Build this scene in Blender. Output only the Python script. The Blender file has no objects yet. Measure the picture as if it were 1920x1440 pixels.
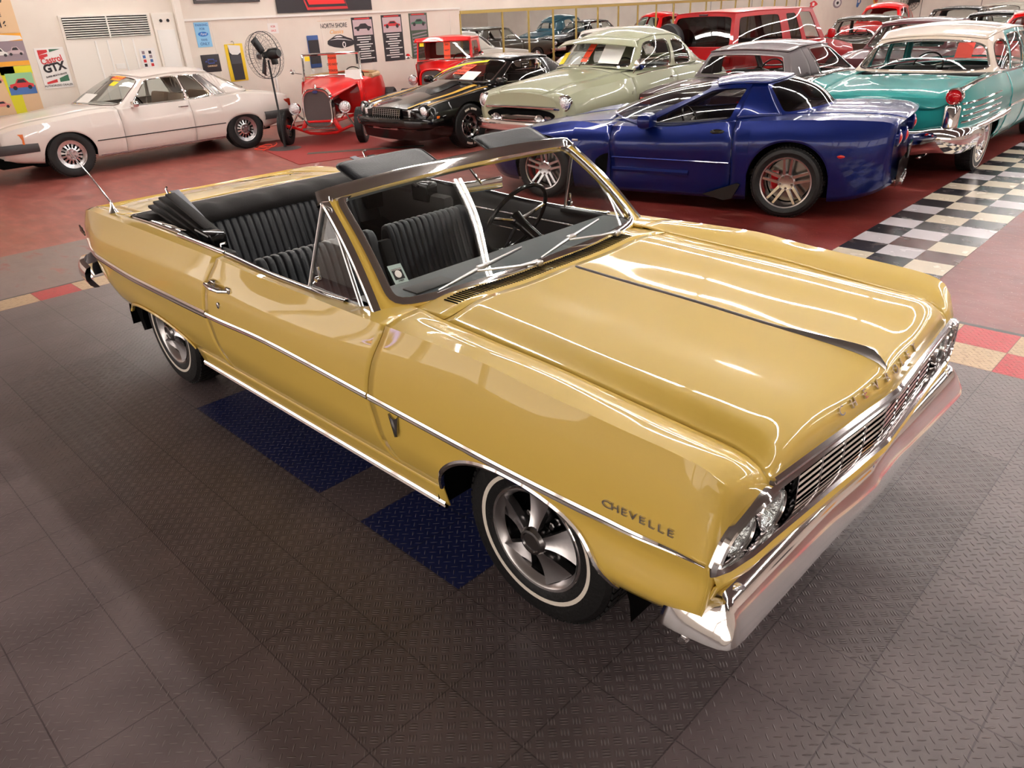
import bpy, bmesh, math, random
import numpy as np
from mathutils import Matrix, Vector
random.seed(7)
PI = math.pi
C = bpy.context.scene.collection
scene = bpy.context.scene

# ---------------------------------------------------------------- camera, world, exposure
CAM = (2.84996, -2.25314, 1.92446); YAW, PITCH, ROLL, FPX = 2.3659266, -0.4665702, -0.0501201, 1385.41
def cam_setup():
    f = np.array([math.cos(PITCH)*math.cos(YAW), math.cos(PITCH)*math.sin(YAW), math.sin(PITCH)])
    r = np.array([math.sin(YAW), -math.cos(YAW), 0.0]); u = np.cross(r, f)
    c, s = math.cos(ROLL), math.sin(ROLL)
    R, U = c*r+s*u, -s*r+c*u
    cd = bpy.data.cameras.new('camera'); co = bpy.data.objects.new('camera', cd); C.objects.link(co)
    cd.sensor_fit = 'HORIZONTAL'; cd.sensor_width = 36; cd.lens = 36*FPX/1920
    cd.clip_start = 0.05; cd.clip_end = 200
    co.matrix_world = Matrix(((R[0], U[0], -f[0], CAM[0]), (R[1], U[1], -f[1], CAM[1]), (R[2], U[2], -f[2], CAM[2]), (0, 0, 0, 1)))
    scene.camera = co
cam_setup()
w = bpy.data.worlds.new('world'); scene.world = w; w.use_nodes = True
w.node_tree.nodes['Background'].inputs[0].default_value = (1.0, 0.93, 0.86, 1)
w.node_tree.nodes['Background'].inputs[1].default_value = 0.25
scene.view_settings.view_transform = 'Standard'; scene.view_settings.look = 'None'
scene.view_settings.gamma = 1; scene.view_settings.use_curve_mapping = False
scene.view_settings.exposure = 0.6
TUBE = 46.0            # strength of the fluorescent tubes
FILL = 1.25              # radiance of the added fill panes on the near side
TUBE_COL = (1.0, 0.955, 0.915)

# ---------------------------------------------------------------- node helpers
def lin(c):
    return tuple((v/255/12.92 if v/255 <= .04045 else ((v/255+.055)/1.055)**2.4) for v in c)+(1,)
class E:
    """tiny expression wrapper over shader math nodes"""
    nt = None
    def __init__(s, v): s.v = v
    @staticmethod
    def op(o, *a):
        n = E.nt.nodes.new('ShaderNodeMath'); n.operation = o
        for i, x in enumerate(a):
            x = x.v if isinstance(x, E) else x
            if isinstance(x, (int, float)): n.inputs[i].default_value = x
            else: E.nt.links.new(x, n.inputs[i])
        return E(n.outputs[0])
    def __add__(s, o): return E.op('ADD', s, o)
    __radd__ = __add__
    def __sub__(s, o): return E.op('SUBTRACT', s, o)
    def __rsub__(s, o): return E.op('SUBTRACT', o, s)
    def __mul__(s, o): return E.op('MULTIPLY', s, o)
    __rmul__ = __mul__
    def __truediv__(s, o): return E.op('DIVIDE', s, o)
    def abs(s): return E.op('ABSOLUTE', s)
    def floor(s): return E.op('FLOOR', s)
    def frac(s): return E.op('FRACT', s)
    def mod(s, o): return E.op('FLOORED_MODULO', s, o)
    def gt(s, o): return E.op('GREATER_THAN', s, o)
    def lt(s, o): return E.op('LESS_THAN', s, o)
    def max(s, o): return E.op('MAXIMUM', s, o)
    def min(s, o): return E.op('MINIMUM', s, o)
    def clamp(s): return E.op('MAXIMUM', E.op('MINIMUM', s, 1.0), 0.0)
def band(v, a, b): return v.gt(a)*v.lt(b)
def inp(n, names, v):
    for k in names:
        if k in n.inputs:
            n.inputs[k].default_value = v; return
def mat(name, col, rough=.5, metal=0.0, coat=0.0, spec=.5, emis=None, estr=0, sheen=0, noise=None, bump=None, coat_r=.03):
    m = bpy.data.materials.new(name); m.use_nodes = True; nt = m.node_tree
    b = nt.nodes['Principled BSDF']
    c = lin(col) if max(col) > 1.001 else tuple(col)+(1,)
    b.inputs['Base Color'].default_value = c; b.inputs['Roughness'].default_value = rough
    b.inputs['Metallic'].default_value = metal; inp(b, ['Coat Weight'], coat); inp(b, ['Coat Roughness'], coat_r)
    inp(b, ['Specular IOR Level'], spec)
    if emis: inp(b, ['Emission Color'], lin(emis)); inp(b, ['Emission Strength'], estr)
    if noise or bump:
        tc = nt.nodes.new('ShaderNodeTexCoord')
    if noise:      # (scale, other colour, lo, hi)
        sc, c2, lo, hi = noise
        n = nt.nodes.new('ShaderNodeTexNoise'); n.inputs['Scale'].default_value = sc; n.inputs['Detail'].default_value = 6
        nt.links.new(tc.outputs['Object'], n.inputs['Vector'])
        mr = nt.nodes.new('ShaderNodeMapRange'); mr.inputs[1].default_value = lo; mr.inputs[2].default_value = hi
        nt.links.new(n.outputs[0], mr.inputs[0])
        mx = nt.nodes.new('ShaderNodeMix'); mx.data_type = 'RGBA'
        mx.inputs[6].default_value = c; mx.inputs[7].default_value = lin(c2)
        nt.links.new(mr.outputs[0], mx.inputs[0]); nt.links.new(mx.outputs[2], b.inputs['Base Color'])
    if bump:       # (scale, strength)
        n = nt.nodes.new('ShaderNodeTexNoise'); n.inputs['Scale'].default_value = bump[0]; n.inputs['Detail'].default_value = 4
        nt.links.new(tc.outputs['Object'], n.inputs['Vector'])
        bp = nt.nodes.new('ShaderNodeBump'); bp.inputs['Strength'].default_value = bump[1]; bp.inputs['Distance'].default_value = .01
        nt.links.new(n.outputs[0], bp.inputs['Height']); nt.links.new(bp.outputs[0], b.inputs['Normal'])
    return m
def paint(name, col, **k):
    k.setdefault('rough', .4); k.setdefault('coat', .75); k.setdefault('spec', .25)
    return mat(name, col, **k)
def glass_mat(name, tint=(.9, .95, .93), rough=0.0, ior=1.5):
    m = bpy.data.materials.new(name); m.use_nodes = True; nt = m.node_tree
    for n in list(nt.nodes): nt.nodes.remove(n)
    o = nt.nodes.new('ShaderNodeOutputMaterial'); t = nt.nodes.new('ShaderNodeBsdfTransparent')
    g = nt.nodes.new('ShaderNodeBsdfGlossy'); g.inputs['Roughness'].default_value = rough
    E.nt = nt; lw = nt.nodes.new('ShaderNodeLayerWeight'); lw.inputs[0].default_value = .5
    f = .07+.9*E.op('POWER', E(lw.outputs['Facing']), 4.0)
    mx = nt.nodes.new('ShaderNodeMixShader'); t.inputs[0].default_value = tint+(1,)
    nt.links.new(f.v, mx.inputs[0]); nt.links.new(t.outputs[0], mx.inputs[1]); nt.links.new(g.outputs[0], mx.inputs[2])
    nt.links.new(mx.outputs[0], o.inputs[0])
    return m
M = {}
M['chrome'] = mat('chrome', (.82, .80, .80), rough=.06, metal=1)
M['satin'] = mat('satin_metal', (.62, .60, .60), rough=.28, metal=1)
M['dark_chrome'] = mat('dark_chrome', (.32, .31, .31), rough=.2, metal=1)
M['alu'] = mat('alloy', (.66, .64, .65), rough=.25, metal=1)
M['black'] = mat('black_plastic', (14, 13, 14), rough=.45)
M['gloss_black'] = mat('black_gloss', (8, 8, 9), rough=.15)
M['void'] = mat('dark_cavity', (5, 5, 5), rough=.9, spec=.1)
M['rubber'] = mat('tyre_rubber', (13, 12, 13), rough=.55, bump=(60, .3))
M['whitewall'] = mat('whitewall', (232, 222, 208), rough=.6)
M['vinyl'] = mat('black_vinyl', (24, 26, 31), rough=.42, spec=.35, bump=(140, .12))
M['facet'] = mat('lamp_reflector', (.92, .92, .94), rough=.12, metal=1, bump=(45, 1.0))
M['vinyl2'] = mat('black_canvas', (30, 26, 25), rough=.75, bump=(220, .25))
M['carpet'] = mat('carpet', (16, 15, 16), rough=.95)
M['glass'] = glass_mat('clear_glass', (.86, .9, .89))
M['tint'] = glass_mat('tinted_glass', (.16, .14, .14))
M['tint2'] = glass_mat('grey_glass', (.50, .50, .48))
M['lens'] = mat('lamp_lens', (.86, .87, .9), rough=.16, metal=.85, bump=(50, .9))
M['red_lens'] = mat('red_lens', (190, 12, 20), rough=.1, coat=1)
M['amber'] = mat('amber_lens', (240, 120, 20), rough=.2, coat=1)
M['white'] = mat('white_paint', (238, 234, 228), rough=.5)
M['orange_card'] = mat('orange_card', (238, 78, 44), rough=.7)
M['yellow_card'] = mat('yellow_card', (250, 222, 30), rough=.7)
M['ink'] = mat('black_ink', (24, 22, 22), rough=.7)
M['cream_vinyl'] = mat('cream_vinyl', (196, 170, 150), rough=.55)
M['grey_vinyl'] = mat('grey_vinyl', (70, 66, 66), rough=.6)

# ---------------------------------------------------------------- mesh helpers
def link(o, parent=None):
    C.objects.link(o)
    if parent is not None: o.parent = parent
    return o
def tag(o, label=None, cat=None, group=None, kind=None):
    if label: o['label'] = label
    if cat: o['category'] = cat
    if group: o['group'] = group
    if kind: o['kind'] = kind
    return o
def mk(name, verts, faces, m, parent=None, ang=32, mats=None, fm=None, sol=0):
    me = bpy.data.meshes.new(name)
    me.from_pydata([tuple(map(float, v)) for v in verts], [], [tuple(f) for f in faces]); me.update()
    for mm in (mats or [m]): me.materials.append(mm)
    if fm is not None: me.polygons.foreach_set('material_index', fm)
    me.polygons.foreach_set('use_smooth', [True]*len(me.polygons))
    if ang < 180: me.set_sharp_from_angle(angle=math.radians(ang))
    o = link(bpy.data.objects.new(name, me), parent)
    if sol:
        md = o.modifiers.new('solid', 'SOLIDIFY'); md.thickness = abs(sol); md.offset = -1 if sol > 0 else 1
    return o
class MB:
    """collects geometry for ONE mesh"""
    def __init__(s): s.v = []; s.f = []; s.mi = []
    def add(s, v, f, mi=0):
        k = len(s.v); s.v += [tuple(map(float, p)) for p in v]; s.f += [tuple(i+k for i in q) for q in f]; s.mi += [mi]*len(f); return s
    def box(s, c, d, R=None, mi=0, bev=0):
        x, y, z = [q/2 for q in d]
        P = [Vector((sx*x, sy*y, sz*z)) for sx in (-1, 1) for sy in (-1, 1) for sz in (-1, 1)]
        F = [(0, 1, 3, 2), (4, 6, 7, 5), (0, 4, 5, 1), (2, 3, 7, 6), (0, 2, 6, 4), (1, 5, 7, 3)]
        if bev:
            b = min(bev, x*.98, y*.98, z*.98); bm = bmesh.new(); vs = [bm.verts.new(p) for p in P]
            for f in F: bm.faces.new([vs[i] for i in f])
            bmesh.ops.bevel(bm, geom=bm.edges[:], offset=b, segments=2, affect='EDGES', profile=.5)
            bm.verts.index_update(); P = [v.co.copy() for v in bm.verts]; F = [[v.index for v in f.verts] for f in bm.faces]; bm.free()
        P = [(R @ p if R else p)+Vector(c) for p in P]
        return s.add(P, F, mi)
    def grid(s, P, closed_u=False, closed_v=False, mi=0, flip=False):
        n, m = len(P), len(P[0]); F = []
        for i in range(n if closed_u else n-1):
            for j in range(m if closed_v else m-1):
                a, b, c, d = i*m+j, ((i+1) % n)*m+j, ((i+1) % n)*m+(j+1) % m, i*m+(j+1) % m
                F.append((a, d, c, b) if flip else (a, b, c, d))
        return s.add([q for r in P for q in r], F, mi)
    def lathe(s, prof, n=32, R=None, c=(0, 0, 0), mi=0, caps=False):
        """prof: (radius, axial) pairs about local Y"""
        P = []
        for r, a in prof:
            row = []
            for k in range(n):
                t = 2*PI*k/n; p = Vector((r*math.cos(t), a, r*math.sin(t)))
                row.append((R @ p if R else p)+Vector(c))
            P.append(row)
        s.grid(P, closed_v=True, mi=mi)
        if caps:
            k = len(s.v); s.f.append(tuple(range(k-n, k))[::-1]); s.mi.append(mi)
            s.f.append(tuple(range(k-n*len(prof), k-n*len(prof)+n))); s.mi.append(mi)
        return s
    def tube(s, pts, r, n=8, mi=0, closed=False, cap=True):
        pts = [Vector(p) for p in pts]; N = len(pts); P = []
        rr = r if isinstance(r, (list, tuple)) else [r]*N
        up = None
        for i, p in enumerate(pts):
            a = pts[(i-1) % N] if (closed or i > 0) else p; b = pts[(i+1) % N] if (closed or i < N-1) else p
            t = (b-a).normalized()
            if up is None:
                up = Vector((0, 0, 1)) if abs(t.z) < .9 else Vector((1, 0, 0))
            x = t.cross(up).normalized(); y = x.cross(t).normalized(); up = y
            P.append([p+x*rr[i]*math.cos(2*PI*k/n)+y*rr[i]*math.sin(2*PI*k/n) for k in range(n)])
        s.grid(P, closed_u=closed, closed_v=True, mi=mi)
        if cap and not closed:
            k = len(s.v); s.f.append(tuple(range(k-n, k))); s.mi.append(mi)
            s.f.append(tuple(range(k-n*N, k-n*N+n))[::-1]); s.mi.append(mi)
        return s
    def sweep(s, pts, prof, nrm, mi=0, closed=False):
        """prof: list of (side, out) ; nrm: outward normal(s) per point"""
        pts = [Vector(p) for p in pts]; N = len(pts); P = []
        for i, p in enumerate(pts):
            a = pts[(i-1) % N] if (closed or i > 0) else p; b = pts[(i+1) % N] if (closed or i < N-1) else p
            t = (b-a).normalized(); nn = Vector(nrm[i] if isinstance(nrm[0], (list, tuple, Vector, np.ndarray)) else nrm)
            nn = (nn-t*nn.dot(t)).normalized(); x = t.cross(nn)
            P.append([p+x*q[0]+nn*q[1] for q in prof])
        s.grid(P, closed_u=closed, closed_v=True, mi=mi)
        if not closed:
            k = len(s.v); n = len(prof); s.f.append(tuple(range(k-n, k))); s.mi.append(mi)
            s.f.append(tuple(range(k-n*N, k-n*N+n))[::-1]); s.mi.append(mi)
        return s
    def poly(s, pts2, depth, O, X, Y, mi=0):
        """extruded polygon in plane O,X,Y"""
        O, X, Y = Vector(O), Vector(X), Vector(Y); Nn = X.cross(Y).normalized(); n = len(pts2)
        a = [O+X*p[0]+Y*p[1] for p in pts2]; b = [q+Nn*depth for q in a]
        F = [tuple(range(n))[::-1], tuple(range(n, 2*n))]+[(i, (i+1) % n, n+(i+1) % n, n+i) for i in range(n)]
        return s.add(a+b, F, mi)
    def build(s, name, m, parent=None, ang=32, mats=None, sol=0):
        return mk(name, s.v, s.f, m, parent, ang, mats, s.mi if mats else None, sol)
def empty(name, loc=(0, 0, 0), rz=0, label=None, cat=None, group=None):
    o = bpy.data.objects.new(name, None); C.objects.link(o); o.location = loc; o.rotation_euler = (0, 0, rz); o.empty_display_size = .2
    return tag(o, label, cat, group)
def dup(root, loc, rz, label=None, group=None):
    r = root.copy(); C.objects.link(r); r.location = loc; r.rotation_euler = (0, 0, rz)
    if label: r['label'] = label
    if group: r['group'] = group
    for ch in list(root.children):
        c = ch.copy(); C.objects.link(c); c.parent = r
        for g in ch.children:
            d = g.copy(); C.objects.link(d); d.parent = c
    return r
def text(name, s, size, m, parent, O, X, Y, depth=.002, align='CENTER', shear=0, space=1.0, bold=0, sx=1.0):
    cu = bpy.data.curves.new(name, 'FONT'); cu.body = s; cu.size = size; cu.extrude = depth; cu.align_x = align; cu.align_y = 'CENTER'
    cu.shear = shear; cu.space_character = space; cu.offset = bold
    to = bpy.data.objects.new(name+'_tmp', cu); C.objects.link(to)
    dg = bpy.context.evaluated_depsgraph_get(); me = bpy.data.meshes.new_from_object(to.evaluated_get(dg))
    bpy.data.objects.remove(to); bpy.data.curves.remove(cu)
    X = Vector(X).normalized(); Y = Vector(Y).normalized(); Z = X.cross(Y)
    O = Vector(O)
    for v in me.vertices:
        v.co = O+X*v.co.x*sx+Y*v.co.y+Z*v.co.z
    me.materials.clear(); me.materials.append(m)
    o = bpy.data.objects.new(name, me)
    return link(o, parent)
def pchip(xs, ys, x):
    xs = np.asarray(xs, float); ys = np.asarray(ys, float)
    if len(xs) == 1: return np.full_like(np.asarray(x, float), ys[0])
    h = np.diff(xs); d = np.diff(ys)/h; n = len(xs); m = np.zeros(n)
    for i in range(1, n-1):
        if d[i-1]*d[i] > 0:
            w1, w2 = 2*h[i]+h[i-1], h[i]+2*h[i-1]; m[i] = (w1+w2)/(w1/d[i-1]+w2/d[i])
    m[0], m[-1] = d[0], d[-1]
    x = np.clip(np.asarray(x, float), xs[0], xs[-1]); i = np.clip(np.searchsorted(xs, x)-1, 0, n-2)
    t = (x-xs[i])/h[i]
    return (2*t**3-3*t**2+1)*ys[i]+(t**3-2*t**2+t)*h[i]*m[i]+(-2*t**3+3*t**2)*ys[i+1]+(t**3-t**2)*h[i]*m[i+1]
def curve(pts, n):
    """smooth polyline through points, n samples"""
    P = np.array(pts, float); t = np.concatenate([[0], np.cumsum(np.linalg.norm(np.diff(P, axis=0), axis=1))]); q = np.linspace(0, t[-1], n)
    return np.stack([pchip(t, P[:, k], q) for k in range(P.shape[1])], 1)
def fn(pts):
    a = sorted(pts); xs = [p[0] for p in a]; ys = [p[1] for p in a]
    return lambda x: float(pchip(xs, ys, x))

# ---------------------------------------------------------------- car body loft
class Loft:
    """cross sections (y,z) from the sill up over the shoulder to the centre line, interpolated along x"""
    def __init__(s, st, sharp=(), post=None):
        """st: dict index -> list of (x, y, z)"""
        s.m = len(st); s.k = [sorted(st[i]) for i in range(s.m)]; s.sharp = set(sharp); s.post = post; s.cache = {}
        s.x0 = [[p[0] for p in r] for r in s.k]; s.y = [[p[1] for p in r] for r in s.k]; s.z = [[p[2] for p in r] for r in s.k]
    @staticmethod
    def stations(rows, **k):
        """rows: [(x, [(y,z)...])]"""
        st = {}
        for x, pts in rows:
            for i, (y, z) in enumerate(pts): st.setdefault(i, []).append((x, y, z))
        return Loft(st, **k)
    def ctrl(s, x):
        key = round(x, 5)
        if key not in s.cache:
            s.cache[key] = np.array([[float(pchip(s.x0[i], s.y[i], x)), float(pchip(s.x0[i], s.z[i], x))] for i in range(s.m)])
        return s.cache[key]
    def sec(s, x, q):
        P = s.ctrl(x); i = int(min(max(math.floor(q), 0), s.m-2)); t = q-i
        a, b = P[i], P[i+1]
        def tan(j):
            if j == 0: return P[1]-P[0]
            if j == s.m-1: return np.array([P[j][0]-P[j-1][0], 0.0])
            d0, d1 = P[j]-P[j-1], P[j+1]-P[j]
            l0, l1 = np.linalg.norm(d0)+1e-9, np.linalg.norm(d1)+1e-9
            return (d0/l0+d1/l1)/2*min(l0, l1) if (j not in s.sharp) else None
        L = np.linalg.norm(b-a)
        ta, tb = tan(i), tan(i+1)
        if ta is None: ta = b-a
        else:
            nn = np.linalg.norm(ta)+1e-9; ta = ta/nn*L if nn > 1e-6 else ta
        if tb is None: tb = b-a
        else:
            nn = np.linalg.norm(tb)+1e-9; tb = tb/nn*L if nn > 1e-6 else tb
        return (2*t**3-3*t**2+1)*a+(t**3-2*t**2+t)*ta+(-2*t**3+3*t**2)*b+(t**3-t**2)*tb
    def pt(s, x, q, side=1):
        y, z = s.sec(x, q); p = (x, y*side, z)
        return s.post(*p) if s.post else p
    def s_at_z(s, x, z, smax):
        lo = 0.0; prev = s.sec(x, 0)[1]
        if prev >= z: return 0.0
        N = int(smax*5)
        for k in range(1, N+1):
            q = smax*k/N; zz = s.sec(x, q)[1]
            if zz >= z:
                return q-(zz-z)/(zz-prev+1e-9)*smax/N
            prev = zz
        return smax
def arch_fn(arches):
    def f(x):
        z = -1
        for xc, zc, rx, rz, n in arches:
            d = abs(x-xc)/rx
            if d < 1: z = max(z, zc+rz*(1-d**n)**(1/n))
        return z
    return f
def xsamples(a, b, n, arches=()):
    xs = set(np.linspace(a, b, n).round(5))
    for xc, zc, rx, rz, nn in arches:
        lo, hi = xc-rx, xc+rx
        if hi < a or lo > b: continue
        xs = {x for x in xs if x < lo-.01 or x > hi+.01}
        for k in range(29):
            x = xc-rx*.99999*math.cos(PI*k/28)
            if a <= x <= b: xs.add(round(x, 5))
        for x in (lo-.001, hi+.001):
            if a <= x <= b: xs.add(round(x, 5))
        xs.add(round(a, 5)); xs.add(round(b, 5))
    return sorted(xs)
def panel(L, name, m, parent, a, b, s0, s1, side=1, nx=24, sub=3, arches=(), smid=None, e0=None, e1=None, sol=.006, off=0, ang=32):
    """one body panel between stations a..b and section params s0..s1"""
    sides = (1, -1) if side == 0 else (side,)
    af = arch_fn(arches) if arches else None
    if smid is None: smid = s0
    rows_hi = sorted(set([smid, s1]+[k/sub for k in range(int(math.ceil(smid*sub)), int(s1*sub)+1) if smid <= k/sub <= s1]))
    xs = xsamples(a, b, nx, arches)
    n1 = 10 if smid > s0 else 0
    mb = MB()
    for sd in sides:
        P = []
        for x in xs:
            u = (x-a)/(b-a); col = []
            q0 = max(s0, L.s_at_z(x, af(x), smid)) if af and af(x) > 0 else s0
            qs = [q0+(smid-q0)*k/n1 for k in range(n1)] if n1 else []
            for q in qs+rows_hi:
                xx = x
                if e0 or e1:
                    z = L.sec(x, q)[1]; A = e0(z, q) if e0 else a; B = e1(z, q) if e1 else b
                    # move only near the edge concerned
                    w0 = max(0, 1-(x-a)/.35) if e0 else 0; w1 = max(0, 1-(b-x)/.35) if e1 else 0
                    xx = x+(A-a)*w0+(B-b)*w1
                p = L.pt(xx, q, sd)
                if off: p = (p[0], p[1]+off*sd, p[2])
                col.append(p)
            P.append(col)
        if side == 0 and s1 >= L.m-1.001:
            if sd == 1: keep = P; continue
            P = [pp+kk[::-1][1:] for pp, kk in zip(P, keep)]
            mb.grid(P, flip=False)
        else: mb.grid(P, flip=(sd == -1) is False)
    return mb.build(name, m, parent, sol=sol, ang=ang)

# ---------------------------------------------------------------- windows in a bilinear/curved patch
def sq(a, b, n):
    r = max(abs(a), abs(b))
    if r < 1e-9: return 0, 0
    k = (abs(a)**n+abs(b)**n)**(1/n); return a*r/k, b*r/k
def window(P, cell, marg, parent, frame_m, glass_m, n=7, k=10, chrome=None, frame_name='window_frame', glass_name='window_glass', mb=None, off=-.004, cw=.012, glass_parent=None, rings=3, gr=(1.0, .75, .5, .25, .02)):
    """P(u,v)->point with outward normal approx from cross product; cell=(u0,u1,v0,v1); marg=(l,r,b,t) in uv"""
    u0, u1, v0, v1 = cell; l, r, bt, tp = marg
    cu, cv = (u0+l+u1-r)/2, (v0+bt+v1-tp)/2; hu, hv = (u1-r-u0-l)/2, (v1-tp-v0-bt)/2
    ring = [(-1+2*i/k, -1) for i in range(k)]+[(1, -1+2*i/k) for i in range(k)]+[(1-2*i/k, 1) for i in range(k)]+[(-1, 1-2*i/k) for i in range(k)]
    def pt(u, v, d=0):
        p = Vector(P(u, v))
        if d:
            e = .01; a = Vector(P(u+e, v))-Vector(P(u-e, v)); b = Vector(P(u, v+e))-Vector(P(u, v-e)); nn = a.cross(b).normalized(); p = p+nn*d
        return p
    inner, outer = [], []
    for a, b in ring:
        x, y = sq(a, b, n); inner.append((cu+hu*x, cv+hv*y)); outer.append(((u0+u1)/2+(u1-u0)/2*a, (v0+v1)/2+(v1-v0)/2*b))
    N = len(ring)
    fb = mb if mb is not None else MB()
    G = [[pt(o[0]+(i[0]-o[0])*t, o[1]+(i[1]-o[1])*t) for o, i in zip(outer, inner)] for t in np.linspace(0, 1, rings)]
    G.append([pt(*i, -.02) for i in inner])
    fb.grid(G, closed_v=True, flip=True)
    out = {}
    if mb is None: out['frame'] = fb.build(frame_name, frame_m, parent)
    gp = glass_parent or out.get('frame') or parent
    if glass_m:
        gb = MB(); ng = len(gr)*2+4; G = []
        for i in range(ng+1):
            G.append([pt(*[(cu+hu*x, cv+hv*y) for x, y in [sq(-1+2*i/ng, -1+2*j/ng, n)]][0], off) for j in range(ng+1)])
        gb.grid(G)
        out['glass'] = gb.build(glass_name, glass_m, gp)
    if chrome:
        cb = MB(); pts = [pt(*i, .001) for i in inner]; ns = []
        for (u, v) in inner:
            e = .01; a = Vector(P(u+e, v))-Vector(P(u-e, v)); b = Vector(P(u, v+e))-Vector(P(u, v-e)); ns.append(a.cross(b).normalized())
        cb.sweep(pts, [(-cw/2, -.004), (-cw/2, .004), (0, .008), (cw/2, .004), (cw/2, -.004)], ns, closed=True)
        out['trim'] = cb.build('window_trim', chrome, gp)
    return out
# ---------------------------------------------------------------- wheels
WHEELS = {}
def wheel_parts(style, R, W, rim):
    """meshes in a local frame: axis = +Y is the outer face"""
    key = (style, R, W, rim)
    if key in WHEELS: return WHEELS[key]
    T = []; h = W/2
    def rec(name, mb, m, sub=True, mats=None):
        o = mb.build(name, m, None, mats=mats); me = o.data; mods = None; bpy.data.objects.remove(o); T.append((name, me))
    sw = R-(R-rim)*.5
    tp = [(rim-.005, -h*.8), (rim+.01, -h*.92), (sw, -h), (R-.02, -h*.93), (R-.004, -h*.78), (R, -h*.5), (R, h*.5), (R-.004, h*.78), (R-.02, h*.93), (sw, h), (rim+.012, h*.92), (rim, h*.84), (rim-.01, h*.75)]
    t = MB(); t.lathe(tp, 56)
    # tread blocks
    nb = 60
    for k in range(nb):
        a = 2*PI*k/nb
        for s_, off in ((-.55, 0), (0, .5), (.55, 0)):
            aa = a+off*2*PI/nb; rr = R+.0005
            t.box((rr*math.cos(aa), s_*h, rr*math.sin(aa)), (.007, h*.44, 2*PI*R/nb*.72), Matrix.Rotation(-aa, 3, 'Y'))
    rec('tyre', t, M['rubber'])
    face = h*.98
    def ring(r0, r1, y0, y1, m, name='ring', n=48):
        q = MB(); q.lathe([(r0, y0-.004), (r0, y0), (r1, y1), (r1, y1-.004)], n); rec(name, q, m)
    if style == 'chevelle':
        ring(.2475, .233, h*.992, h*.972, M['whitewall'], 'whitewall', 64)
    elif style == 'wide':
        ring(R-.035, rim+.015, h*.97, h*.95, M['whitewall'], 'whitewall', 64)
    # rim barrel + lip
    q = MB(); q.lathe([(rim+.012, h*.86), (rim+.006, h*.93), (rim-.006, h*.9), (rim-.018, h*.6), (rim-.022, -h*.7)], 56)
    rec('rim', q, M['chrome'] if style in ('chevelle', 'wide', 'chrome5', 'slot') else M['alu'])
    if style == 'chevelle':
        q = MB(); q.lathe([(rim-.018, h*.5), (rim-.03, h*.2), (.06, h*.05), (.01, h*.05)], 48); rec('wheel_disc', q, M['gloss_black'])
        q = MB(); q.lathe([(rim-.004, h*.93), (rim-.012, h*.86), (rim-.022, h*.62)], 56); rec('rim_ring', q, M['satin'])
        for k in range(5):
            a = 2*PI*k/5+.35; q = MB(); c, s_ = math.cos, math.sin
            w0, w1 = .020, .062; r0, r1 = .05, rim-.022; P = []
            for t_ in np.linspace(0, 1, 7):
                r_ = r0+(r1-r0)*t_; ww = (w0+(w1-w0)*t_**1.3); yy = h*(.98-.28*t_-.25*t_*(1-t_))
                row = []
                for e_, dy in ((-1, -.03), (-.98, 0), (-.5, -.004), (0, -.006), (.5, -.004), (.98, 0), (1, -.03)):
                    lx, lz = r_, ww*e_; row.append((lx*c(a)-lz*s_(a), yy+dy+.018*e_*t_, lx*s_(a)+lz*c(a)))
                P.append(row)
            q.grid(P); q.grid([[(p[0], p[1]-.03, p[2]) for p in P[0]], P[0]]); rec('spoke', q, M['alu'])
        for k in range(5):
            a = 2*PI*(k+.5)/5+.35; q = MB()
            q.lathe([(.018, h*.12), (.018, h*.38), (.012, h*.40), (.012, h*.62), (.008, h*.65), (.001, h*.65)], 6, c=(.088*math.cos(a), 0, .088*math.sin(a))); rec('lug_nut', q, M['dark_chrome'])
        q = MB(); q.lathe([(.055, h*.55), (.054, h*.98), (.046, h*1.1), (.038, h*1.12), (.034, h*1.06), (.001, h*1.06)], 32); rec('hub_cap', q, M['dark_chrome'])
    elif style in ('z06', 'chrome5'):
        q = MB(); q.lathe([(rim-.03, -h*.3), (.04, -h*.25)], 40); rec('brake_disc', q, M['dark_chrome'])
        q = MB(); q.box((rim*.55, -h*.05, 0), (.07, .04, .18), bev=.01); rec('brake_caliper', q, M['red_lens'] if style == 'z06' else M['black'])
        for k in range(5):
            for e_ in (-1, 1):
                a = 2*PI*k/5+PI/2; q = MB(); a0 = a+e_*.42
                p0 = Vector((.062*math.cos(a0), h*.62, .062*math.sin(a0))); p1 = Vector(((rim-.012)*math.cos(a+e_*.16), h*.84, (rim-.012)*math.sin(a+e_*.16)))
                d = p1-p0; t_ = Vector((-d.z, 0, d.x)).normalized()
                q.grid([[p0-t_*.016-Vector((0, .03, 0)), p0-t_*.014, p0+t_*.014, p0+t_*.016-Vector((0, .03, 0))], [p1-t_*.012-Vector((0, .04, 0)), p1-t_*.010, p1+t_*.010, p1+t_*.012-Vector((0, .04, 0))]])
                rec('spoke', q, M['alu'])
        q = MB(); q.lathe([(.085, h*.4), (.082, h*.58), (.07, h*.66), (.03, h*.6), (.001, h*.6)], 30); rec('hub', q, M['alu'])
        for k in range(5):
            a = 2*PI*(k+.5)/5+PI/2; q = MB(); q.lathe([(.011, h*.6), (.011, h*.72), (.001, h*.72)], 6, c=(.056*math.cos(a), 0, .056*math.sin(a))); rec('lug_nut', q, M['dark_chrome'])
    elif style == 'bundt':
        q = MB(); q.lathe([(rim-.01, h*.8), (rim-.045, h*.72), (rim-.05, h*.5), (.075, h*.72), (.07, h*.55), (.04, h*.55), (.035, h*.75), (.001, h*.75)], 45); rec('wheel_disc', q, M['alu'])
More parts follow.
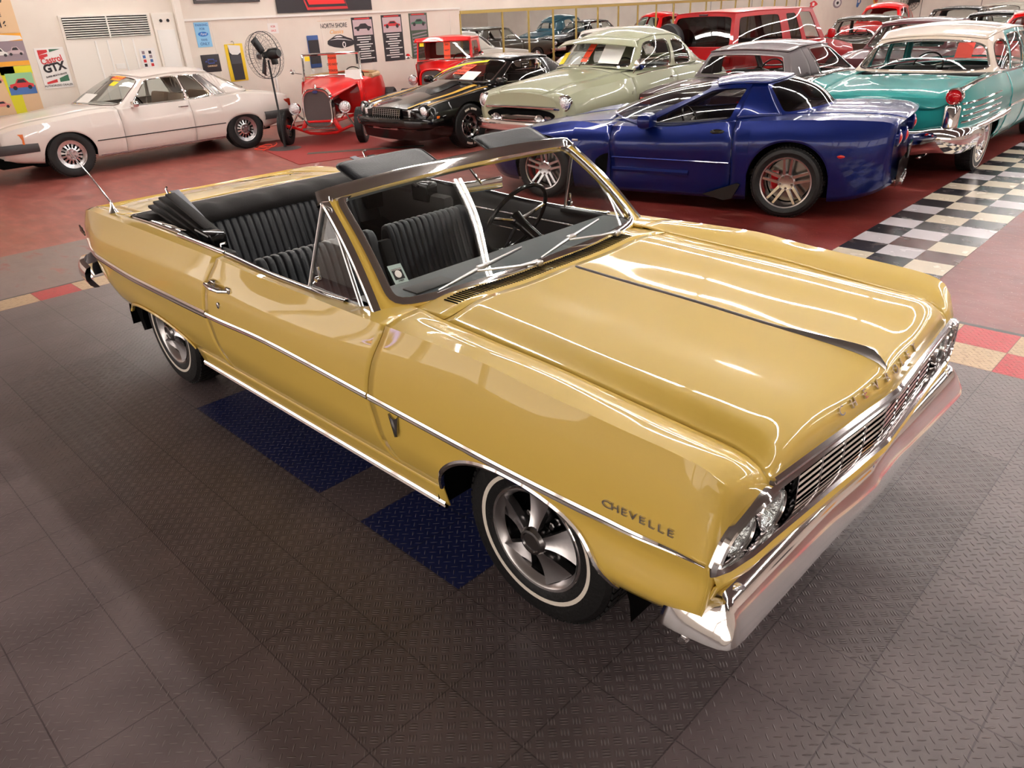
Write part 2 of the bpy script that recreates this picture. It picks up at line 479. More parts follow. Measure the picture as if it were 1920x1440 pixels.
        for k in range(15):
            a = 2*PI*k/15; q = MB(); q.box(((rim*.62)*math.cos(a), h*.66, (rim*.62)*math.sin(a)), (rim*.30, .012, .020), Matrix.Rotation(-a, 3, 'Y'), bev=.004); rec('slot', q, M['void'])
        for k in range(5):
            a = 2*PI*k/5; q = MB(); q.lathe([(.011, h*.5), (.011, h*.7), (.001, h*.7)], 6, c=(.053*math.cos(a), 0, .053*math.sin(a))); rec('lug_nut', q, M['dark_chrome'])
    elif style == 'slot':
        q = MB(); q.lathe([(rim-.02, h*.5), (rim-.05, h*.3), (.05, h*.35), (.045, h*.55), (.001, h*.58)], 40); rec('wheel_disc', q, M['dark_chrome'])
        for k in range(8):
            a = 2*PI*k/8; q = MB(); q.lathe([(.026, h*.34), (.026, h*.40), (.001, h*.4)], 14, c=(rim*.62*math.cos(a), 0, rim*.62*math.sin(a))); rec('hole', q, M['void'])
        q = MB(); q.lathe([(.04, h*.5), (.038, h*.8), (.001, h*.85)], 24); rec('hub_cap', q, M['chrome'])
    else:  # full chrome cap
        q = MB(); q.lathe([(rim-.01, h*.85), (rim-.03, h*.95), (rim*.7, h*.75), (rim*.5, h*.95), (rim*.3, h*1.05), (.001, h*1.1)], 40); rec('hub_cap', q, M['chrome'])
    WHEELS[key] = T; return T
def wheel(parent, x, y, R=.325, W=.2, rim=.19, style='cap', side=1, steer=0, z=None, simple=False):
    """side +1: outer face towards +y"""
    T = wheel_parts(style, R, W, rim); rt = None
    ang = (0 if side > 0 else PI)+steer
    for i, (name, me) in enumerate(T):
        if i == 0:
            rt = link(bpy.data.objects.new('wheel', me), parent); rt.location = (x, y, z if z is not None else R); rt.rotation_euler = (0, 0, ang)
        elif not simple or name in ('whitewall', 'rim', 'hub_cap', 'wheel_disc', 'hub'): link(bpy.data.objects.new(name, me), rt)
    return rt
# ---------------------------------------------------------------- lights on the ceiling
CEIL = 4.2
def mat_emit(name, col, st):
    m = bpy.data.materials.new(name); m.use_nodes = True; nt = m.node_tree; b = nt.nodes['Principled BSDF']
    b.inputs['Base Color'].default_value = tuple(col)+(1,); inp(b, ['Emission Color'], tuple(col)+(1,)); inp(b, ['Emission Strength'], st); return m
M['tube'] = mat_emit('fluorescent_tube', TUBE_COL, TUBE)
M['ceil'] = mat('ceiling_paint', (120, 115, 110), rough=.9)
def make_fixture():
    r = empty('ceiling_light', (0, 0, 0), 0, 'white twin-tube fluorescent fixture under the ceiling', 'ceiling light', 'fluorescent fixtures on the ceiling')
    b = MB(); b.box((0, 0, .05), (2.34, .16, .06), bev=.01); b.build('housing', M['white'], r)
    for s in (-1, 1):
        t = MB(); t.tube([(-1.17, s*.045, 0), (1.17, s*.045, 0)], .017, 10); t.build('tube', M['tube'], r)
    return r
ROWS = [(2.1, -11, 12), (7.3, -11, 12), (12.5, -11, 12), (18.5, -11, 12), (25, -11, 12), (32, -11, 12)]
fx = make_fixture(); first = True
for y, xa, xb in ROWS:
    x = xa
    while x < xb:
        if first: fx.location = (x, y, CEIL-.12); first = False
        else: dup(fx, (x, y, CEIL-.12), 0)
        x += 2.46

# ---------------------------------------------------------------- floor
def floor_mat_concrete():
    m = bpy.data.materials.new('painted_concrete'); m.use_nodes = True; nt = m.node_tree; E.nt = nt
    b = nt.nodes['Principled BSDF']; tc = nt.nodes.new('ShaderNodeTexCoord'); sx = nt.nodes.new('ShaderNodeSeparateXYZ'); nt.links.new(tc.outputs['Object'], sx.inputs[0])
    X, Y = E(sx.outputs[0]), E(sx.outputs[1])
    def noise(sc, det=5, st=None, rough=.6):
        n = nt.nodes.new('ShaderNodeTexNoise'); n.inputs['Scale'].default_value = sc; n.inputs['Detail'].default_value = det; n.inputs['Roughness'].default_value = rough
        if st:
            mp = nt.nodes.new('ShaderNodeMapping'); mp.inputs['Scale'].default_value = st; nt.links.new(tc.outputs['Object'], mp.inputs[0]); nt.links.new(mp.outputs[0], n.inputs['Vector'])
        else: nt.links.new(tc.outputs['Object'], n.inputs['Vector'])
        return E(n.outputs[0])
    def mix(f, a, c):
        x = nt.nodes.new('ShaderNodeMix'); x.data_type = 'RGBA'; nt.links.new(f.v, x.inputs[0])
        for s_, q in ((6, a), (7, c)):
            if isinstance(q, tuple): x.inputs[s_].default_value = q
            else: nt.links.new(q, x.inputs[s_])
        return x.outputs[2]
    n1 = noise(.7); n2 = noise(3.0, 8, (1, 2.2, 1)); n3 = noise(60, 2)
    col = mix(((n1-.42)*4).clamp(), lin((100, 32, 29)), lin((134, 56, 50)))
    col = mix(((n2-.56)*7).clamp()*.4, col, lin((160, 100, 86)))
    left = ((X*-1-3.2)*.5).clamp()
    col = mix(left*((noise(1.6, 8, (.8, 2.6, 1))-.52)*9).clamp()*.85, col, lin((176, 130, 116)))
    col = mix(((n3-.66)*12).clamp()*.5, col, lin((205, 165, 150)))
    col = mix(((X*-1-2.6)*.35).clamp()*(n2*.6+.5).clamp(), col, mix(((n2-.35)*3).clamp(), lin((140, 66, 58)), lin((178, 104, 94))))
    grey = band(X, -5.75, -4.1)*((Y*-1+1.2)*2).clamp()
    col = mix((grey*((n2-.33)*8).clamp()).clamp(), col, mix(n1, lin((118, 102, 100)), lin((140, 124, 120))))
    nt.links.new(col, b.inputs['Base Color'])
    r = (n2*.25+.24); nt.links.new(r.v, b.inputs['Roughness'])
    bp = nt.nodes.new('ShaderNodeBump'); bp.inputs['Strength'].default_value = .12; bp.inputs['Distance'].default_value = .01
    nt.links.new(noise(25, 4).v, bp.inputs['Height']); nt.links.new(bp.outputs[0], b.inputs['Normal'])
    return m
def floor_mat_pvc():
    m = bpy.data.materials.new('interlocking_tiles'); m.use_nodes = True; nt = m.node_tree; E.nt = nt
    b = nt.nodes['Principled BSDF']; tc = nt.nodes.new('ShaderNodeTexCoord'); sx = nt.nodes.new('ShaderNodeSeparateXYZ'); nt.links.new(tc.outputs['Object'], sx.inputs[0])
    X, Y = E(sx.outputs[0]), E(sx.outputs[1])
    TX, TY, X0, Y0 = .3165, .3175, 2.11, -1.885
    gx = (X-X0)/TX; gy = (Y-Y0)/TY
    fx_ = gx.frac(); fy_ = gy.frac(); edge = (fx_.min(1-fx_)).min(fy_.min(1-fy_))
    seam = edge.lt(.0075)
    mapx = gx.floor(); mapy = gy.floor()
    # diamond plate (single lozenges), 45 degrees
    def plate(p, bars):
        u = (X+Y)*(.7071/p); v = (X-Y)*(.7071/p)
        par = (u.floor()+v.floor()).mod(2.0); du = u.frac()-.5; dv = v.frac()-.5
        a = par*du+(1-par)*dv; c = par*dv+(1-par)*du     # a along the bar
        h = None
        for o in bars:
            d = 1-((a/.46)*(a/.46)+((c-o)/.085)*((c-o)/.085)) if len(bars) == 1 else 1-((a/.36)*(a/.36)+((c-o)/.075)*((c-o)/.075))
            d = d.clamp(); h = d if h is None else h.max(d)
        return h
    A = plate(.031, [0]); B = plate(.038, [-.26, .0, .26])
    xb = (X-2.11)
    mB = (band(Y, -1.568, -.93)*band(X, -2.32, 2.11)).max(Y.gt(-.93)*band(X, 1.16, 2.427)*Y.lt(1.29)*(1-xb.gt(0)*Y.lt(-.28))).clamp()
    H = A*(1-mB)+B*mB
    n = nt.nodes.new('ShaderNodeTexNoise'); n.inputs['Scale'].default_value = 2.5; n.inputs['Detail'].default_value = 6; nt.links.new(tc.outputs['Object'], n.inputs['Vector']); N1 = E(n.outputs[0])
    n = nt.nodes.new('ShaderNodeTexNoise'); n.inputs['Scale'].default_value = 30; n.inputs['Detail'].default_value = 4; nt.links.new(tc.outputs['Object'], n.inputs['Vector']); N2 = E(n.outputs[0])
    def mix(f, a, c):
        x = nt.nodes.new('ShaderNodeMix'); x.data_type = 'RGBA'; nt.links.new(f.v, x.inputs[0])
        for s_, q in ((6, a), (7, c)):
            if isinstance(q, tuple): x.inputs[s_].default_value = q
            else: nt.links.new(q, x.inputs[s_])
        return x.outputs[2]
    col = mix(((N1-.3)*2.2).clamp(), lin((92, 80, 81)), lin((120, 106, 106)))
    col = mix(mB*.3, col, lin((70, 62, 62)))
    par = (mapx+mapy).mod(2.0)
    chk = (band(Y, 2.24, 3.2)).max(X.lt(-3.9))
    col = mix(chk, col, mix(par, lin((198, 168, 132)), lin((186, 44, 50))))
    chkn = ((N2-.5)*5).clamp()*.35
    col = mix(chk*chkn, col, lin((120, 70, 50)))
    blue = band(Y, -.93, .34)*band(X, -1.055, 1.16)*(1-band(X, .21, .53)*Y.lt(-.61))
    col = mix(blue, col, lin((36, 44, 92)))
    col = mix(seam*.55, col, lin((30, 24, 24)))
    col = mix(((N2-.62)*8).clamp()*((N1-.56)*6).clamp()*.5, col, lin((86, 56, 44)))
    col = mix(H*.34, col, lin((150, 134, 132)))  # highlights on the raised ridges, put into the colour
    nt.links.new(col, b.inputs['Base Color'])
    nt.links.new((N1*.2+.32).v, b.inputs['Roughness'])
    bp = nt.nodes.new('ShaderNodeBump'); bp.inputs['Strength'].default_value = 1.0; bp.inputs['Distance'].default_value = .005
    hh = H*1.0+N2*.08-seam*.35
    nt.links.new(hh.v, bp.inputs['Height']); nt.links.new(bp.outputs[0], b.inputs['Normal'])
    return m
def floor_mat_check():
    m = bpy.data.materials.new('checker_tiles'); m.use_nodes = True; nt = m.node_tree; E.nt = nt
    b = nt.nodes['Principled BSDF']; tc = nt.nodes.new('ShaderNodeTexCoord'); sx = nt.nodes.new('ShaderNodeSeparateXYZ'); nt.links.new(tc.outputs['Object'], sx.inputs[0])
    X, Y = E(sx.outputs[0]), E(sx.outputs[1]); t = .3051
    gx, gy = X/t, Y/t; par = (gx.floor()+gy.floor()).mod(2.0)
    wn = nt.nodes.new('ShaderNodeTexWhiteNoise'); wn.noise_dimensions = '2D'; cb = nt.nodes.new('ShaderNodeCombineXYZ')
    nt.links.new(gx.floor().v, cb.inputs[0]); nt.links.new(gy.floor().v, cb.inputs[1]); nt.links.new(cb.outputs[0], wn.inputs[0]); W_ = E(wn.outputs[0])
    n = nt.nodes.new('ShaderNodeTexNoise'); n.inputs['Scale'].default_value = 6; n.inputs['Detail'].default_value = 6; nt.links.new(tc.outputs['Object'], n.inputs['Vector']); N1 = E(n.outputs[0])
    def mix(f, a, c):
        x = nt.nodes.new('ShaderNodeMix'); x.data_type = 'RGBA'; nt.links.new(f.v, x.inputs[0])
        for s_, q in ((6, a), (7, c)):
            if isinstance(q, tuple): x.inputs[s_].default_value = q
            else: nt.links.new(q, x.inputs[s_])
        return x.outputs[2]
    white = mix(W_.gt(.5), lin((226, 212, 190)), lin((214, 206, 210)))
    blk = mix(W_.gt(.85), lin((48, 44, 48)), lin((90, 56, 54)))
    col = mix(par, white, blk); col = mix(((N1-.55)*4).clamp()*.35, col, lin((130, 110, 105)))
    fx_, fy_ = gx.frac(), gy.frac(); edge = (fx_.min(1-fx_)).min(fy_.min(1-fy_)); col = mix(edge.lt(.008)*.7, col, lin((40, 30, 30)))
    nt.links.new(col, b.inputs['Base Color']); nt.links.new((N1*.25+.12).v, b.inputs['Roughness'])
    return m
XR, YN, YF, XL = 15.0, -6.3, 38.8, -12.3
b = MB(); b.box(((XL+XR)/2, (YN+YF)/2, -.06), (XR-XL+.4, YF-YN+.4, .10)); o = b.build('floor', floor_mat_concrete()); tag(o, kind='structure')
b = MB(); b.box((0, 0, -.006), (1, 1, .012)); b.v = [(-4.19 if v[0] < 0 else XR-.1, YN+.1 if v[1] < 0 else 2.877, v[2]) for v in b.v]
# ramp edge strip along the border
b.grid([[(-4.25, YN+.1, -.0085), (-4.25, 2.94, -.0085), (XR-.1, 2.94, -.0085)], [(-4.19, YN+.1, .0), (-4.19, 2.877, 0), (XR-.1, 2.877, 0)]], mi=1)
o = b.build('floor', None, mats=[floor_mat_pvc(), mat('ramp_edge', (66, 58, 58), rough=.5)]); tag(o, kind='structure')
b = MB(); b.box((1.5*.3051, 16.3, 0), (3*.3051, 35.5, .004)); o = b.build('floor', floor_mat_check()); tag(o, kind='structure')
# place: grid origin measured on the photograph
o.location = (.464, 4.40, -.0085); o.rotation_euler = (0, 0, .009)
tag(o, kind='structure')

# ---------------------------------------------------------------- walls
M['wall'] = mat('wall_paint', (236, 226, 214), rough=.75, noise=(1.2, (226, 214, 202), .35, .7))
M['wall2'] = mat('wall_panel', (240, 232, 222), rough=.7)
def wall(name, c, d, m=None):
    b = MB(); b.box(c, d); o = b.build(name, m or M['wall']); return tag(o, kind='structure')
wall('wall_left', (XL-.1, (YN+11.44)/2, CEIL/2), (.2, 11.44-YN, CEIL))
wall('wall_left', (XL-.1, (11.44+30.0)/2, 3.1), (.2, 18.56, 2.2))
wall('wall_left', (XL-.1, (30.0+YF)/2, CEIL/2), (.2, YF-30, CEIL))
wall('wall_left', (XL-.1, (11.44+30.0)/2, .15), (.2, 18.56, .3))
wall('wall_back', ((XL+XR)/2, YF+.1, CEIL/2), (XR-XL+.4, .2, CEIL))
wall('wall_right', (XR+.1, (YN+YF)/2, CEIL/2), (.2, YF-YN, CEIL))
# near side of the hall: unseen band of glowing panes, added to light the near flank of the cars
wall('wall_front', ((XL+XR)/2, YN-.1, .3), (XR-XL+.4, .2, .6)); wall('wall_front', ((XL+XR)/2, YN-.1, (3.1+CEIL)/2), (XR-XL+.4, .2, CEIL-3.1))
M['fill_pane'] = mat_emit('added_fill_pane', (1.0, .93, .87), FILL)
_x = XL
for i in range(15):
    b = MB(); b.box((XL+.9+1.82*i, YN-.12, 1.85), (1.70, .02, 2.5)); tag(b.build('window_%d' % (40+i), M['fill_pane']), kind='structure')  # added fill panes, not known windows of the hall
    b = MB(); b.box((XL+1.82*i-.02, YN-.08, 1.85), (.14, .16, 2.5)); tag(b.build('trim_%d' % (80+i), M['wall2'] if 'wall2' in M else M['white']), kind='structure')
wall('ceiling', ((XL+XR)/2, (YN+YF)/2, CEIL+.1), (XR-XL+.4, YF-YN+.4, .2), M['ceil'])
# ---------------------------------------------------------------- yellow convertible
M['yellow'] = paint('yellow_paint', (226, 190, 86), rough=.45, coat=1.0, spec=.4)
M['yellow_in'] = mat('yellow_underside', (150, 130, 60), rough=.6)
def chevelle():
    car = empty('convertible', (0, 0, 0), 0, 'pale yellow two-door convertible with the black top folded down, on the diamond-plate tiles', 'car')
    Y = M['yellow']; CH = M['chrome']
    st = {
     0: [(-2.52, .80, .50), (-2.2, .84, .44), (-1.9, .865, .40), (-1.0, .865, .305), (1.02, .865, .305), (1.9, .86, .385), (2.2, .86, .42)],
     1: [(-2.52, .81, .53), (-2.2, .86, .48), (-1.9, .885, .44), (-1.0, .888, .40), (1.02, .888, .40), (1.9, .90, .42), (2.2, .89, .45)],
     2: [(-2.52, .83, .60), (-1.9, .915, .53), (-1.0, .925, .52), (1.2, .925, .52), (1.9, .935, .49), (2.2, .925, .51)],
     3: [(-2.52, .84, .66), (-1.9, .925, .62), (0, .934, .61), (1.6, .93, .60), (1.95, .905, .585), (2.12, .905, .59), (2.2, .92, .605)],
     4: [(-2.52, .845, .72), (-2.0, .93, .705), (-1.4, .94, .685), (-.5, .94, .69), (0, .94, .705), (.75, .94, .686), (1.4, .94, .668), (1.9, .93, .66), (2.1, .925, .668), (2.2, .925, .67)],
     5: [(-2.52, .835, .81), (-1.9, .918, .83), (-.5, .925, .835), (1.2, .925, .835), (1.9, .918, .80), (2.1, .908, .79), (2.2, .882, .745)],
     6: [(-2.52, .80, .905), (-2.3, .825, .935), (-1.9, .855, .955), (-1.3, .868, .967), (-.5, .868, .966), (0, .862, .952), (.3, .865, .955), (.85, .882, .968), (1.27, .885, .976), (1.54, .885, .955), (1.83, .885, .937), (2.03, .88, .924), (2.1, .872, .912), (2.15, .858, .885), (2.18, .84, .835), (2.2, .815, .792)],
     7: [(-2.52, .74, .915), (-2.3, .77, .945), (-1.9, .80, .965), (-1.3, .815, .985), (-.5, .82, .975), (0, .82, .955), (.3, .82, .955), (.85, .80, .972), (1.27, .79, .966), (1.83, .785, .923), (2.1, .78, .900), (2.15, .775, .878), (2.2, .758, .808)],
     8: [(-2.52, .66, .905), (-1.9, .70, .955), (-1.3, .72, .975), (.80, .697, .968), (.9, .697, .958), (1.2, .697, .942), (1.5, .697, .927), (1.74, .697, .907), (1.97, .697, .888), (2.07, .697, .880), (2.136, .697, .866), (2.176, .697, .842), (2.2, .697, .812)],
     9: [(-2.52, .45, .905), (-1.9, .50, .962), (.80, .52, .985), (1.2, .54, .970), (1.5, .565, .955), (1.8, .585, .937), (2.0, .60, .924), (2.1, .61, .914), (2.16, .62, .885), (2.2, .63, .818)],
     10: [(-2.52, .22, .905), (-1.9, .25, .968), (.80, .25, .978), (1.2, .25, .962), (1.5, .25, .950), (1.8, .25, .932), (2.05, .25, .918), (2.12, .25, .908), (2.17, .25, .878), (2.2, .25, .815)],
     11: [(-2.52, 0, .905), (-1.9, 0, .970), (.80, 0, .980), (1.2, 0, .965), (1.5, 0, .954), (1.8, 0, .937), (2.05, 0, .925), (2.12, 0, .917), (2.17, 0, .885), (2.2, 0, .818)],
    }
    def post(x, y, z):
        a = abs(y)
        if x > 1.85:
            t = min(1, (x-1.85)/.35)**2
            x += t*(.045*(1-min(1, a/.7)) - .010*min(1, a/.7) - .035*max(0, (a-.75)/.18) - .02*max(0, .60-z)/.2)
        if x < -2.2:
            t = min(1, (-2.2-x)/.32); x += t*(.05*(a/.85)**2)+t*.10*max(0, .9-z)
        return (x, y, z)
    L = Loft(st, sharp=(1, 4, 6), post=post)
    AF = (1.463, .30, .405, .345, 2.2); AR = (-1.40, .30, .49, .20, 2.3)
    fg = fn([(.30, .86), (.40, .845), (.44, .795), (.58, .765), (.68, .752), (.83, .785), (.93, .825), (.968, .835), (1.0, .835)])
    rg = fn([(.30, -.505), (.39, -.51), (.47, -.53), (.6, -.56), (.69, -.565), (.8, -.54), (.89, -.505), (.97, -.475), (1.0, -.475)])
    def fgap(z, q): return fg(z) if q <= 6 else .835-.045*(q-6)/2
    def rgap(z, q): return rg(z)
    g = .0028
    for sd in (-1, 1):
        panel(L, 'fender', Y, car, .80, 2.2, 1, 8-.006, sd, 40, 4, (AF,), 4, e0=lambda z, q: fgap(z, q)+g)
        panel(L, 'door', Y, car, -.52, .80, 1, 7, sd, 40, 4, (), 1, e0=lambda z, q: rg(z)+g, e1=lambda z, q: fgap(z, q)-g)
        panel(L, 'quarter_panel', Y, car, -2.52, -.52, 1, 7, sd, 50, 4, (AR,), 4, e1=lambda z, q: rg(z)-g)
        panel(L, 'rocker_panel', Y, car, -.93, 1.075, 0, .98, sd, 30, 4)
        # lower front/rear of the wings
        panel(L, 'fender_extension', Y, car, 1.862, 2.2, 0, .99, sd, 8, 4)
        # chrome strips
        def strip(name, a, b, q, w_, e=.008, n=60, taper=(0, 0), zoff=0, m=CH):
            mb = MB(); xs = np.linspace(a, b, n); P = []
            for x in xs:
                p = np.array(L.pt(x, q, sd)); p[2] += zoff
                ta = min(1, (x-a)/taper[0]) if taper[0] else 1; tb = min(1, (b-x)/taper[1]) if taper[1] else 1; ww = w_*max(.08, min(ta, tb))**.6
                P.append([p+np.array([0, sd*dy, dz]) for dy, dz in ((-.004, -ww/2), (e*.5, -ww/2), (e, -ww*.22), (e*.75, 0), (e, ww*.22), (e*.5, ww/2), (-.004, ww/2))])
            mb.grid(P, closed_v=True, flip=(sd == 1)); return mb.build(name, m, car)
        strip('side_trim', .757, 2.195, 4, .028, taper=(0, .35))
        strip('side_trim', -.562, .748, 4, .028)
        strip('side_trim', -2.50, -.568, 4, .040, taper=(0, .0))
        strip('rocker_trim', -.92, 1.06, 0, .030, .012)
        # wheel arch mouldings
        for (xc, zc, rx, rz, n), nm, a0, a1 in ((AF, 'arch_trim', .10, 1.0), (AR, 'arch_trim', .0, 1.0)):
            pts, nr = [], []
            for k in range(49):
                t = PI*(k/48)
                x = xc-rx*math.copysign(abs(math.cos(t))**(2/n), math.cos(t)); z = zc+rz*abs(math.sin(t))**(2/n)
                if z < .385 or (nm and sd and z < .36): continue
                q = L.s_at_z(x, z, 4); p = L.pt(x, max(q, .6), sd); pts.append((p[0], p[1]+.002*sd, z)); nr.append((0, sd, 0))
            mb = MB(); mb.sweep(pts, [(-.006, -.012), (-.009, .004), (0, .008), (.009, .004), (.006, -.012)], nr); mb.build(nm, CH if xc > 0 else Y, car)
        # inner wheel wells
        for xc, rr in ((1.46, .44), (-1.42, .5)):
            mb = MB(); P = []
            for k in range(17):
                t = PI*k/16; P.append([(xc-rr*math.cos(t), sd*yy, .28+rr*.92*math.sin(t)) for yy in (.875, .48)])
            mb.grid(P, flip=(sd == 1)); mb.add([(xc-rr, sd*.48, .3), (xc+rr, sd*.48, .3), (xc+rr, sd*.48, .72), (xc-rr, sd*.48, .72)], [(0, 1, 2, 3)]); mb.build('wheel_well', M['void'], car)
        mb = MB(); mb.add([(-1.93, sd*.84, .44), (-1.86, sd*.84, .24), (-1.80, sd*.84, .26), (-1.82, sd*.84, .34), (-1.78, sd*.83, .48), (-1.93, sd*.80, .44), (-1.86, sd*.80, .24), (-1.80, sd*.80, .26), (-1.82, sd*.80, .34), (-1.78, sd*.80, .48)],
            [(0, 1, 2, 3, 4), (9, 8, 7, 6, 5), (0, 5, 6, 1), (1, 6, 7, 2), (2, 7, 8, 3), (3, 8, 9, 4)]); mb.build('splash_shield', M['void'], car)
        # belt moulding along door and quarter
        mb = MB(); P = []
        for x in np.linspace(-.47, .50, 40):
            p = L.pt(x, 7, sd); P.append([(x, p[1]+sd*d, p[2]+h) for d, h in ((.012, .000), (.012, .006), (.0, .010), (-.012, .008), (-.014, -.01))])
        mb.grid(P, flip=(sd == 1)); mb.build('belt_moulding', CH, car)
        mb = MB(); P = []
        for x in np.linspace(-1.64, -1.0, 30):
            p = L.pt(x, 7.3, sd); P.append([(x, p[1]+sd*d, p[2]+h) for d, h in ((.022, -.002), (.020, .008), (.0, .014), (-.024, .010), (-.026, -.01))])
        mb.grid(P, flip=(sd == 1)); mb.build('belt_moulding', CH, car)
        mb = MB(); P = []
        for x in np.linspace(-.99, -.49, 20):
            p = L.pt(x, 7.05, sd); P.append([(x, p[1]+sd*d, p[2]+h) for d, h in ((.012, -.002), (.011, .006), (.0, .009), (-.012, .006), (-.014, -.01))])
        mb.grid(P, flip=(sd == 1)); mb.build('belt_moulding', CH, car)
        # door handle and lock
        p = L.pt(-.36, 5.35, sd); y0 = p[1]
        h = MB(); h.tube([(-.475, y0+sd*.020, .868), (-.46, y0+sd*.042, .868), (-.40, y0+sd*.046, .862), (-.34, y0+sd*.038, .858), (-.30, y0+sd*.014, .858)], [.009, .011, .012, .011, .009], 10)
        h.box((-.445, y0+sd*.008, .866), (.045, .03, .035), bev=.008); h.box((-.31, y0+sd*.006, .858), (.045, .02, .03), bev=.008); h.build('door_handle', CH, car)
        p = L.pt(-.40, 4.75, sd); h = MB(); h.lathe([(.016, 0), (.015, .008), (.009, .010), (.008, .004), (.001, .004)], 20, Matrix.Rotation(0 if sd > 0 else PI, 3, 'Z'), (-.405, p[1]+.0*sd, .772)); h.build('door_lock', CH, car)
        # fender lettering and V emblem
        XD = (1, 0, 0) if sd < 0 else (-1, 0, 0)
        for i, chh in enumerate('CHEVELLE'):
            x = 1.845+i*.0285; xx = x if sd < 0 else 3.90-x; q = L.s_at_z(xx, .716, 6); p = L.pt(xx, q, sd)
            text('fender_letter', chh, .032, M['satin'], car, (xx, p[1]+sd*.002, .716), XD, (0, 0, 1), .003, bold=.0002, sx=1.25 if i else 1.5)
        p = L.pt(.93, 3.2, sd); v = MB(); y0 = p[1]+sd*.004
        v.poly([(-.028, .045), (-.016, .034), (0, .030), (.014, .038), (.024, .050), (.004, -.042), (-.004, -.042)], .006, (.905, y0, .615), XD, (0, 0, 1)); v.poly([(-.028, .045), (-.018, .030), (0, -.02), (0, -.042), (-.004, -.042)], .010, (.905, y0, .615), XD, (0, 0, 1))
        v.build('v_emblem', M['dark_chrome'], car)
        p = L.pt(-2.33, 4.9, sd); text('model_script', 'Malibu', .062, M['dark_chrome'], car, (-2.40, p[1]+sd*.006, .80), Vector((1 if sd < 0 else -1, -.16*1 if sd < 0 else -.16, 0)), (0, 0, 1), .004, shear=.35, bold=.0005)
        # rocker shadow line
    # hood and cowl
    hp = panel(L, 'hood', Y, car, .936, 2.2, 8+.004, 11, 0, 44, 6, ang=50)
    # hood centre spear
    sp = MB(); P = []
    for x in np.linspace(.96, 2.168, 60):
        c = L.pt(x, 11, 1); w_ = .0075+.006*max(0, (x-1.9)/.3); h_ = .006+.022*max(0, (x-1.85)/.3)**1.2*(1 if x < 2.12 else max(.15, (2.172-x)/.052)); w_ *= min(1, (x-.945)/.03)*(1 if x < 2.12 else max(.25, (2.175-x)/.055))
        P.append([(c[0]+h_*.3, -w_*1.6, c[2]-.003), (c[0]+h_*.3, -w_, c[2]+h_*.5), (c[0]+h_*.3, 0, c[2]+h_), (c[0]+h_*.3, w_, c[2]+h_*.5), (c[0]+h_*.3, w_*1.6, c[2]-.003)])
    sp.grid(P); sp.build('hood_spear', M['satin'], car)
    for i, chh in enumerate('CHEVROLET'):
        y = -.305+i*.0712; x = 2.178; q = 11-min(abs(y)/.25, 1) if abs(y) < .25 else 10-(abs(y)-.25)/.37
        a = np.array(L.pt(x-.012, q, 1)); c = np.array(L.pt(x+.012, q, 1)); d = (a-c); d[1] = 0; d /= np.linalg.norm(d)
        p = (a+c)/2; p[1] = y; N_ = Vector((0, 1, 0)).cross(Vector(d)); p = p+np.array(N_)*.003
        text('hood_letter', chh, .040, M['chrome'], car, p, (0, 1, 0), d, .004, sx=1.15)
    # cowl with louvre slots
    wsb = fn([(0, .79), (.2, .786), (.43, .772), (.6, .748), (.70, .72), (.76, .69), (.80, .655), (.884, .61)])
    b = MB(); P = []
    ys = sorted(set(list(np.linspace(-.694, .694, 57)))); us = (0, .25, .5, .75, 1)
    zc = lambda y, x: L.sec(.86, 11-min(abs(y)/.25, 1) if abs(y) < .25 else (10-(abs(y)-.25)/.275 if abs(y) < .525 else 9-(abs(y)-.525)/.172))[1]
    for y in ys:
        col = []
        for u in us:
            x = wsb(abs(y))-.02+(.931-wsb(abs(y))+.02)*u; z = zc(y, x)+(-.012 if u < .05 else -.004)-.004*(1-u); col.append((x, y, z))
        P.append(col)
    b.grid(P, flip=True); b.build('cowl', Y, car, sol=.004)
    lv = MB()
    n = 74
    for k in range(n):
        y = -.585+k*(1.07/(n-1)); x0 = wsb(abs(y)); z = zc(y, .87)
        lv.box((.868-.02*abs(y)/.6, y, z-.0065), (.075, .0060, .006))
    o = lv.build('cowl_louvre', M['void'], car); tag(o, kind='stuff')
    # corner pieces between cowl, fender and door (painted)
    for sd in (-1, 1):
        P = []
        for u in np.linspace(0, 1, 10):
            row = []
            for v in np.linspace(0, 1, 10):
                q = 8-2*v; y, z = L.sec(.80, q); a = abs(y)
                xb = .797-.0+(.038)*(v); xf = .80-.16*u; x = .795+.038*v-(.795+.038*v-(wsb(min(a, .884))-.025))*u
                y2, z2 = L.sec(x, q); row.append((x, y2*sd, z2-.0015+.006*math.sin(PI*v)*u))
            P.append(row)
        b = MB(); b.grid(P, flip=(sd == 1)); b.build('cowl_corner', Y, car, sol=.01)
        # dark gap filler
        b = MB(); b.box((.79, sd*.78, .90), (.10, .16, .08)); b.build('door_jamb', M['void'], car)
    # deck: panel in front of the trunk lid, trunk lid, and rear face
    panel(L, 'deck_panel', Y, car, -1.80, -1.66, 7.0, 11, 0, 6, 4)
    panel(L, 'trunk_lid', Y, car, -2.44, -1.807, 8.02, 11, 0, 20, 5)
    for sd in (-1, 1): panel(L, 'deck_side', Y, car, -2.52, -1.803, 7.0, 8.0, sd, 16, 5)
    b = MB(); P = []
    for q in np.linspace(.2, 11, 40):
        col = []
        for t in np.linspace(0, 1, 4):
            p = L.pt(-2.52, q, 1); col.append((p[0]-.01*math.sin(PI*t), p[1]*(1-2*t) if True else 0, p[2]))
        P.append(col)
    b.grid(P, flip=True); b.build('rear_panel', Y, car)
    panel(L, 'rear_deck_edge', Y, car, -2.52, -2.446, 8.02, 11, 0, 4, 5)
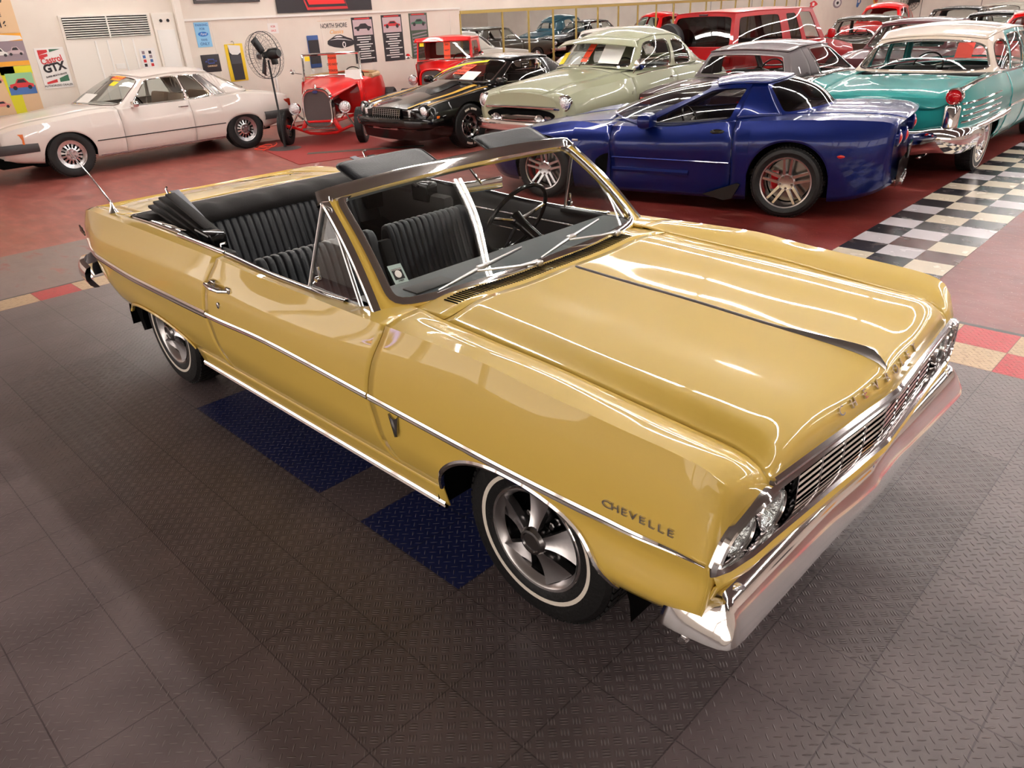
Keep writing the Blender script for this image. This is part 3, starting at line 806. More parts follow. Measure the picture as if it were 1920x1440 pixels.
    for sd in (-1, 1):
        b = MB(); b.lathe([(.075, 0), (.07, .02), (.05, .03), (.001, .032)], 28, Matrix.Rotation(PI/2, 3, 'Z'), (-2.50, sd*.66, .70)); b.build('tail_lamp', M['red_lens'], car)
    bp = curve([(-2.36, -.92, .50), (-2.47, -.915, .515), (-2.60, -.86, .53), (-2.66, -.55, .53), (-2.68, 0, .53), (-2.66, .55, .53), (-2.60, .86, .53), (-2.47, .915, .515), (-2.36, .92, .50)], 50)
    b = MB(); b.sweep(bp, [(-.075, -.03), (-.07, .0), (-.045, .02), (0, .03), (.045, .02), (.07, 0), (.075, -.03), (0, .0)], [Vector((p[0]*.5, p[1]*1.0, 0)).normalized() for p in bp]); b.build('rear_bumper', CH, car)
    # ---- nose
    # outer chrome frame of the grille opening (follows fascia in plan)
    def fx_(y): a = abs(y); return 2.238-.048*min(1, a/.7)-.03*max(0, (a-.75)/.18)
    def lx(y, z): return fx_(y)
    half = [(y, .806) for y in np.linspace(0, .69, 16)]
    for q in np.linspace(7.9, 3.85, 20):
        p = L.pt(2.2, q, 1); half.append((p[1]-.012, p[2]-.009, p[0]+.010))
    half += [(.885, .646), (.86, .640)]+[(y, .640) for y in np.linspace(.82, 0, 18)]
    l3 = [h if len(h) == 3 else (h[0], h[1], fx_(h[0])+.004) for h in half]; l3 = l3+[(-h[0], h[1], h[2]) for h in l3[-2:0:-1]]
    loop = [(h[0], h[1]) for h in l3]; pts = [(h[2], h[0], h[1]) for h in l3]
    b = MB(); b.sweep(pts, [(-.013, -.03), (-.015, .002), (-.006, .014), (.003, .004), (.013, .012), (.016, -.004), (.014, -.03)], [Vector((1, .15*y, 0)).normalized() for y, z in loop], closed=True)
    b.build('grille_surround', CH, car)
    # dark cavity behind
    b = MB(); cv = [(fx_(y)-.10, y*.985, .72+(z-.72)*.96) for y, z in loop]; k = len(cv)
    b.add(cv+[(2.10, 0, .72)], [(i, (i+1) % k, k) for i in range(k)]); b.grid([[p for p in pts], [p for p in cv]], closed_v=True); b.build('grille_cavity', M['void'], car)
    # hood lip bright bar
    b = MB(); ys = np.linspace(-.69, .69, 31); pp = [(L.pt(2.2, 11-min(abs(y)/.25, 1) if abs(y) < .25 else (10-(abs(y)-.25)/.38 if abs(y) < .63 else 9-(abs(y)-.63)/.067), 1)[0]+.006, y, .818-.002*abs(y)) for y in ys]
    b.sweep(pp, [(-.014, -.02), (-.016, .004), (-.004, .010), (.010, .004), (.012, -.02)], (1, 0, .35)); b.build('hood_lip_moulding', CH, car)
    # grille bars
    gr = MB()
    for k in range(7):
        z = .652+k*.0225
        pts_ = [(lx(y, z)-.012-.0, y, z) for y in np.linspace(-.53, .53, 30)]
        gr.sweep(pts_, [(-.0045, -.016), (-.0055, .002), (0, .005), (.0055, .002), (.0045, -.016)], (1, 0, 0))
    gobj = gr.build('grille', M['chrome'], car)
    for y in list(np.linspace(-.53, .53, 9)):
        gv = MB(); gv.box((lx(y, .72)-.012, y, .718), (.014, .006, .155)); gv.build('grille_divider', M['chrome'], gobj)
    for sd in (-1, 1):
        b = MB()
        for k in range(6):
            z = .658+k*.0245; b.sweep([(lx(y, z)-.04, y*sd, z) for y in (.54, .60, .66, .74, .80, .86)], [(-.004, -.01), (-.004, .003), (.004, .003), (.004, -.01)], (1, 0, 0))
        b.build('grille', M['satin'], car)
        for y in (.662, .812):
            xx = fx_(y)-.008; R_ = Matrix.Rotation(-PI/2+sd*math.radians(8 if y > .7 else 4), 3, 'Z') 
            h = MB(); h.lathe([(.063, -.03), (.065, .004), (.062, .010), (.058, .002), (.058, -.01)], 40, R_, (xx, y*sd, .715)); ho = h.build('headlamp', CH, car)
            h = MB(); h.lathe([(.059, -.002), (.047, .012), (.026, .020), (.001, .023)], 32, R_, (xx, y*sd, .715)); h.build('headlamp_lens', M['glass'], ho)
            h = MB(); h.lathe([(.058, -.004), (.044, -.02), (.02, -.034), (.001, -.036)], 24, R_, (xx, y*sd, .715)); h.build('reflector', M['facet'], ho)
    # yellow valance between grille and bumper
    b = MB(); P = []
    for t in np.linspace(-1, 1, 61):
        y = t*.905; P.append([(fx_(y)+dx, y, z) for z, dx in ((.632, -.03), (.632, -.004), (.618, .004), (.604, .012), (.598, .003), (.572, -.004), (.545, -.012), (.50, -.035), (.43, -.05))])
    b.grid(P, flip=False); b.build('front_valance', Y, car, sol=.004)
    for sd in (-1, 1):      # return between the wing's leading edge and the valance
        P = []
        for q in np.linspace(.0, 4.0, 14):
            p = L.pt(2.2, q, sd); P.append([p, ((p[0]+.004), abs(p[1])*.97*sd, p[2]), (fx_(.88)-.02-.12*max(0, .55-p[2]), .86*sd, min(p[2], .634))])
        b = MB(); b.grid(P, flip=(sd == 1)); b.build('wing_return', Y, car, sol=.004)
    # front bumper
    hb = [(2.03, -.925, .450), (2.09, -.935, .464), (2.15, -.937, .477), (2.20, -.935, .487), (2.228, -.928, .493), (2.240, -.912, .497), (2.243, -.88, .50), (2.245, -.6, .50), (2.247, -.3, .50), (2.258, -.05, .50), (2.260, 0, .50)]
    fb = hb+[(x, -y, z) for x, y, z in hb[:-1][::-1]]
    bp = curve(fb, 110); nr = []
    for i in range(len(bp)):
        a, c = bp[max(i-2, 0)], bp[min(i+2, len(bp)-1)]; t = c-a; nr.append(Vector((t[1], -t[0], 0)).normalized())
    prof = [(.060, -.078), (.066, -.062), (.058, -.048), (.025, -.026), (-.012, -.008), (-.036, .003), (-.046, .006), (-.054, .001), (-.066, -.014), (-.084, -.036), (-.098, -.06), (-.102, -.08)]
    P = []
    for p, nn in zip(bp, nr):
        e_ = min(1, max(0, (2.25-p[0])/.2)); P.append([(p[0]+nn.x*o_, p[1]+nn.y*o_*(1-.3*e_), p[2]+s_*(1-.15*e_)) for s_, o_ in prof])
    b = MB(); b.grid(P, flip=True); b.build('front_bumper', CH, car, ang=40, sol=-.004)
    for sd in (-1, 1):
        b = MB(); b.lathe([(.001, .01), (.012, .010), (.014, 0), (.014, -.01)], 14, Matrix.Rotation(0 if sd > 0 else PI, 3, 'Z'), (2.11, sd*.930, .40)); b.build('bumper_bolt', CH, car)
        b = MB(); b.lathe([(.020, -.03), (.020, .002), (.014, .006), (.001, .005)], 20, Matrix.Rotation(-PI/2+sd*.3, 3, 'Z') @ Matrix.Scale(1.5, 3, (1, 0, 0)), (2.195, sd*.83, .548)); b.build('parking_lamp', M['facet'], car)
    # ---- underbody
    b = MB(); b.box((0, 0, .33), (4.3, 1.30, .10)); b.box((0, 0, .37), (1.86, 1.70, .12)); b.box((1.9, 0, .45), (.5, 1.3, .3)); b.box((-2.1, 0, .55), (.7, 1.5, .3)); b.build('underbody', M['void'], car)
    b = MB(); b.box((1.45, 0, .62), (1.1, .9, .4)); b.build('engine_bay', M['void'], car)
    # ---- wheels
    for x, y, sd in ((1.46, -.73, -1), (1.46, .73, 1), (-1.46, -.73, -1), (-1.46, .73, 1)):
        wheel(car, x, y, .325, .20, .192, 'chevelle', sd)
    # ---- windscreen
    def ws(u, v):
        a = abs(u); xb = .812-.095*a**2.4-.012*max(0, a-.9)/.1; yb = .815*u; zb = .958+.0*a
        xt = .335-.045*a**2.2; yt = .725*u; zt = 1.352-.030*a**2
        v2 = v; x = xb+(xt-xb)*v2+.018*math.sin(PI*v2); return (x, yb+(yt-yb)*v2, zb+(zt-zb)*v2+.012*math.sin(PI*v2))
    wsp = lambda u, v: ws(-u, v)
    r = window(lambda u, v: ws(u, v), (-1, 1, 0, 1), (.075, .075, .035, .035), car, Y, M['glass'], n=14, k=30, chrome=CH, frame_name='windscreen_frame', glass_name='windscreen_glass', cw=.030, gr=(1.0, .92, .84, .75, .66, .57, .48, .39, .3, .2, .1, .02))
    md = r['frame'].modifiers.new('s', 'SOLIDIFY'); md.thickness = .03; md.offset = -1
    # header cap
    pts_ = [Vector(ws(u, 1.0))+Vector((0, 0, .004)) for u in np.linspace(-1, 1, 40)]
    pts_ = [Vector(ws(-1, .93))+Vector((-.004, -.004, 0))]+pts_+[Vector(ws(1, .93))+Vector((-.004, .004, 0))]
    b = MB(); b.sweep(pts_, [(-.022, -.03), (-.024, .004), (-.012, .014), (.012, .016), (.026, .010), (.045, -.004), (.047, -.03)], (.35, 0, 1)); b.build('header_moulding', CH, car)
    for sd in (-1, 1):      # bright door-side pillar strip
        pts_ = [Vector(ws(sd*1.0, v))+Vector((-.012, sd*.004, 0)) for v in np.linspace(-.02, .98, 20)]
        b = MB(); b.sweep(pts_, [(-.014, -.02), (-.014, .008), (-.004, .012), (.0, .006), (.006, .012), (.014, .008), (.014, -.02)], (-.4, sd*1.0, .1)); b.build('pillar_moulding', CH, car)
        # vent window
        A = Vector((.325, sd*.742, 1.300)); B_ = Vector((.215, sd*.80, .955)); D = Vector((.60, sd*.812, .955))
        A2 = Vector((.36, sd*.738, 1.28))
        b = MB(); b.tube([D+Vector((0, 0, -.0)), B_, A, A2, D], .0085, 8); vo = b.build('vent_window_frame', M['satin'], car)
        b = MB(); b.add([B_, D, A2, A], [(0, 1, 2, 3)]); b.build('vent_window_glass', M['glass'], vo)
        b = MB(); b.tube([B_+Vector((.03, -sd*.005, .02)), B_+Vector((.06, -sd*.02, .05)), B_+Vector((.055, -sd*.02, .09))], .006, 8); b.lathe([(.012, -.01), (.012, .01)], 12, None, tuple(B_+Vector((.05, -sd*.015, .04))), caps=True); b.build('vent_latch', CH, vo)
        b = MB(); b.box((.40, sd*.802, .945), (.42, .03, .028), bev=.006); b.build('window_seal', M['black'], car)
    # licence/POW sticker lower corner of the glass
    def wsn(u, v):
        a = Vector(ws(u+.01, v))-Vector(ws(u-.01, v)); b_ = Vector(ws(u, v+.01))-Vector(ws(u, v-.01)); return a.normalized(), b_.normalized()
    xu, yv = wsn(-.845, .2); O = Vector(ws(-.845, .25))+xu.cross(yv)*.006
    b = MB(); b.poly([(-.028, -.04), (.028, -.04), (.028, .04), (-.028, .04)], .001, O, xu, yv); so = b.build('windscreen_sticker', mat('sticker_paper', (176, 196, 190), rough=.7), car)
    b = MB(); b.poly([(-.02, -.024), (.02, -.024), (.02, .022), (-.02, .022)], .001, O+xu.cross(yv)*.001, xu, yv); b.build('sticker_panel', M['ink'], so)
    b = MB(); b.poly([(.013*math.cos(t), .016*math.sin(t)) for t in np.linspace(0, 2*PI, 20)[:-1]], .001, O+xu.cross(yv)*.002-yv*.002, xu, yv); b.build('sticker_disc', M['white'], so)
    text('sticker_text', 'POW*MIA', .009, M['white'], so, O+xu.cross(yv)*.0025+yv*.017, xu, yv, .0003); text('sticker_text', '1989', .012, M['ink'], so, O+xu.cross(yv)*.002-yv*.031, xu, yv, .0003)
    # wipers
    for y0, y1 in ((-.09, -.60), (.44, .02)):
        pz = zc(y0, .86)+.012; p0 = Vector((.832, y0, pz)); u_ = (y0-.33)/.76; 
        e1_ = Vector(ws((y0-.27)/.78, .10))+Vector((.012, 0, .018))
        b = MB(); b.box(p0, (.04, .035, .022), bev=.006); b.tube([p0+Vector((0, 0, .006)), p0+Vector((-.005, -.10, .012)), e1_], [.009, .006, .004], 8); wo = b.build('wiper_arm', M['satin'], car)
        q0 = Vector(ws((y0+.0)/.78, .175))+Vector((.008, 0, .012)); q1 = Vector(ws((y0-.47)/.80, .055))+Vector((.008, 0, .012)); mid = (q0+q1)/2+Vector((0, 0, .004))
        b = MB(); b.tube([q0, mid, q1], [.003, .006, .003], 6); b.box(mid, (.02, .05, .014), bev=.003); b.build('wiper_blade', M['satin'], wo)
        b = MB(); b.tube([q0-Vector((.004, 0, .008)), q1-Vector((.004, 0, .008))], .003, 6); b.build('wiper_rubber', M['black'], wo)
    # antenna on the right rear deck
    b = MB(); b.lathe([(.001, .075), (.006, .07), (.010, .04), (.026, .004), (.028, 0)], 16, Matrix.Rotation(PI/2, 3, 'X'), (-1.95, -.795, .962)); b.tube([(-1.95, -.795, 1.02), (-1.955, -.86, 1.18), (-1.96, -.93, 1.325)], [.006, .004, .003], 8); b.build('aerial', CH, car)
    interior(car, L)
    return car, L
def channels(name, parent, m, y0, y1, prof, pitch=.045, plain=0.0, depth=.007, flip=False, end=.03):
    """upholstered pad: prof is a list of (x,z) from front bottom over the top to the back"""
    pr = curve(prof, 34); n = int((y1-y0)/pitch*10); P = []; N = len(pr)
    nr = []
    for i in range(N):
        a, c = pr[max(i-1, 0)], pr[min(i+1, N-1)]; t = c-a; t = t/np.linalg.norm(t); nr.append(np.array([t[1], -t[0]]))
    cen = pr.mean(0)
    for k in range(n+1):
        y = y0+(y1-y0)*k/n; e = min(y-y0, y1-y); r = math.sqrt(max(0, 1-(1-min(1, e/end))**2)) if end else 1
        inplain = (y-y0 < plain) or (y1-y < plain)
        d = 0 if inplain else -depth*(1-abs(math.sin(PI*(y-y0-plain)/pitch)))**2
        P.append([(cen[0]+(p[0]-cen[0])*(.72+.28*r)+nn[0]*d, y, cen[1]+(p[1]-cen[1])*(.9+.1*r)+nn[1]*d) for p, nn in zip(pr, nr)])
    b = MB(); b.grid(P, closed_v=True, flip=flip)
    for i, rev in ((0, 0), (n, 1)):
        idx = list(range(i*N, i*N+N)); b.f.append(tuple(idx if rev else idx[::-1])); b.mi.append(0)
    return b.build(name, m, parent, ang=60)
def steering_wheel(parent, c, R, tilt, m=None, m2=None, r=.011):
    """wheel rim in a plane facing backwards (-x) tilted up"""
    Rm = Matrix.Rotation(tilt, 3, 'Y'); n = 40
    b = MB(); b.tube([Vector(c)+Rm @ Vector((0, R*math.cos(2*PI*k/n), R*math.sin(2*PI*k/n))) for k in range(n)], r, 10, closed=True)
    so = b.build('steering_wheel', m or M['gloss_black'], parent)
    b = MB()
    for a in (PI*.08, PI*.92, PI*1.5): b.tube([Vector(c)+Rm @ Vector((.02, 0, 0)), Vector(c)+Rm @ Vector((0, R*math.cos(a), R*math.sin(a)))], [.012, .008], 8)
    b.build('wheel_spokes', m2 or M['satin'], so)
    b = MB(); b.tube([Vector(c)+Rm @ Vector((-.01, 0, 0)), Vector(c)+Rm @ Vector((.05, 0, 0)), Vector(c)+Rm @ Vector((.45, 0, 0))], [.04, .03, .025], 14); b.build('steering_column', m or M['black'], so)
    return so
def interior(car, L):
    V, K = M['vinyl'], M['black']
    # tub
    b = MB()
    for sd in (-1, 1):
        P = []
        for x in np.linspace(-1.64, .62, 24):
            p = L.pt(x, 7, sd); P.append([(x, p[1]-sd*.012, p[2]-.004), (x, p[1]-sd*.035, p[2]-.02), (x, sd*.755, .90), (x, sd*.74, .6), (x, sd*.72, .30)])
        b.grid(P, flip=(sd == -1))
    b.build('inner_side_panel', K, car)
    b = MB(); b.box((-.5, 0, .30), (2.4, 1.46, .04)); b.box((-.1, 0, .36), (1.2, .22, .12), bev=.04); b.build('floor_carpet', M['carpet'], car)
    for sd in (-1, 1):
        for z, w_ in ((.885, .012), (.80, .008)):
            b = MB(); b.tube([(-.45, sd*.748, z), (.5, sd*.748, z)], w_/2, 8); b.build('door_panel_trim', M['chrome'], car)
        b = MB(); b.tube([(.10, sd*.742, .70), (.16, sd*.71, .70), (.20, sd*.70, .74)], .007, 8); b.build('window_crank', M['chrome'], car)
    # dashboard
    P = []
    for y in np.linspace(-.775, .775, 40):
        a = abs(y)/.775; xf = .81-.11*a**2.4; r = .0
        P.append([(xf-.01, y, .952), ((xf+.44)/2+.05, y, .965), (.50, y, .962), (.455, y, .945), (.45, y, .915), (.47, y, .89), (.50, y, .80), (.52, y, .70), (.56, y, .62)])
    b = MB(); b.grid(P); b.build('dashboard', mat('dash_pad', (40, 50, 54), rough=.5, bump=(200, .1)), car)
    b = MB(); b.box((.62, -.50, .966), (.09, .20, .006), bev=.02); b.build('speaker_grille', M['grey_vinyl'], car)
    b = MB(); b.box((.485, .30, .86), (.03, .50, .08), bev=.01); b.build('instrument_panel', M['satin'], car)
    so = steering_wheel(car, (.235, .40, .985), .200, math.radians(28), M['gloss_black'], M['chrome'])
    # seats: front bench split backs, rear bench
    fb = [(-.30, .47), (-.375, .62), (-.425, .78), (-.455, .875), (-.48, .905), (-.52, .905), (-.545, .87), (-.55, .75), (-.52, .5)]
    channels('front_seat_back', car, V, -.68, .02, fb, .042, .05)
    channels('front_seat_back', car, V, .10, .70, fb, .042, .03)
    b = MB(); b.box((-.44, .06, .66), (.13, .08, .36), Matrix.Rotation(math.radians(-17), 3, 'Y'), bev=.02); b.build('centre_armrest', M['carpet'], car)
    fc = [(-.36, .47), (-.20, .50), (.05, .52), (.14, .50), (.18, .44), (.16, .36), (-.36, .36)]
    channels('front_seat_cushion', car, V, -.68, .70, fc, .042, .05)
    rb = [(-1.20, .48), (-1.26, .62), (-1.31, .78), (-1.345, .88), (-1.375, .925), (-1.42, .93), (-1.46, .90), (-1.46, .7), (-1.40, .48)]
    channels('rear_seat_back', car, V, -.665, .665, rb, .045, .16)
    rc = [(-1.25, .47), (-1.0, .50), (-.85, .50), (-.80, .45), (-.82, .34), (-1.25, .34)]
    channels('rear_seat_cushion', car, V, -.665, .665, rc, .045, .1)
    # rear side trims beside the seat
    for sd in (-1, 1):
        b = MB(); b.box((-1.12, sd*.715, .80), (.95, .09, .26), bev=.03); b.build('rear_quarter_trim', M['vinyl2'], car)
    # folded top: well, roll of canvas, folded bows at both ends
    b = MB(); P = []
    for y in np.linspace(-.80, .80, 41):
        k = 1-(abs(y)/.80)**4; wv = .006*math.sin(y*23)+.005*math.sin(y*41+1)
        P.append([(-1.675, y, .972), (-1.66, y, .985+.004*k), (-1.60, y, .990+.006*k+wv*.3), (-1.50, y, .995+.012*k+wv), (-1.41, y, 1.000+.010*k+wv), (-1.365, y, .985+wv), (-1.35, y, .955), (-1.37, y, .92), (-1.40, y, .86)])
    b.grid(P, flip=True); b.build('folded_top', M['vinyl2'], car, ang=80)
    b = MB(); b.sweep([(-1.672, y, .985) for y in np.linspace(-.79, .79, 12)], [(-.008, -.004), (-.008, .004), (.008, .004), (.008, -.004)], (0, 0, 1)); b.build('boot_moulding', M['chrome'], car)
    for sd in (-1, 1):
        b = MB()
        for i, (dz, dy) in enumerate(((0, 0), (.022, .012), (.044, .026), (.062, .045))):
            b.box((-1.20+.03*i, sd*(.715-dy), .985+dz), (.66-.05*i, .055, .016), Matrix.Rotation(math.radians(10+2*i), 3, 'Y'), bev=.005)
        fo = b.build('top_frame', M['vinyl2'], car)
        b = MB(); b.box((-1.22, sd*.63, 1.052), (.50, .05, .008), Matrix.Rotation(math.radians(14), 3, 'Y') @ Matrix.Rotation(sd*.12, 3, 'Z'), bev=.003); b.build('frame_strap', mat('grey_fabric', (120, 122, 130), rough=.6), fo)
        b = MB(); b.box((-.86, sd*.70, .94), (.16, .09, .12), bev=.015); b.tube([(-.94, sd*.74, 1.0), (-.80, sd*.74, .985), (-.79, sd*.67, .97), (-.90, sd*.66, .95)], .010, 8); b.build('frame_hinge', M['gloss_black'], fo)
        b = MB(); b.tube([(-1.40, sd*.66, 1.10), (-1.42, sd*.66, 1.14), (-1.39, sd*.665, 1.15)], .006, 6); b.tube([(-.62, sd*.77, .95), (-.62, sd*.765, .985), (-.60, sd*.75, .99)], .007, 6); b.build('latch_pin', M['chrome'], fo)
        # well lining
        b = MB(); b.box((-1.45, sd*.66, .86), (.35, .22, .14), bev=.02); b.build('top_well', M['void'], fo)
    # sun visors (folded back over the header)
    for ya, yb in ((-.565, -.115), (.20, .60)):
        b = MB(); O = Vector((.300, (ya+yb)/2, 1.340)); R_ = Matrix.Rotation(math.radians(22), 3, 'Y')
        P = []
        hw = (yb-ya)/2; ring = [sq(a, b_, 7) for a, b_ in [(-1+.125*i, -1) for i in range(16)]+[(1, -1+.125*i) for i in range(16)]+[(1-.125*i, 1) for i in range(16)]+[(-1, 1-.125*i) for i in range(16)]]
        for s_, zz in ((.02, .012), (.8, .012), (.95, .009), (1.0, 0), (.95, -.009), (.8, -.012), (.02, -.012)):
            P.append([O+R_ @ Vector((-.078+.078*a*s_, b_*hw*s_, zz)) for a, b_ in ring])
        b.grid(P, closed_v=True); b.build('sun_visor', V, car, ang=60)
        b = MB(); b.tube([O+R_ @ Vector((-.078+.0795*a, b_*(hw+.0015), .002)) for a, b_ in ring], .0045, 6, closed=True); b.build('visor_piping', M['black'], car)
    # mirror
    b = MB(); b.tube([(.33, .0, 1.335), (.36, .03, 1.27), (.36, .06, 1.235)], .006, 8); b.box((.352, .06, 1.225), (.02, .23, .055), Matrix.Rotation(-.25, 3, 'Z'), bev=.009); b.build('rear_view_mirror', M['chrome'], car)
chev, CL = chevelle()
# ---------------------------------------------------------------- generic closed car
def cap(parent, L, x, m, name, n=6, q0=0.0, bow=0.0, flip=False):
    P = []
    for q in np.linspace(q0, L.m-1, 36):
        p = L.pt(x, q, 1); P.append([(p[0]+bow*(1-(2*t-1)**2)*0, p[1]*(1-2*t), p[2]) for t in np.linspace(0, 1, n)])
    b = MB(); b.grid(P, flip=flip); return b.build(name, m, parent)
def lerp(a, b, t): return tuple(a[i]+(b[i]-a[i])*t for i in range(len(a)))
def poly3(pts, smooth=True):
    P = np.array(pts, float); d = np.concatenate([[0], np.cumsum(np.linalg.norm(np.diff(P, axis=0), axis=1))]); d /= d[-1]
    if len(P) == 2 or not smooth: return lambda t: tuple(np.interp(t, d, P[:, k]) for k in range(3))
    return lambda t: tuple(float(pchip(d, P[:, k], min(1, max(0, t)))) for k in range(3))
def greenhouse(car, g, body, roofm, trimm):
    """g: wb0 wb1 wt0 wt1 (windscreen centre/corner, base/top), sb st (side base/top polylines front to rear), rb0 rb1 rt0 rt1, cells"""
    p = g.get('p', 2.2)
    def front(u, v):
        a = abs(u)**p; s = 1 if u >= 0 else -1
        B = [g['wb0'][0]+(g['wb1'][0]-g['wb0'][0])*a, g['wb1'][1]*u, g['wb0'][2]+(g['wb1'][2]-g['wb0'][2])*a]
        T = [g['wt0'][0]+(g['wt1'][0]-g['wt0'][0])*a, g['wt1'][1]*u, g['wt0'][2]+(g['wt1'][2]-g['wt0'][2])*u*u]
        k = g.get('wbul', .02)*math.sin(PI*v)*(1-a); return (B[0]+(T[0]-B[0])*v+k, B[1]+(T[1]-B[1])*v, B[2]+(T[2]-B[2])*v+k*.7)
    def rear(u, v):
        w_ = -u; a = abs(u)**g.get('rp', p)
        B = [g['rb0'][0]+(g['rb1'][0]-g['rb0'][0])*a, g['rb1'][1]*w_, g['rb0'][2]+(g['rb1'][2]-g['rb0'][2])*a]
        T = [g['rt0'][0]+(g['rt1'][0]-g['rt0'][0])*a, g['rt1'][1]*w_, g['rt0'][2]+(g['rt1'][2]-g['rt0'][2])*u*u]
        k = g.get('rbul', .02)*math.sin(PI*v)*(1-a); return (B[0]+(T[0]-B[0])*v-k, B[1]+(T[1]-B[1])*v, B[2]+(T[2]-B[2])*v+k*.7)
    sb, st_ = poly3([g['wb1']]+g.get('sb', [])+[g['rb1']]), poly3([g['wt1']]+g.get('st', [])+[g['rt1']])
    def side(sd):
        def f(u, v):
            t = u if sd > 0 else 1-u
            B, T = sb(t), st_(t); k = g.get('sbul', .03)*math.sin(PI*v)*(1-abs(2*t-1)**4)
            return (B[0]+(T[0]-B[0])*v, (B[1]+(T[1]-B[1])*v+k)*sd, B[2]+(T[2]-B[2])*v)
        return f
    gm = g.get('glass', M['glass']); ch = g.get('chrome')
    wm = g.get('wm', (.07, .07, .06, .06)); r_ = window(front, (-1, 1, 0, 1), wm, car, trimm if g.get('wtrim') else body, gm, n=g.get('wn', 10), k=16, chrome=ch, frame_name='windscreen_frame', glass_name='windscreen_glass', cw=g.get('cw', .02))
    if g.get('rearwin', True):
        window(rear, (-1, 1, 0, 1), g.get('rm', (.12, .12, .10, .12)), car, g.get('rearm', body), g.get('rglass', gm), n=g.get('rn', 8), k=16, chrome=ch, frame_name='rear_window_frame', glass_name='rear_window_glass', cw=g.get('cw', .02))
    for sd in (1, -1):
        f = side(sd)
        for c in g['cells']:
            u0, u1, l, r, b_, t_, gl = c[:7]; nn = c[7] if len(c) > 7 else 8; mm = c[8] if len(c) > 8 else body
            if sd < 0: u0, u1, l, r = 1-u1, 1-u0, r, l
            if gl is None:
                b = MB(); b.grid([[f(u, v) for v in np.linspace(0, 1, 9)] for u in np.linspace(u0, u1, 10)]); b.build('pillar', mm, car, sol=.01)
            else: window(f, (u0, u1, 0, 1), (l, r, b_, t_), car, mm, gl, n=nn, k=10, chrome=g.get('schrome', ch), frame_name='side_window_frame', glass_name='side_window_glass', cw=g.get('scw', .014))
    # roof
    cr = g.get('crown', .05); P = []; n = 26
    for i in range(n+1):
        t = i/n; S = st_(t)
        xf, zf = g['wt0'][0], g['wt0'][2]-g['wt1'][2]; xr, zr = g['rt0'][0], g['rt0'][2]-g['rt1'][2]
        sx0, sx1 = g['wt1'][0], g['rt1'][0]; dx = (xf-sx0)*(1-t)**2+(xr-sx1)*t**2
        cz = zf*(1-t)+zr*t+cr*math.sin(PI*t)*g.get('crk', .6)
        row = []
        for w_ in np.linspace(1, -1, 25):
            e_ = 1-w_*w_; bulge = g.get('edge', .012)*(1-abs(2*abs(w_)-1.0)) if abs(w_) > .5 else 0
            row.append((S[0]+dx*e_, S[1]*w_, S[2]+cz*e_))
        P.append(row)
    b = MB(); b.grid(P, flip=True); ro = b.build('roof', roofm, car, sol=.02); ro.modifiers[-1].offset = -1
    return front, rear, side
def seat(parent, x, y, w, m, top=.95, name='front_seat', z0=.30, lean=.22):
    b = MB(); b.box((x+.22, y, z0+.10), (.52, w, .18), bev=.05); b.box((x-.10, y, (z0+.15+top)/2), (.15, w, top-z0-.15), Matrix.Rotation(-lean, 3, 'Y'), bev=.05); return b.build(name, m, parent)
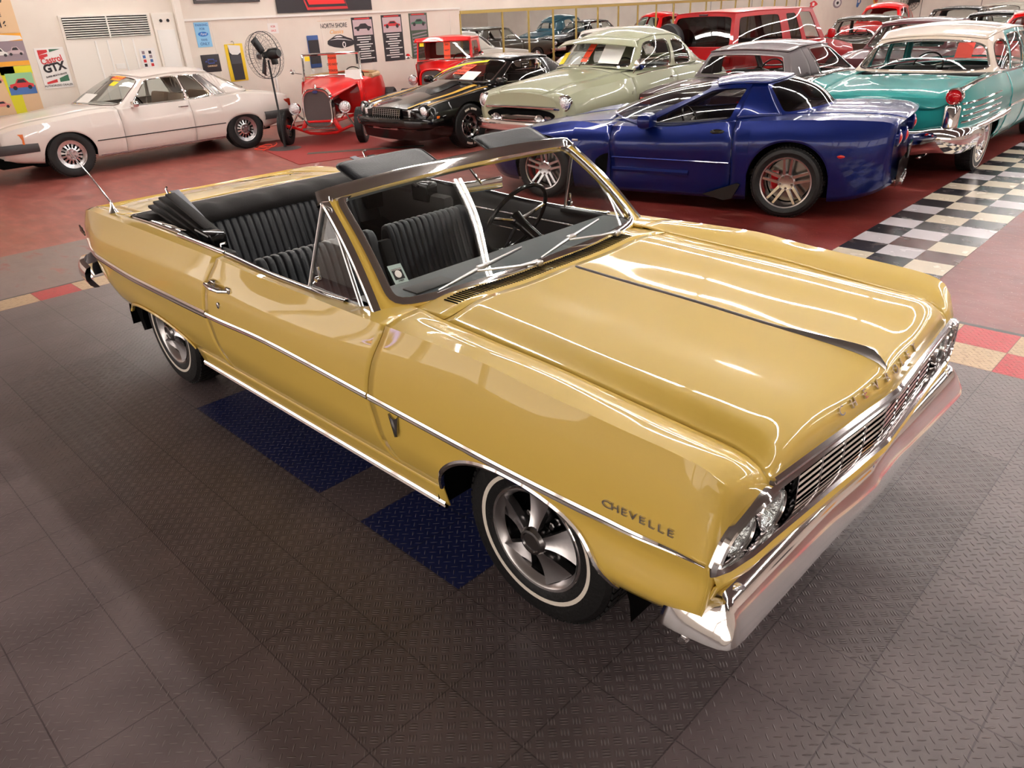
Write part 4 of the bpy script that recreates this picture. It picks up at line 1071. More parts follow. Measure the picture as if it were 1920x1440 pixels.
def car_build(name, label, cat, pose, body, st, arches, wheels, g, doors, hood, trunk, bodyz=0, sharp=(4,), roofm=None, trimm=None, under=None, post=None, scale=1.0, group=None, seats=True, seatm=None, int_z=.95, sol=.006, skip=()):
    x, y, hd = pose; car = empty(name, (x, y, -.0085), hd, label, cat, group); car.scale = (scale,)*3
    L = Loft.stations(st, sharp=sharp, post=post); x0, x1 = st[-1][0], st[0][0]
    if x0 > x1: x0, x1 = x1, x0
    sh, dk = 4, 5
    d0, d1 = doors[0][0], doors[-1][1]; ge = .003
    for sd in (-1, 1):
        panel(L, 'front_fender', body, car, d0+ge, x1, 0, dk-.01, sd, 26, 3, arches[:1], sh, sol=sol)
        for a, b_ in doors: panel(L, 'door', body, car, b_+ge, a-ge, 0, sh+.85, sd, 14, 3, [A for A in arches if A[0]-A[2] < a and A[0]+A[2] > b_], sh if any(A[0]-A[2] < a and A[0]+A[2] > b_ for A in arches) else None, sol=sol)
        panel(L, 'rear_fender', body, car, x0, d1-ge, 0, dk-.01, sd, 26, 3, arches[1:], sh, sol=sol)
    if hood: panel(L, 'hood', body, car, hood[0], x1, dk+.005, L.m-1, 0, 24, 4, ang=50, sol=sol)
    if trunk: panel(L, 'trunk_lid', body, car, x0, trunk[0], dk+.005, L.m-1, 0, 20, 4, ang=50, sol=sol)
    if hood and 'cowl' not in skip: panel(L, 'cowl', body, car, g['wb1'][0]-.05 if g else hood[0]-.3, hood[0]-.006, dk+.0, L.m-1, 0, 6, 3, sol=sol)
    if trunk and trunk[0] < trunk[1]: panel(L, 'rear_deck', body, car, trunk[0]+.006, trunk[1], dk+.0, L.m-1, 0, 6, 3, sol=sol)
    if 'nose' not in skip: cap(car, L, x1, body, 'front_panel')
    if 'tail' not in skip: cap(car, L, x0, body, 'rear_panel', flip=True)
    # dark underbody and wheel wells
    zb = min(L.sec((x0+x1)/2, 0)[1], .3); hw = L.sec((x0+x1)/2, 0)[0]
    b = MB(); b.box(((x0+x1)/2, 0, zb+.08), ((x1-x0)*.86, hw*1.50, .12), bev=.02)
    b.box((0, 0, zb+.10), (min(2.0, arches[0][0]-arches[0][2]-arches[1][0]-arches[1][2]) if arches else 2, hw*1.94, .14)); b.build('underbody', M['void'], car)
    for A in arches:
        for sd in (-1, 1):
            xc, zc, rx, rz, n = A; yy = L.sec(xc, 2)[0]-.05; b = MB(); P = []
            for k in range(15):
                t = PI*k/14; P.append([(xc-(rx+.02)*math.cos(t), sd*q, zc+(rz+.02)*math.sin(t)) for q in (yy, yy-.42)])
            b.grid(P, flip=(sd == 1)); b.add([(xc-rx-.02, sd*(yy-.42), .25), (xc+rx+.02, sd*(yy-.42), .25), (xc+rx+.02, sd*(yy-.42), zc+rz+.02), (xc-rx-.02, sd*(yy-.42), zc+rz+.02)], [(0, 1, 2, 3)]); b.build('wheel_well', M['void'], car)
    for wx, wy, R, W, rim, sty in wheels:
        for sd in (-1, 1): wheel(car, wx, sd*(wy-W/2), R, W, rim, sty, sd)
    if g:
        greenhouse(car, g, body, roofm or body, trimm or M['chrome'])
        if seats:
            sm = seatm or M['grey_vinyl']; xs = g.get('seatx', -.35)
            for s_ in (-1, 1): seat(car, xs, s_*.34, .54, sm, int_z)
            if g.get('seatr'): seat(car, g['seatr'], 0, 1.2, sm, int_z-.03, 'rear_seat')
            xd = g['wb1'][0]-.15; b = MB(); b.box((xd, 0, g['wb1'][2]-.12), (.30, g['wb1'][1]*1.86, .16), bev=.05); b.build('dashboard', M['black'], car)
            steering_wheel(car, (xd-.28, .36, g['wb1'][2]-.03), .19, math.radians(25))
            b = MB(); b.box(((g['wb1'][0]+g['rb1'][0])/2, 0, .38), (g['wb1'][0]-g['rb1'][0], 1.4, .06)); b.box((g['rb1'][0]+.25, 0, g['rb1'][2]-.05), (.4, g['rb1'][1]*1.8, .03)); b.build('cabin_floor', M['black'], car)
    return car, L
def side_strip(L, car, a, b, q, w_, m, name='side_trim', e=.010, sides=(-1, 1), z=None, n=50):
    for sd in sides:
        P = []
        for x in np.linspace(a, b, n):
            qq = q if z is None else L.s_at_z(x, z(x) if callable(z) else z, 4.0); p = L.pt(x, qq, sd)
            P.append([(p[0], p[1]+sd*dy, p[2]+dz) for dy, dz in ((-.004, -w_/2), (e*.6, -w_/2), (e, 0), (e*.6, w_/2), (-.004, w_/2))])
        mb = MB(); mb.grid(P, closed_v=True, flip=(sd == 1)); mb.build(name, m, car)
def bumper(car, pts, prof, m, name='front_bumper', n=60, sgn=1):
    bp = curve(pts, n); nr = []
    for i in range(len(bp)):
        a, c = bp[max(i-1, 0)], bp[min(i+1, len(bp)-1)]; t = c-a; nr.append(Vector((t[1], -t[0], 0)).normalized()*sgn)
    P = [[(p[0]+nn.x*o, p[1]+nn.y*o, p[2]+s) for s, o in prof] for p, nn in zip(bp, nr)]
    b = MB(); b.grid(P, closed_v=True, flip=sgn > 0); return b.build(name, m, car, ang=45)
def mirror_pts(h): return h+[(x, -y, z) for x, y, z in h[::-1]]
def lamp(car, c, R, m_ring, m_lens, fwd=1, yaw=0, name='headlamp', bezel=1.18, sz=1.0, depth=.03):
    Rm = Matrix.Rotation(-PI/2*fwd+yaw, 3, 'Z') @ Matrix.Scale(sz, 3, (0, 0, 1))
    h = MB(); h.lathe([(R*bezel, -.05), (R*bezel, 0), (R*1.06, .012), (R, .0)], 28, Rm, c); o = h.build(name, m_ring, car)
    h = MB(); h.lathe([(R, 0), (R*.8, depth*.5), (R*.4, depth*.9), (.001, depth)], 28, Rm, c); h.build('lens', m_lens, o); return o
def handle(L, car, x, z, m, w_=.13, sides=(-1, 1)):
    for sd in sides:
        q = L.s_at_z(x, z, 4.5); p = L.pt(x, q, sd); b = MB(); b.tube([(x-w_/2, p[1], z), (x-w_/2+.02, p[1]+sd*.03, z), (x+w_/2-.02, p[1]+sd*.03, z), (x+w_/2, p[1], z)], .009, 8); b.build('door_handle', m, car)
def door_mirror(car, x, y, z, m, s=1.0, side=1):
    b = MB(); b.box((x, y*side, z), (.13*s, .20*s, .12*s), bev=.045*s); b.box((x+.01, (y-.09)*side, z-.04), (.07, .10, .03), bev=.01); b.build('door_mirror', m, car)

# ================= blue sports coupe
M['blue'] = paint('blue_metallic', (5, 27, 96), rough=.3, metal=.45)
V = (-1.881, 5.305, 3.387)
vst = [
 (2.25, [(.35, .28), (.40, .34), (.42, .42), (.40, .48), (.36, .52), (.28, .545), (.14, .55), (0, .55)]),
 (2.1, [(.62, .20), (.70, .30), (.73, .42), (.70, .52), (.62, .58), (.5, .60), (.25, .61), (0, .61)]),
 (1.8, [(.80, .17), (.86, .30), (.885, .44), (.87, .58), (.78, .66), (.55, .68), (.27, .70), (0, .70)]),
 (1.33, [(.86, .16), (.91, .3), (.935, .48), (.925, .66), (.82, .785), (.55, .76), (.27, .77), (0, .78)]),
 (.93, [(.86, .14), (.91, .28), (.925, .46), (.915, .68), (.81, .835), (.55, .80), (.27, .83), (0, .84)]),
 (.5, [(.84, .13), (.87, .26), (.865, .43), (.905, .64), (.82, .80), (.64, .83), (.3, .87), (0, .88)]),
 (.0, [(.84, .13), (.87, .26), (.875, .42), (.915, .64), (.84, .805), (.66, .84), (.3, .9), (0, .90)]),
 (-.7, [(.84, .13), (.87, .26), (.895, .44), (.925, .68), (.84, .87), (.66, .90), (.3, .92), (0, .92)]),
 (-1.33, [(.88, .15), (.92, .3), (.938, .5), (.932, .73), (.86, .905), (.62, .93), (.3, .955), (0, .96)]),
 (-1.8, [(.86, .18), (.90, .32), (.925, .52), (.922, .73), (.86, .915), (.62, .945), (.3, .962), (0, .965)]),
 (-2.1, [(.76, .26), (.82, .36), (.86, .52), (.87, .72), (.83, .905), (.60, .935), (.3, .948), (0, .95)]),
 (-2.2, [(.68, .34), (.76, .42), (.81, .54), (.83, .72), (.80, .875), (.57, .905), (.28, .918), (0, .92)]),
]
def vpost(x, y, z):
    a = abs(y)
    if x < -2.0: x -= (1-(a/.85)**2)*.10*min(1, (-2.0-x)/.2)
    return (x, y, z)
BM = M['black']
gv = dict(wb0=(.78, 0, .88), wb1=(.25, .79, .815), wt0=(-.38, 0, 1.195), wt1=(-.50, .52, 1.165), sb=[(-.30, .80, .845), (-.76, .78, .885)], st=[(-.65, .54, 1.185), (-.80, .54, 1.19)],
          rb0=(-1.55, 0, .965), rb1=(-1.18, .66, .915), rt0=(-1.10, 0, 1.215), rt1=(-.98, .50, 1.185), glass=M['tint2'], rglass=M['tint'], wm=(.05, .05, .02, .05), rm=(.03, .03, .06, .03), rn=14,
          cells=[(0, .70, .05, .045, .01, .10, M['tint2'], 16, M['blue']), (.70, 1, 0, 0, 0, 0, None)], crown=.03, seatx=-.75, sbul=.045, wbul=.05, rbul=.045)
vette, VL = car_build('sports_coupe', 'dark blue low two-door sports coupe with silver split-spoke wheels, side-on behind the yellow convertible', 'car', V, M['blue'], vst,
    [(1.327, .32, .372, .372, 2.1), (-1.327, .33, .385, .388, 2.1)], [(1.327, .925, .322, .25, .222, 'z06'), (-1.327, .93, .333, .28, .236, 'z06')], gv, [(.52, -.78)], (.62, .62), (-1.42, -1.2), post=vpost, int_z=.92, seatm=M['black'])
def vette_details():
    c, L = vette, VL
    door_mirror(c, .10, .93, .875, M['blue'], 1.25, 1); door_mirror(c, .10, .93, .875, M['blue'], 1.25, -1)
    for sd in (-1, 1):
        for y in (.44, .66):
            lamp(c, (-2.285+.10*(y/.85)**2, sd*y, .745), .062, M['blue'], M['red_lens'], -1, 0, 'tail_lamp', 1.25)
        b = MB(); p = L.pt(-1.77, 3.0, sd); b.lathe([(.001, .012), (.03, .010), (.045, 0), (.046, -.01)], 24, Matrix.Rotation(0 if sd > 0 else PI, 3, 'Z') @ Matrix.Scale(1.7, 3, (1, 0, 0)) @ Matrix.Scale(.55, 3, (0, 0, 1)), (-1.77, p[1]-sd*.004, .604)); b.build('side_marker', M['red_lens'], c)
        q = L.s_at_z(.65, .42, 4); b = MB()
        b.poly([(-.17, .02), (-.02, .13), (.12, .10), (.10, -.12), (-.16, -.10)], .004, (.66, sd*.885, .44), (-sd, 0, 0) if sd > 0 else (1, 0, 0), (0, 0, 1)); b.build('fender_vent', M['void'], c)
        q = L.s_at_z(-.62, .775, 4); p = L.pt(-.62, q, sd); b = MB(); b.lathe([(.001, .006), (.035, .005), (.05, -.004)], 24, Matrix.Rotation(0 if sd > 0 else PI, 3, 'Z') @ Matrix.Scale(1.5, 3, (1, 0, 0)) @ Matrix.Scale(.62, 3, (0, 0, 1)), (-.62, p[1], .775)); b.build('door_handle', M['gloss_black'], c)
        b = MB(); b.poly([(-.24, -.03), (.10, .10), (.13, .085), (.06, -.055), (-.02, -.075)], .03, (-.76, sd*.885, .20), (-sd, 0, 0) if sd > 0 else (1, 0, 0), (0, 0, 1)); b.build('rocker_scoop', M['black'], c)
        b = MB(); b.box((.92, sd*.925, .655), (.07, .006, .022), bev=.003); b.build('fender_badge', M['satin'], c)
    side_strip(L, c, -.76, .50, 0, .014, M['blue'], 'door_moulding', .012, z=.49)
    side_strip(L, c, -.35, .50, 0, .05, M['blue'], 'door_crease', .02, z=.365)
    b = MB(); b.grid([[(-2.262-.02*(1-(y/.7)**2), y, z) for z in (.55, .30)] for y in np.linspace(-.68, .68, 12)], flip=False); b.box((-2.29, 0, .55), (.02, .36, .13), bev=.01); b.build('rear_fascia_inset', M['gloss_black'], c)
    for y in (-.22, -.10, .10, .22): pass
    b = MB()
    for y in (-.18, -.06, .06, .18): b.lathe([(.04, .03), (.045, -.03)], 20, Matrix.Rotation(PI/2, 3, 'Z'), (-2.28, y, .28))
    for i, y in enumerate((-.18, -.06, .06, .18)):
        b = MB(); b.lathe([(.036, 0), (.040, .03), (.045, .03), (.045, -.04)], 20, Matrix.Rotation(PI/2, 3, 'Z'), (-2.26, y, .28)); b.build('exhaust_tip', M['chrome'], c)
vette_details()

# ================= white two-door coupe
M['offwhite'] = paint('ivory_paint', (232, 222, 214), rough=.4)
MP = (-10.714, 2.663, -1.558)
mst = [
 (2.27, [(.70, .33), (.80, .40), (.84, .50), (.84, .62), (.80, .70), (.6, .74), (.3, .76), (0, .765)]),
 (2.0, [(.78, .28), (.85, .36), (.88, .48), (.885, .64), (.83, .765), (.6, .80), (.3, .82), (0, .83)]),
 (1.41, [(.80, .22), (.86, .34), (.89, .47), (.895, .66), (.84, .81), (.62, .86), (.3, .885), (0, .90)]),
 (.9, [(.80, .22), (.86, .32), (.89, .47), (.895, .68), (.84, .85), (.65, .90), (.3, .925), (0, .93)]),
 (0, [(.80, .22), (.86, .31), (.89, .47), (.895, .68), (.82, .865), (.68, .9), (.3, .93), (0, .93)]),
 (-.9, [(.80, .22), (.86, .31), (.89, .47), (.895, .68), (.82, .885), (.65, .91), (.3, .93), (0, .93)]),
 (-1.41, [(.80, .22), (.86, .32), (.885, .47), (.89, .68), (.83, .885), (.62, .92), (.3, .93), (0, .93)]),
 (-2.0, [(.76, .32), (.83, .40), (.87, .50), (.87, .68), (.82, .83), (.6, .875), (.3, .885), (0, .89)]),
 (-2.35, [(.70, .40), (.78, .46), (.82, .54), (.82, .68), (.78, .785), (.6, .81), (.3, .82), (0, .825)]),
]
gm_ = dict(wb0=(.93, 0, .94), wb1=(.50, .76, .875), wt0=(.20, 0, 1.31), wt1=(.02, .56, 1.255), sb=[(-.55, .77, .875), (-1.1, .76, .90)], st=[(-.45, .58, 1.285), (-.85, .57, 1.275)],
           rb0=(-1.85, 0, .94), rb1=(-1.62, .66, .915), rt0=(-1.12, 0, 1.30), rt1=(-1.05, .53, 1.255), wm=(.05, .05, .03, .05), rm=(.06, .06, .06, .06), chrome=M['chrome'], cw=.018,
           cells=[(0, .49, .06, .012, .015, .09, M['glass'], 14), (.49, .70, .012, .015, .015, .09, M['glass'], 14), (.70, .82, .008, .012, .03, .10, M['satin'], 14), (.82, 1, 0, 0, 0, 0, None)], crown=.03, seatx=-.45, seatr=-1.1)
merc, ML = car_build('coupe', 'long white hardtop coupe with slatted rear side windows, parked along the white wall', 'car', MP, M['offwhite'], mst,
    [(1.41, .30, .37, .345, 2.1), (-1.41, .30, .36, .265, 2.3)], [(1.41, .88, .325, .20, .195, 'bundt'), (-1.41, .88, .325, .20, .195, 'bundt')], gm_, [(.60, -.53)], (.70, .7), (-1.9, -1.7), int_z=.98, seatm=M['cream_vinyl'])
def merc_details():
    c, L = merc, ML
    side_strip(L, c, -1.06, 1.02, 0, .014, M['black'], 'side_trim', .010, z=.468)
    side_strip(L, c, -1.04, 1.0, 0, .03, M['dark_chrome'], 'sill_trim', .004, z=.25)
    handle(L, c, -.42, .80, M['chrome'], .16); door_mirror(c, .34, .86, .915, M['chrome'], .8, 1)
    for sd in (-1, 1):
        b = MB(); P = []
        for t in np.linspace(0, 1, 8):
            x = 2.285-.22*t**1.5; y = .60+.24*t; P.append([(x, sd*y, .70-.01*t), (x+.01, sd*y, .55)])
        b.grid(P, flip=(sd == -1)); o = b.build('headlamp', M['lens'], c)
        b = MB(); b.grid([[(2.285-.22*t**1.5+.002, sd*(.60+.24*t+.004), .70-.01*t), (2.285-.22*t**1.5+.012, sd*(.60+.24*t+.004), .55)] for t in np.linspace(.55, 1.25, 6)], flip=(sd == -1)); b.build('turn_signal', M['amber'], o)
        b = MB(); b.box((-2.31, sd*.70, .66), (.14, .26, .14), bev=.02)
        b.build('tail_lamp', mat('tail_red', (150, 40, 20), rough=.2), c)
    b = MB(); b.box((2.27, 0, .62), (.04, 1.10, .20), bev=.01)
    b.build('grille', M['gloss_black'], c); b = MB(); b.lathe([(.12, 0), (.12, .02), (.105, .02), (.105, 0)], 28, Matrix.Rotation(-PI/2, 3, 'Z'), (2.285, 0, .62)); b.build('grille_emblem', M['chrome'], c)
    h = [(1.82, .885, .50), (2.1, .885, .50), (2.3, .86, .50), (2.42, .74, .50), (2.46, .4, .50)]
    bumper(c, mirror_pts(h)[::-1], [(.06, -.06), (.06, .0), (.03, .02), (-.03, .02), (-.07, .0), (-.07, -.06)], M['grey_vinyl'], sgn=1)
    h = [(-1.80, .885, .50), (-2.2, .875, .50), (-2.44, .80, .50), (-2.50, .4, .50)]
    bumper(c, mirror_pts(h), [(.06, -.06), (.06, .0), (.03, .02), (-.03, .02), (-.07, .0), (-.07, -.06)], M['grey_vinyl'], 'rear_bumper', sgn=1)
    b = MB(); b.box((2.1, 0, .30), (.5, 1.5, .14), bev=.04); b.build('front_apron', M['void'], c)
    for i in range(5):
        for sd in (-1, 1):
            t = .715+i*.022; sbx = -1.02-.055*i; b = MB(); b.tube([(sbx, sd*(.775-.01*i), .93), (sbx+.10, sd*(.60-.0*i), 1.235-.004*i)], .006, 6); b.build('window_slat', M['offwhite'], c)
merc_details()

# ================= black muscle coupe
M['black_paint'] = paint('black_paint', (6, 6, 7), rough=.25)
CP = (-7.22, 7.45, -1.56)
cst = [
 (2.30, [(.55, .34), (.62, .42), (.66, .50), (.66, .56), (.62, .62), (.45, .64), (.22, .65), (0, .655)]),
 (2.1, [(.78, .26), (.87, .34), (.90, .46), (.89, .60), (.85, .705), (.55, .70), (.27, .72), (0, .73)]),
 (1.37, [(.86, .2), (.92, .3), (.94, .46), (.94, .64), (.86, .80), (.58, .80), (.3, .84), (0, .86)]),
 (.8, [(.86, .2), (.91, .3), (.935, .46), (.935, .66), (.86, .85), (.6, .88), (.3, .93), (0, .95)]),
 (0, [(.84, .2), (.90, .3), (.93, .46), (.93, .66), (.85, .86), (.65, .89), (.3, .93), (0, .95)]),
 (-.7, [(.84, .2), (.90, .3), (.93, .46), (.93, .66), (.85, .87), (.65, .90), (.3, .93), (0, .95)]),
 (-1.37, [(.86, .2), (.92, .3), (.945, .48), (.945, .68), (.86, .90), (.6, .93), (.3, .95), (0, .96)]),
 (-2.3, [(.78, .30), (.84, .38), (.88, .5), (.88, .66), (.82, .84), (.6, .88), (.3, .89), (0, .9)]),
 (-2.55, [(.74, .38), (.79, .44), (.82, .52), (.82, .66), (.78, .78), (.6, .82), (.3, .83), (0, .835)]),
]
gc = dict(wb0=(1.02, 0, .955), wb1=(.68, .76, .90), wt0=(.16, 0, 1.235), wt1=(.02, .55, 1.20), sb=[(-.1, .79, .885), (-.75, .78, .90)], st=[(-.3, .57, 1.225), (-.7, .56, 1.215)],
          rb0=(-1.65, 0, .975), rb1=(-1.35, .66, .93), rt0=(-1.0, 0, 1.23), rt1=(-.95, .50, 1.195), glass=M['tint2'], wm=(.05, .05, .02, .05), rm=(.05, .05, .06, .05), chrome=M['chrome'], cw=.022, wbul=.04,
          cells=[(0, .68, .06, .03, .01, .10, M['tint2'], 14), (.68, 1, 0, 0, 0, 0, None)], crown=.03, seatx=-.35, seatr=-1.0)
cam_, CML = car_build('muscle_coupe', 'glossy black muscle coupe with gold-yellow stripes and white-lettered tyres, facing the camera', 'car', CP, M['black_paint'], cst,
    [(1.37, .33, .385, .37, 2.1), (-1.37, .33, .385, .36, 2.1)], [(1.37, .93, .335, .25, .19, 'slot'), (-1.37, .93, .335, .25, .19, 'slot')], gc, [(.72, -.62)], (.82, .82), (-1.75, -1.5), int_z=.95, seatm=M['black'])
M['gold'] = paint('gold_stripe', (222, 168, 52), rough=.4)
def cam_details():
    c, L = cam_, CML
    b = MB(); b.box((2.31, 0, .60), (.03, .72, .13), Matrix.Rotation(math.radians(-14), 3, 'Y'), bev=.005); go = b.build('grille', M['void'], c)
    b = MB()
    for i in range(5): b.box((2.33-.004*i, 0, .55+.026*i), (.014, .70, .006))
    for i in range(13): b.box((2.325, -.33+.055*i, .60), (.012, .006, .115), Matrix.Rotation(math.radians(-14), 3, 'Y'))
    b.build('grille_mesh', M['satin'], go)
    for sd in (-1, 1):
        lamp(c, (2.20, sd*.76, .625), .082, M['black_paint'], M['lens'], 1, sd*.15, bezel=1.35, sz=1.0)
        b = MB(); b.box((2.275, sd*.52, .60), (.05, .11, .10), Matrix.Rotation(-sd*.35, 3, 'Z'), bev=.01); b.build('turn_signal', M['lens'], c)
        b = MB(); b.box((1.98, sd*.905, .54), (.16, .012, .045), bev=.006); b.build('side_marker', M['amber'], c)
    h = [(1.95, .925, .47), (2.15, .90, .47), (2.30, .80, .475), (2.42, .55, .48), (2.47, 0, .48)]
    bumper(c, mirror_pts(h)[::-1], [(.06, -.10), (.055, -.0), (.02, .015), (-.06, .0), (-.10, -.06), (-.10, -.12)], M['black_paint'], sgn=1)
    b = MB(); b.box((2.36, 0, .405), (.05, .62, .085), bev=.012); b.build('licence_panel', M['satin'], c)
    h = [(1.85, .90, .30), (2.1, .86, .28), (2.28, .72, .27), (2.34, 0, .26)]
    bumper(c, mirror_pts(h)[::-1], [(.10, -.10), (.09, -.02), (-.06, -.05), (-.06, -.10)], M['gloss_black'], 'air_dam', sgn=1)
    # raised hood scoop and gold stripes
    b = MB(); P = []
    for x in np.linspace(.95, 1.62, 14):
        t = (x-.95)/.67; hh = .055*min(1, (1-t)*3)*min(1, t*6+.6); z0 = L.pt(x, 6.6, 1)[2]
        P.append([(x, y, z0-.01+hh*(1-(abs(y)/.30)**6)) for y in np.linspace(-.30, .30, 15)])
    b.grid(P, flip=True); b.build('hood_scoop', M['black_paint'], c)
    for sd in (-1, 1):
        b = MB(); P = []
        for x in np.linspace(.85, 2.22, 30):
            P.append([(np.array(L.pt(x, q, sd))+np.array([0, 0, .003])) for q in (5.05+.1*(x-.85), 5.2+.05*(x-.85), 5.35)])
        b.grid(P, flip=(sd == 1)); b.build('hood_stripe', M['gold'], c)
        b = MB(); P = []
        for x in np.linspace(.8, 2.1, 24): P.append([(np.array(L.pt(x, q, sd))+np.array([0, sd*.002, .003])) for q in (4.35, 4.45, 4.55)])
        b.grid(P, flip=(sd == 1)); b.build('fender_stripe', M['gold'], c)
        # raised white letters on the tyres
        for wx in (1.37, -1.37):
            b = MB()
            for k in range(10):
                for k0 in (0, PI):
                    a = k0+PI/2-.45+k*.10; R_ = .262
                    if k in (4,): continue
                    b.box((wx+R_*math.cos(a), sd*.9305, .335+R_*math.sin(a)), (.018, .003, .030), Matrix.Rotation(PI/2-a, 3, 'Y'))
            o = b.build('tyre_lettering', M['whitewall'], c); o['kind'] = 'stuff'
    door_mirror(c, .62, .90, .93, M['black_paint'], 1.0, 1); door_mirror(c, .62, .90, .93, M['black_paint'], 1.0, -1)
cam_details()

# ================= pale green two-door sedan, 1950s
M['sage'] = paint('sage_paint', (164, 166, 138), rough=.4)
FP = (-4.95, 8.05, -1.51)
fst = [
 (2.38, [(.50, .46), (.60, .54), (.66, .64), (.66, .75), (.58, .86), (.38, .90), (.2, .915), (0, .92)]),
 (2.25, [(.74, .40), (.82, .48), (.87, .60), (.87, .76), (.78, .90), (.5, .95), (.25, .985), (0, .995)]),
 (1.95, [(.80, .34), (.88, .44), (.92, .60), (.915, .80), (.80, .945), (.52, 1.00), (.25, 1.05), (0, 1.065)]),
 (1.45, [(.84, .3), (.90, .42), (.93, .6), (.92, .81), (.81, .965), (.56, 1.03), (.25, 1.10), (0, 1.12)]),
 (.8, [(.84, .28), (.90, .40), (.93, .58), (.92, .82), (.83, 1.0), (.62, 1.08), (.3, 1.13), (0, 1.145)]),
 (0, [(.84, .28), (.90, .40), (.93, .58), (.915, .82), (.83, 1.035), (.68, 1.08), (.3, 1.13), (0, 1.15)]),
 (-1.45, [(.84, .28), (.90, .40), (.93, .58), (.92, .82), (.82, 1.03), (.62, 1.09), (.3, 1.12), (0, 1.13)]),
 (-2.2, [(.80, .32), (.86, .42), (.89, .58), (.87, .78), (.78, .93), (.5, 1.0), (.25, 1.02), (0, 1.03)]),
 (-2.6, [(.66, .42), (.72, .5), (.74, .6), (.72, .72), (.62, .80), (.4, .84), (.2, .85), (0, .85)]),
]
gf = dict(wb0=(.95, 0, 1.155), wb1=(.62, .72, 1.09), wt0=(.48, 0, 1.53), wt1=(.22, .58, 1.475), sb=[(-.2, .80, 1.075), (-1.0, .78, 1.075)], st=[(-.15, .62, 1.52), (-.6, .61, 1.515), (-1.05, .56, 1.43)],
          rb0=(-1.95, 0, 1.11), rb1=(-1.72, .60, 1.075), rt0=(-1.45, 0, 1.44), rt1=(-1.30, .44, 1.36), chrome=M['chrome'], cw=.014, wm=(.05, .05, .05, .05), rm=(.14, .14, .16, .16), wbul=.03,
          cells=[(0, .44, .05, .025, .03, .13, M['glass'], 9), (.44, .76, .03, .05, .03, .16, M['tint2'], 5), (.76, 1, 0, 0, 0, 0, None)], crown=.09, seatx=-.25, seatr=-.95, sbul=.05, rbul=.04)
ford, FL_ = car_build('sedan', 'pale sage green rounded two-door sedan with sun visor over the windscreen, nose towards the camera', 'car', FP, M['sage'], fst,
    [(1.448, .34, .39, .33, 2.2), (-1.448, .34, .39, .25, 2.2)], [(1.448, .90, .345, .18, .21, 'cap'), (-1.448, .90, .345, .18, .21, 'cap')], gf, [(.80, -.42)], (.98, .98), (-2.0, -1.85), int_z=1.08, scale=.991)
def ford_details():
    c, L = ford, FL_; CH = M['chrome']
    for sd in (-1, 1):
        lamp(c, (2.33, sd*.735, .80), .088, CH, M['lens'], 1, sd*.08, bezel=1.22)
        lamp(c, (2.46, sd*.40, .56), .062, CH, M['lens'], 1, 0, 'fog_lamp', bezel=1.5, depth=.05)
        b = MB(); b.tube([(.78, sd*.84, 1.06), (.80, sd*.90, 1.14), (.78, sd*.93, 1.16)], .012, 8); b.lathe([(.001, -.05), (.05, -.03), (.078, .02), (.078, .035), (.001, .045)], 20, Matrix.Rotation(-PI/2+.5*sd, 3, 'Z'), (.78, sd*.955, 1.18)); b.build('spotlight', CH, c)
    h = [(2.12, .93, .50), (2.30, .91, .50), (2.42, .80, .50), (2.50, .5, .50), (2.52, .1, .50)]
    bumper(c, mirror_pts(h)[::-1], [(.075, -.05), (.07, 0), (.03, .02), (0, .012), (-.03, .02), (-.07, 0), (-.075, -.05)], CH, sgn=1)
    h = [(-2.4, .90, .50), (-2.62, .80, .50), (-2.70, .4, .50)]
    bumper(c, mirror_pts(h), [(.075, -.05), (.07, 0), (.03, .02), (-.03, .02), (-.07, 0), (-.075, -.05)], CH, 'rear_bumper', sgn=1)
    # oval grille opening
    b = MB(); b.poly([sq(a*.60, b_*.105, 4) if False else (.62*math.cos(t)*abs(math.cos(t))**-.3 if abs(math.cos(t)) > .02 else 0, .085*math.sin(t)) for t in np.linspace(0, 2*PI, 41)[:-1]], .012, (2.385, 0, .635), (0, 1, 0), (0, 0, 1)); b.build('grille_opening', M['void'], c)
    for z, yy, r in ((.735, .62, .022), (.60, .52, .03)):
        b = MB(); b.tube([(2.30, -yy-.12, z-.03 if z > .7 else z), (2.40, -yy, z), (2.43, 0, z+.01), (2.40, yy, z), (2.30, yy+.12, z-.03 if z > .7 else z)], r, 10); b.build('grille_bar', CH, c)
    # visor
    P = []
    for u in np.linspace(-1, 1, 25):
        a = abs(u)**2.2; P.append([(.50-.27*a, .60*u, 1.535-.045*u*u), (.66-.22*a, .66*u, 1.52-.05*u*u), (.83-.30*a, .74*u, 1.475-.08*u*u), (.83-.30*a, .74*u, 1.465-.08*u*u)])
    b = MB(); b.grid(P); b.build('sun_visor', M['sage'], c, sol=.008)
    b = MB(); b.tube([(.97, 0, 1.16), (.50, 0, 1.52)], .010, 8); b.build('windscreen_divider', CH, c)
    side_strip(L, c, -2.3, 2.0, 0, .020, CH, 'side_trim', .010, z=.60)
    side_strip(L, c, -1.6, .62, 4.15, .016, CH, 'belt_moulding', .008)
    handle(L, c, -.33, .93, CH, .16)
    b = MB(); b.poly([(-.045, .05), (.045, .05), (.04, -.02), (0, -.06), (-.04, -.02)], .012, (2.345, 0, .885), (0, 1, 0), (0, 0, 1)); b.build('hood_crest', mat('crest', (60, 50, 90), rough=.3), c)
    for sd in (-1, 1): text('v8_badge', 'V', .07, CH, c, (.92, sd*.935, .80), (-sd if sd > 0 else 1, 0, 0), (0, 0, 1), .004)
ford_details()

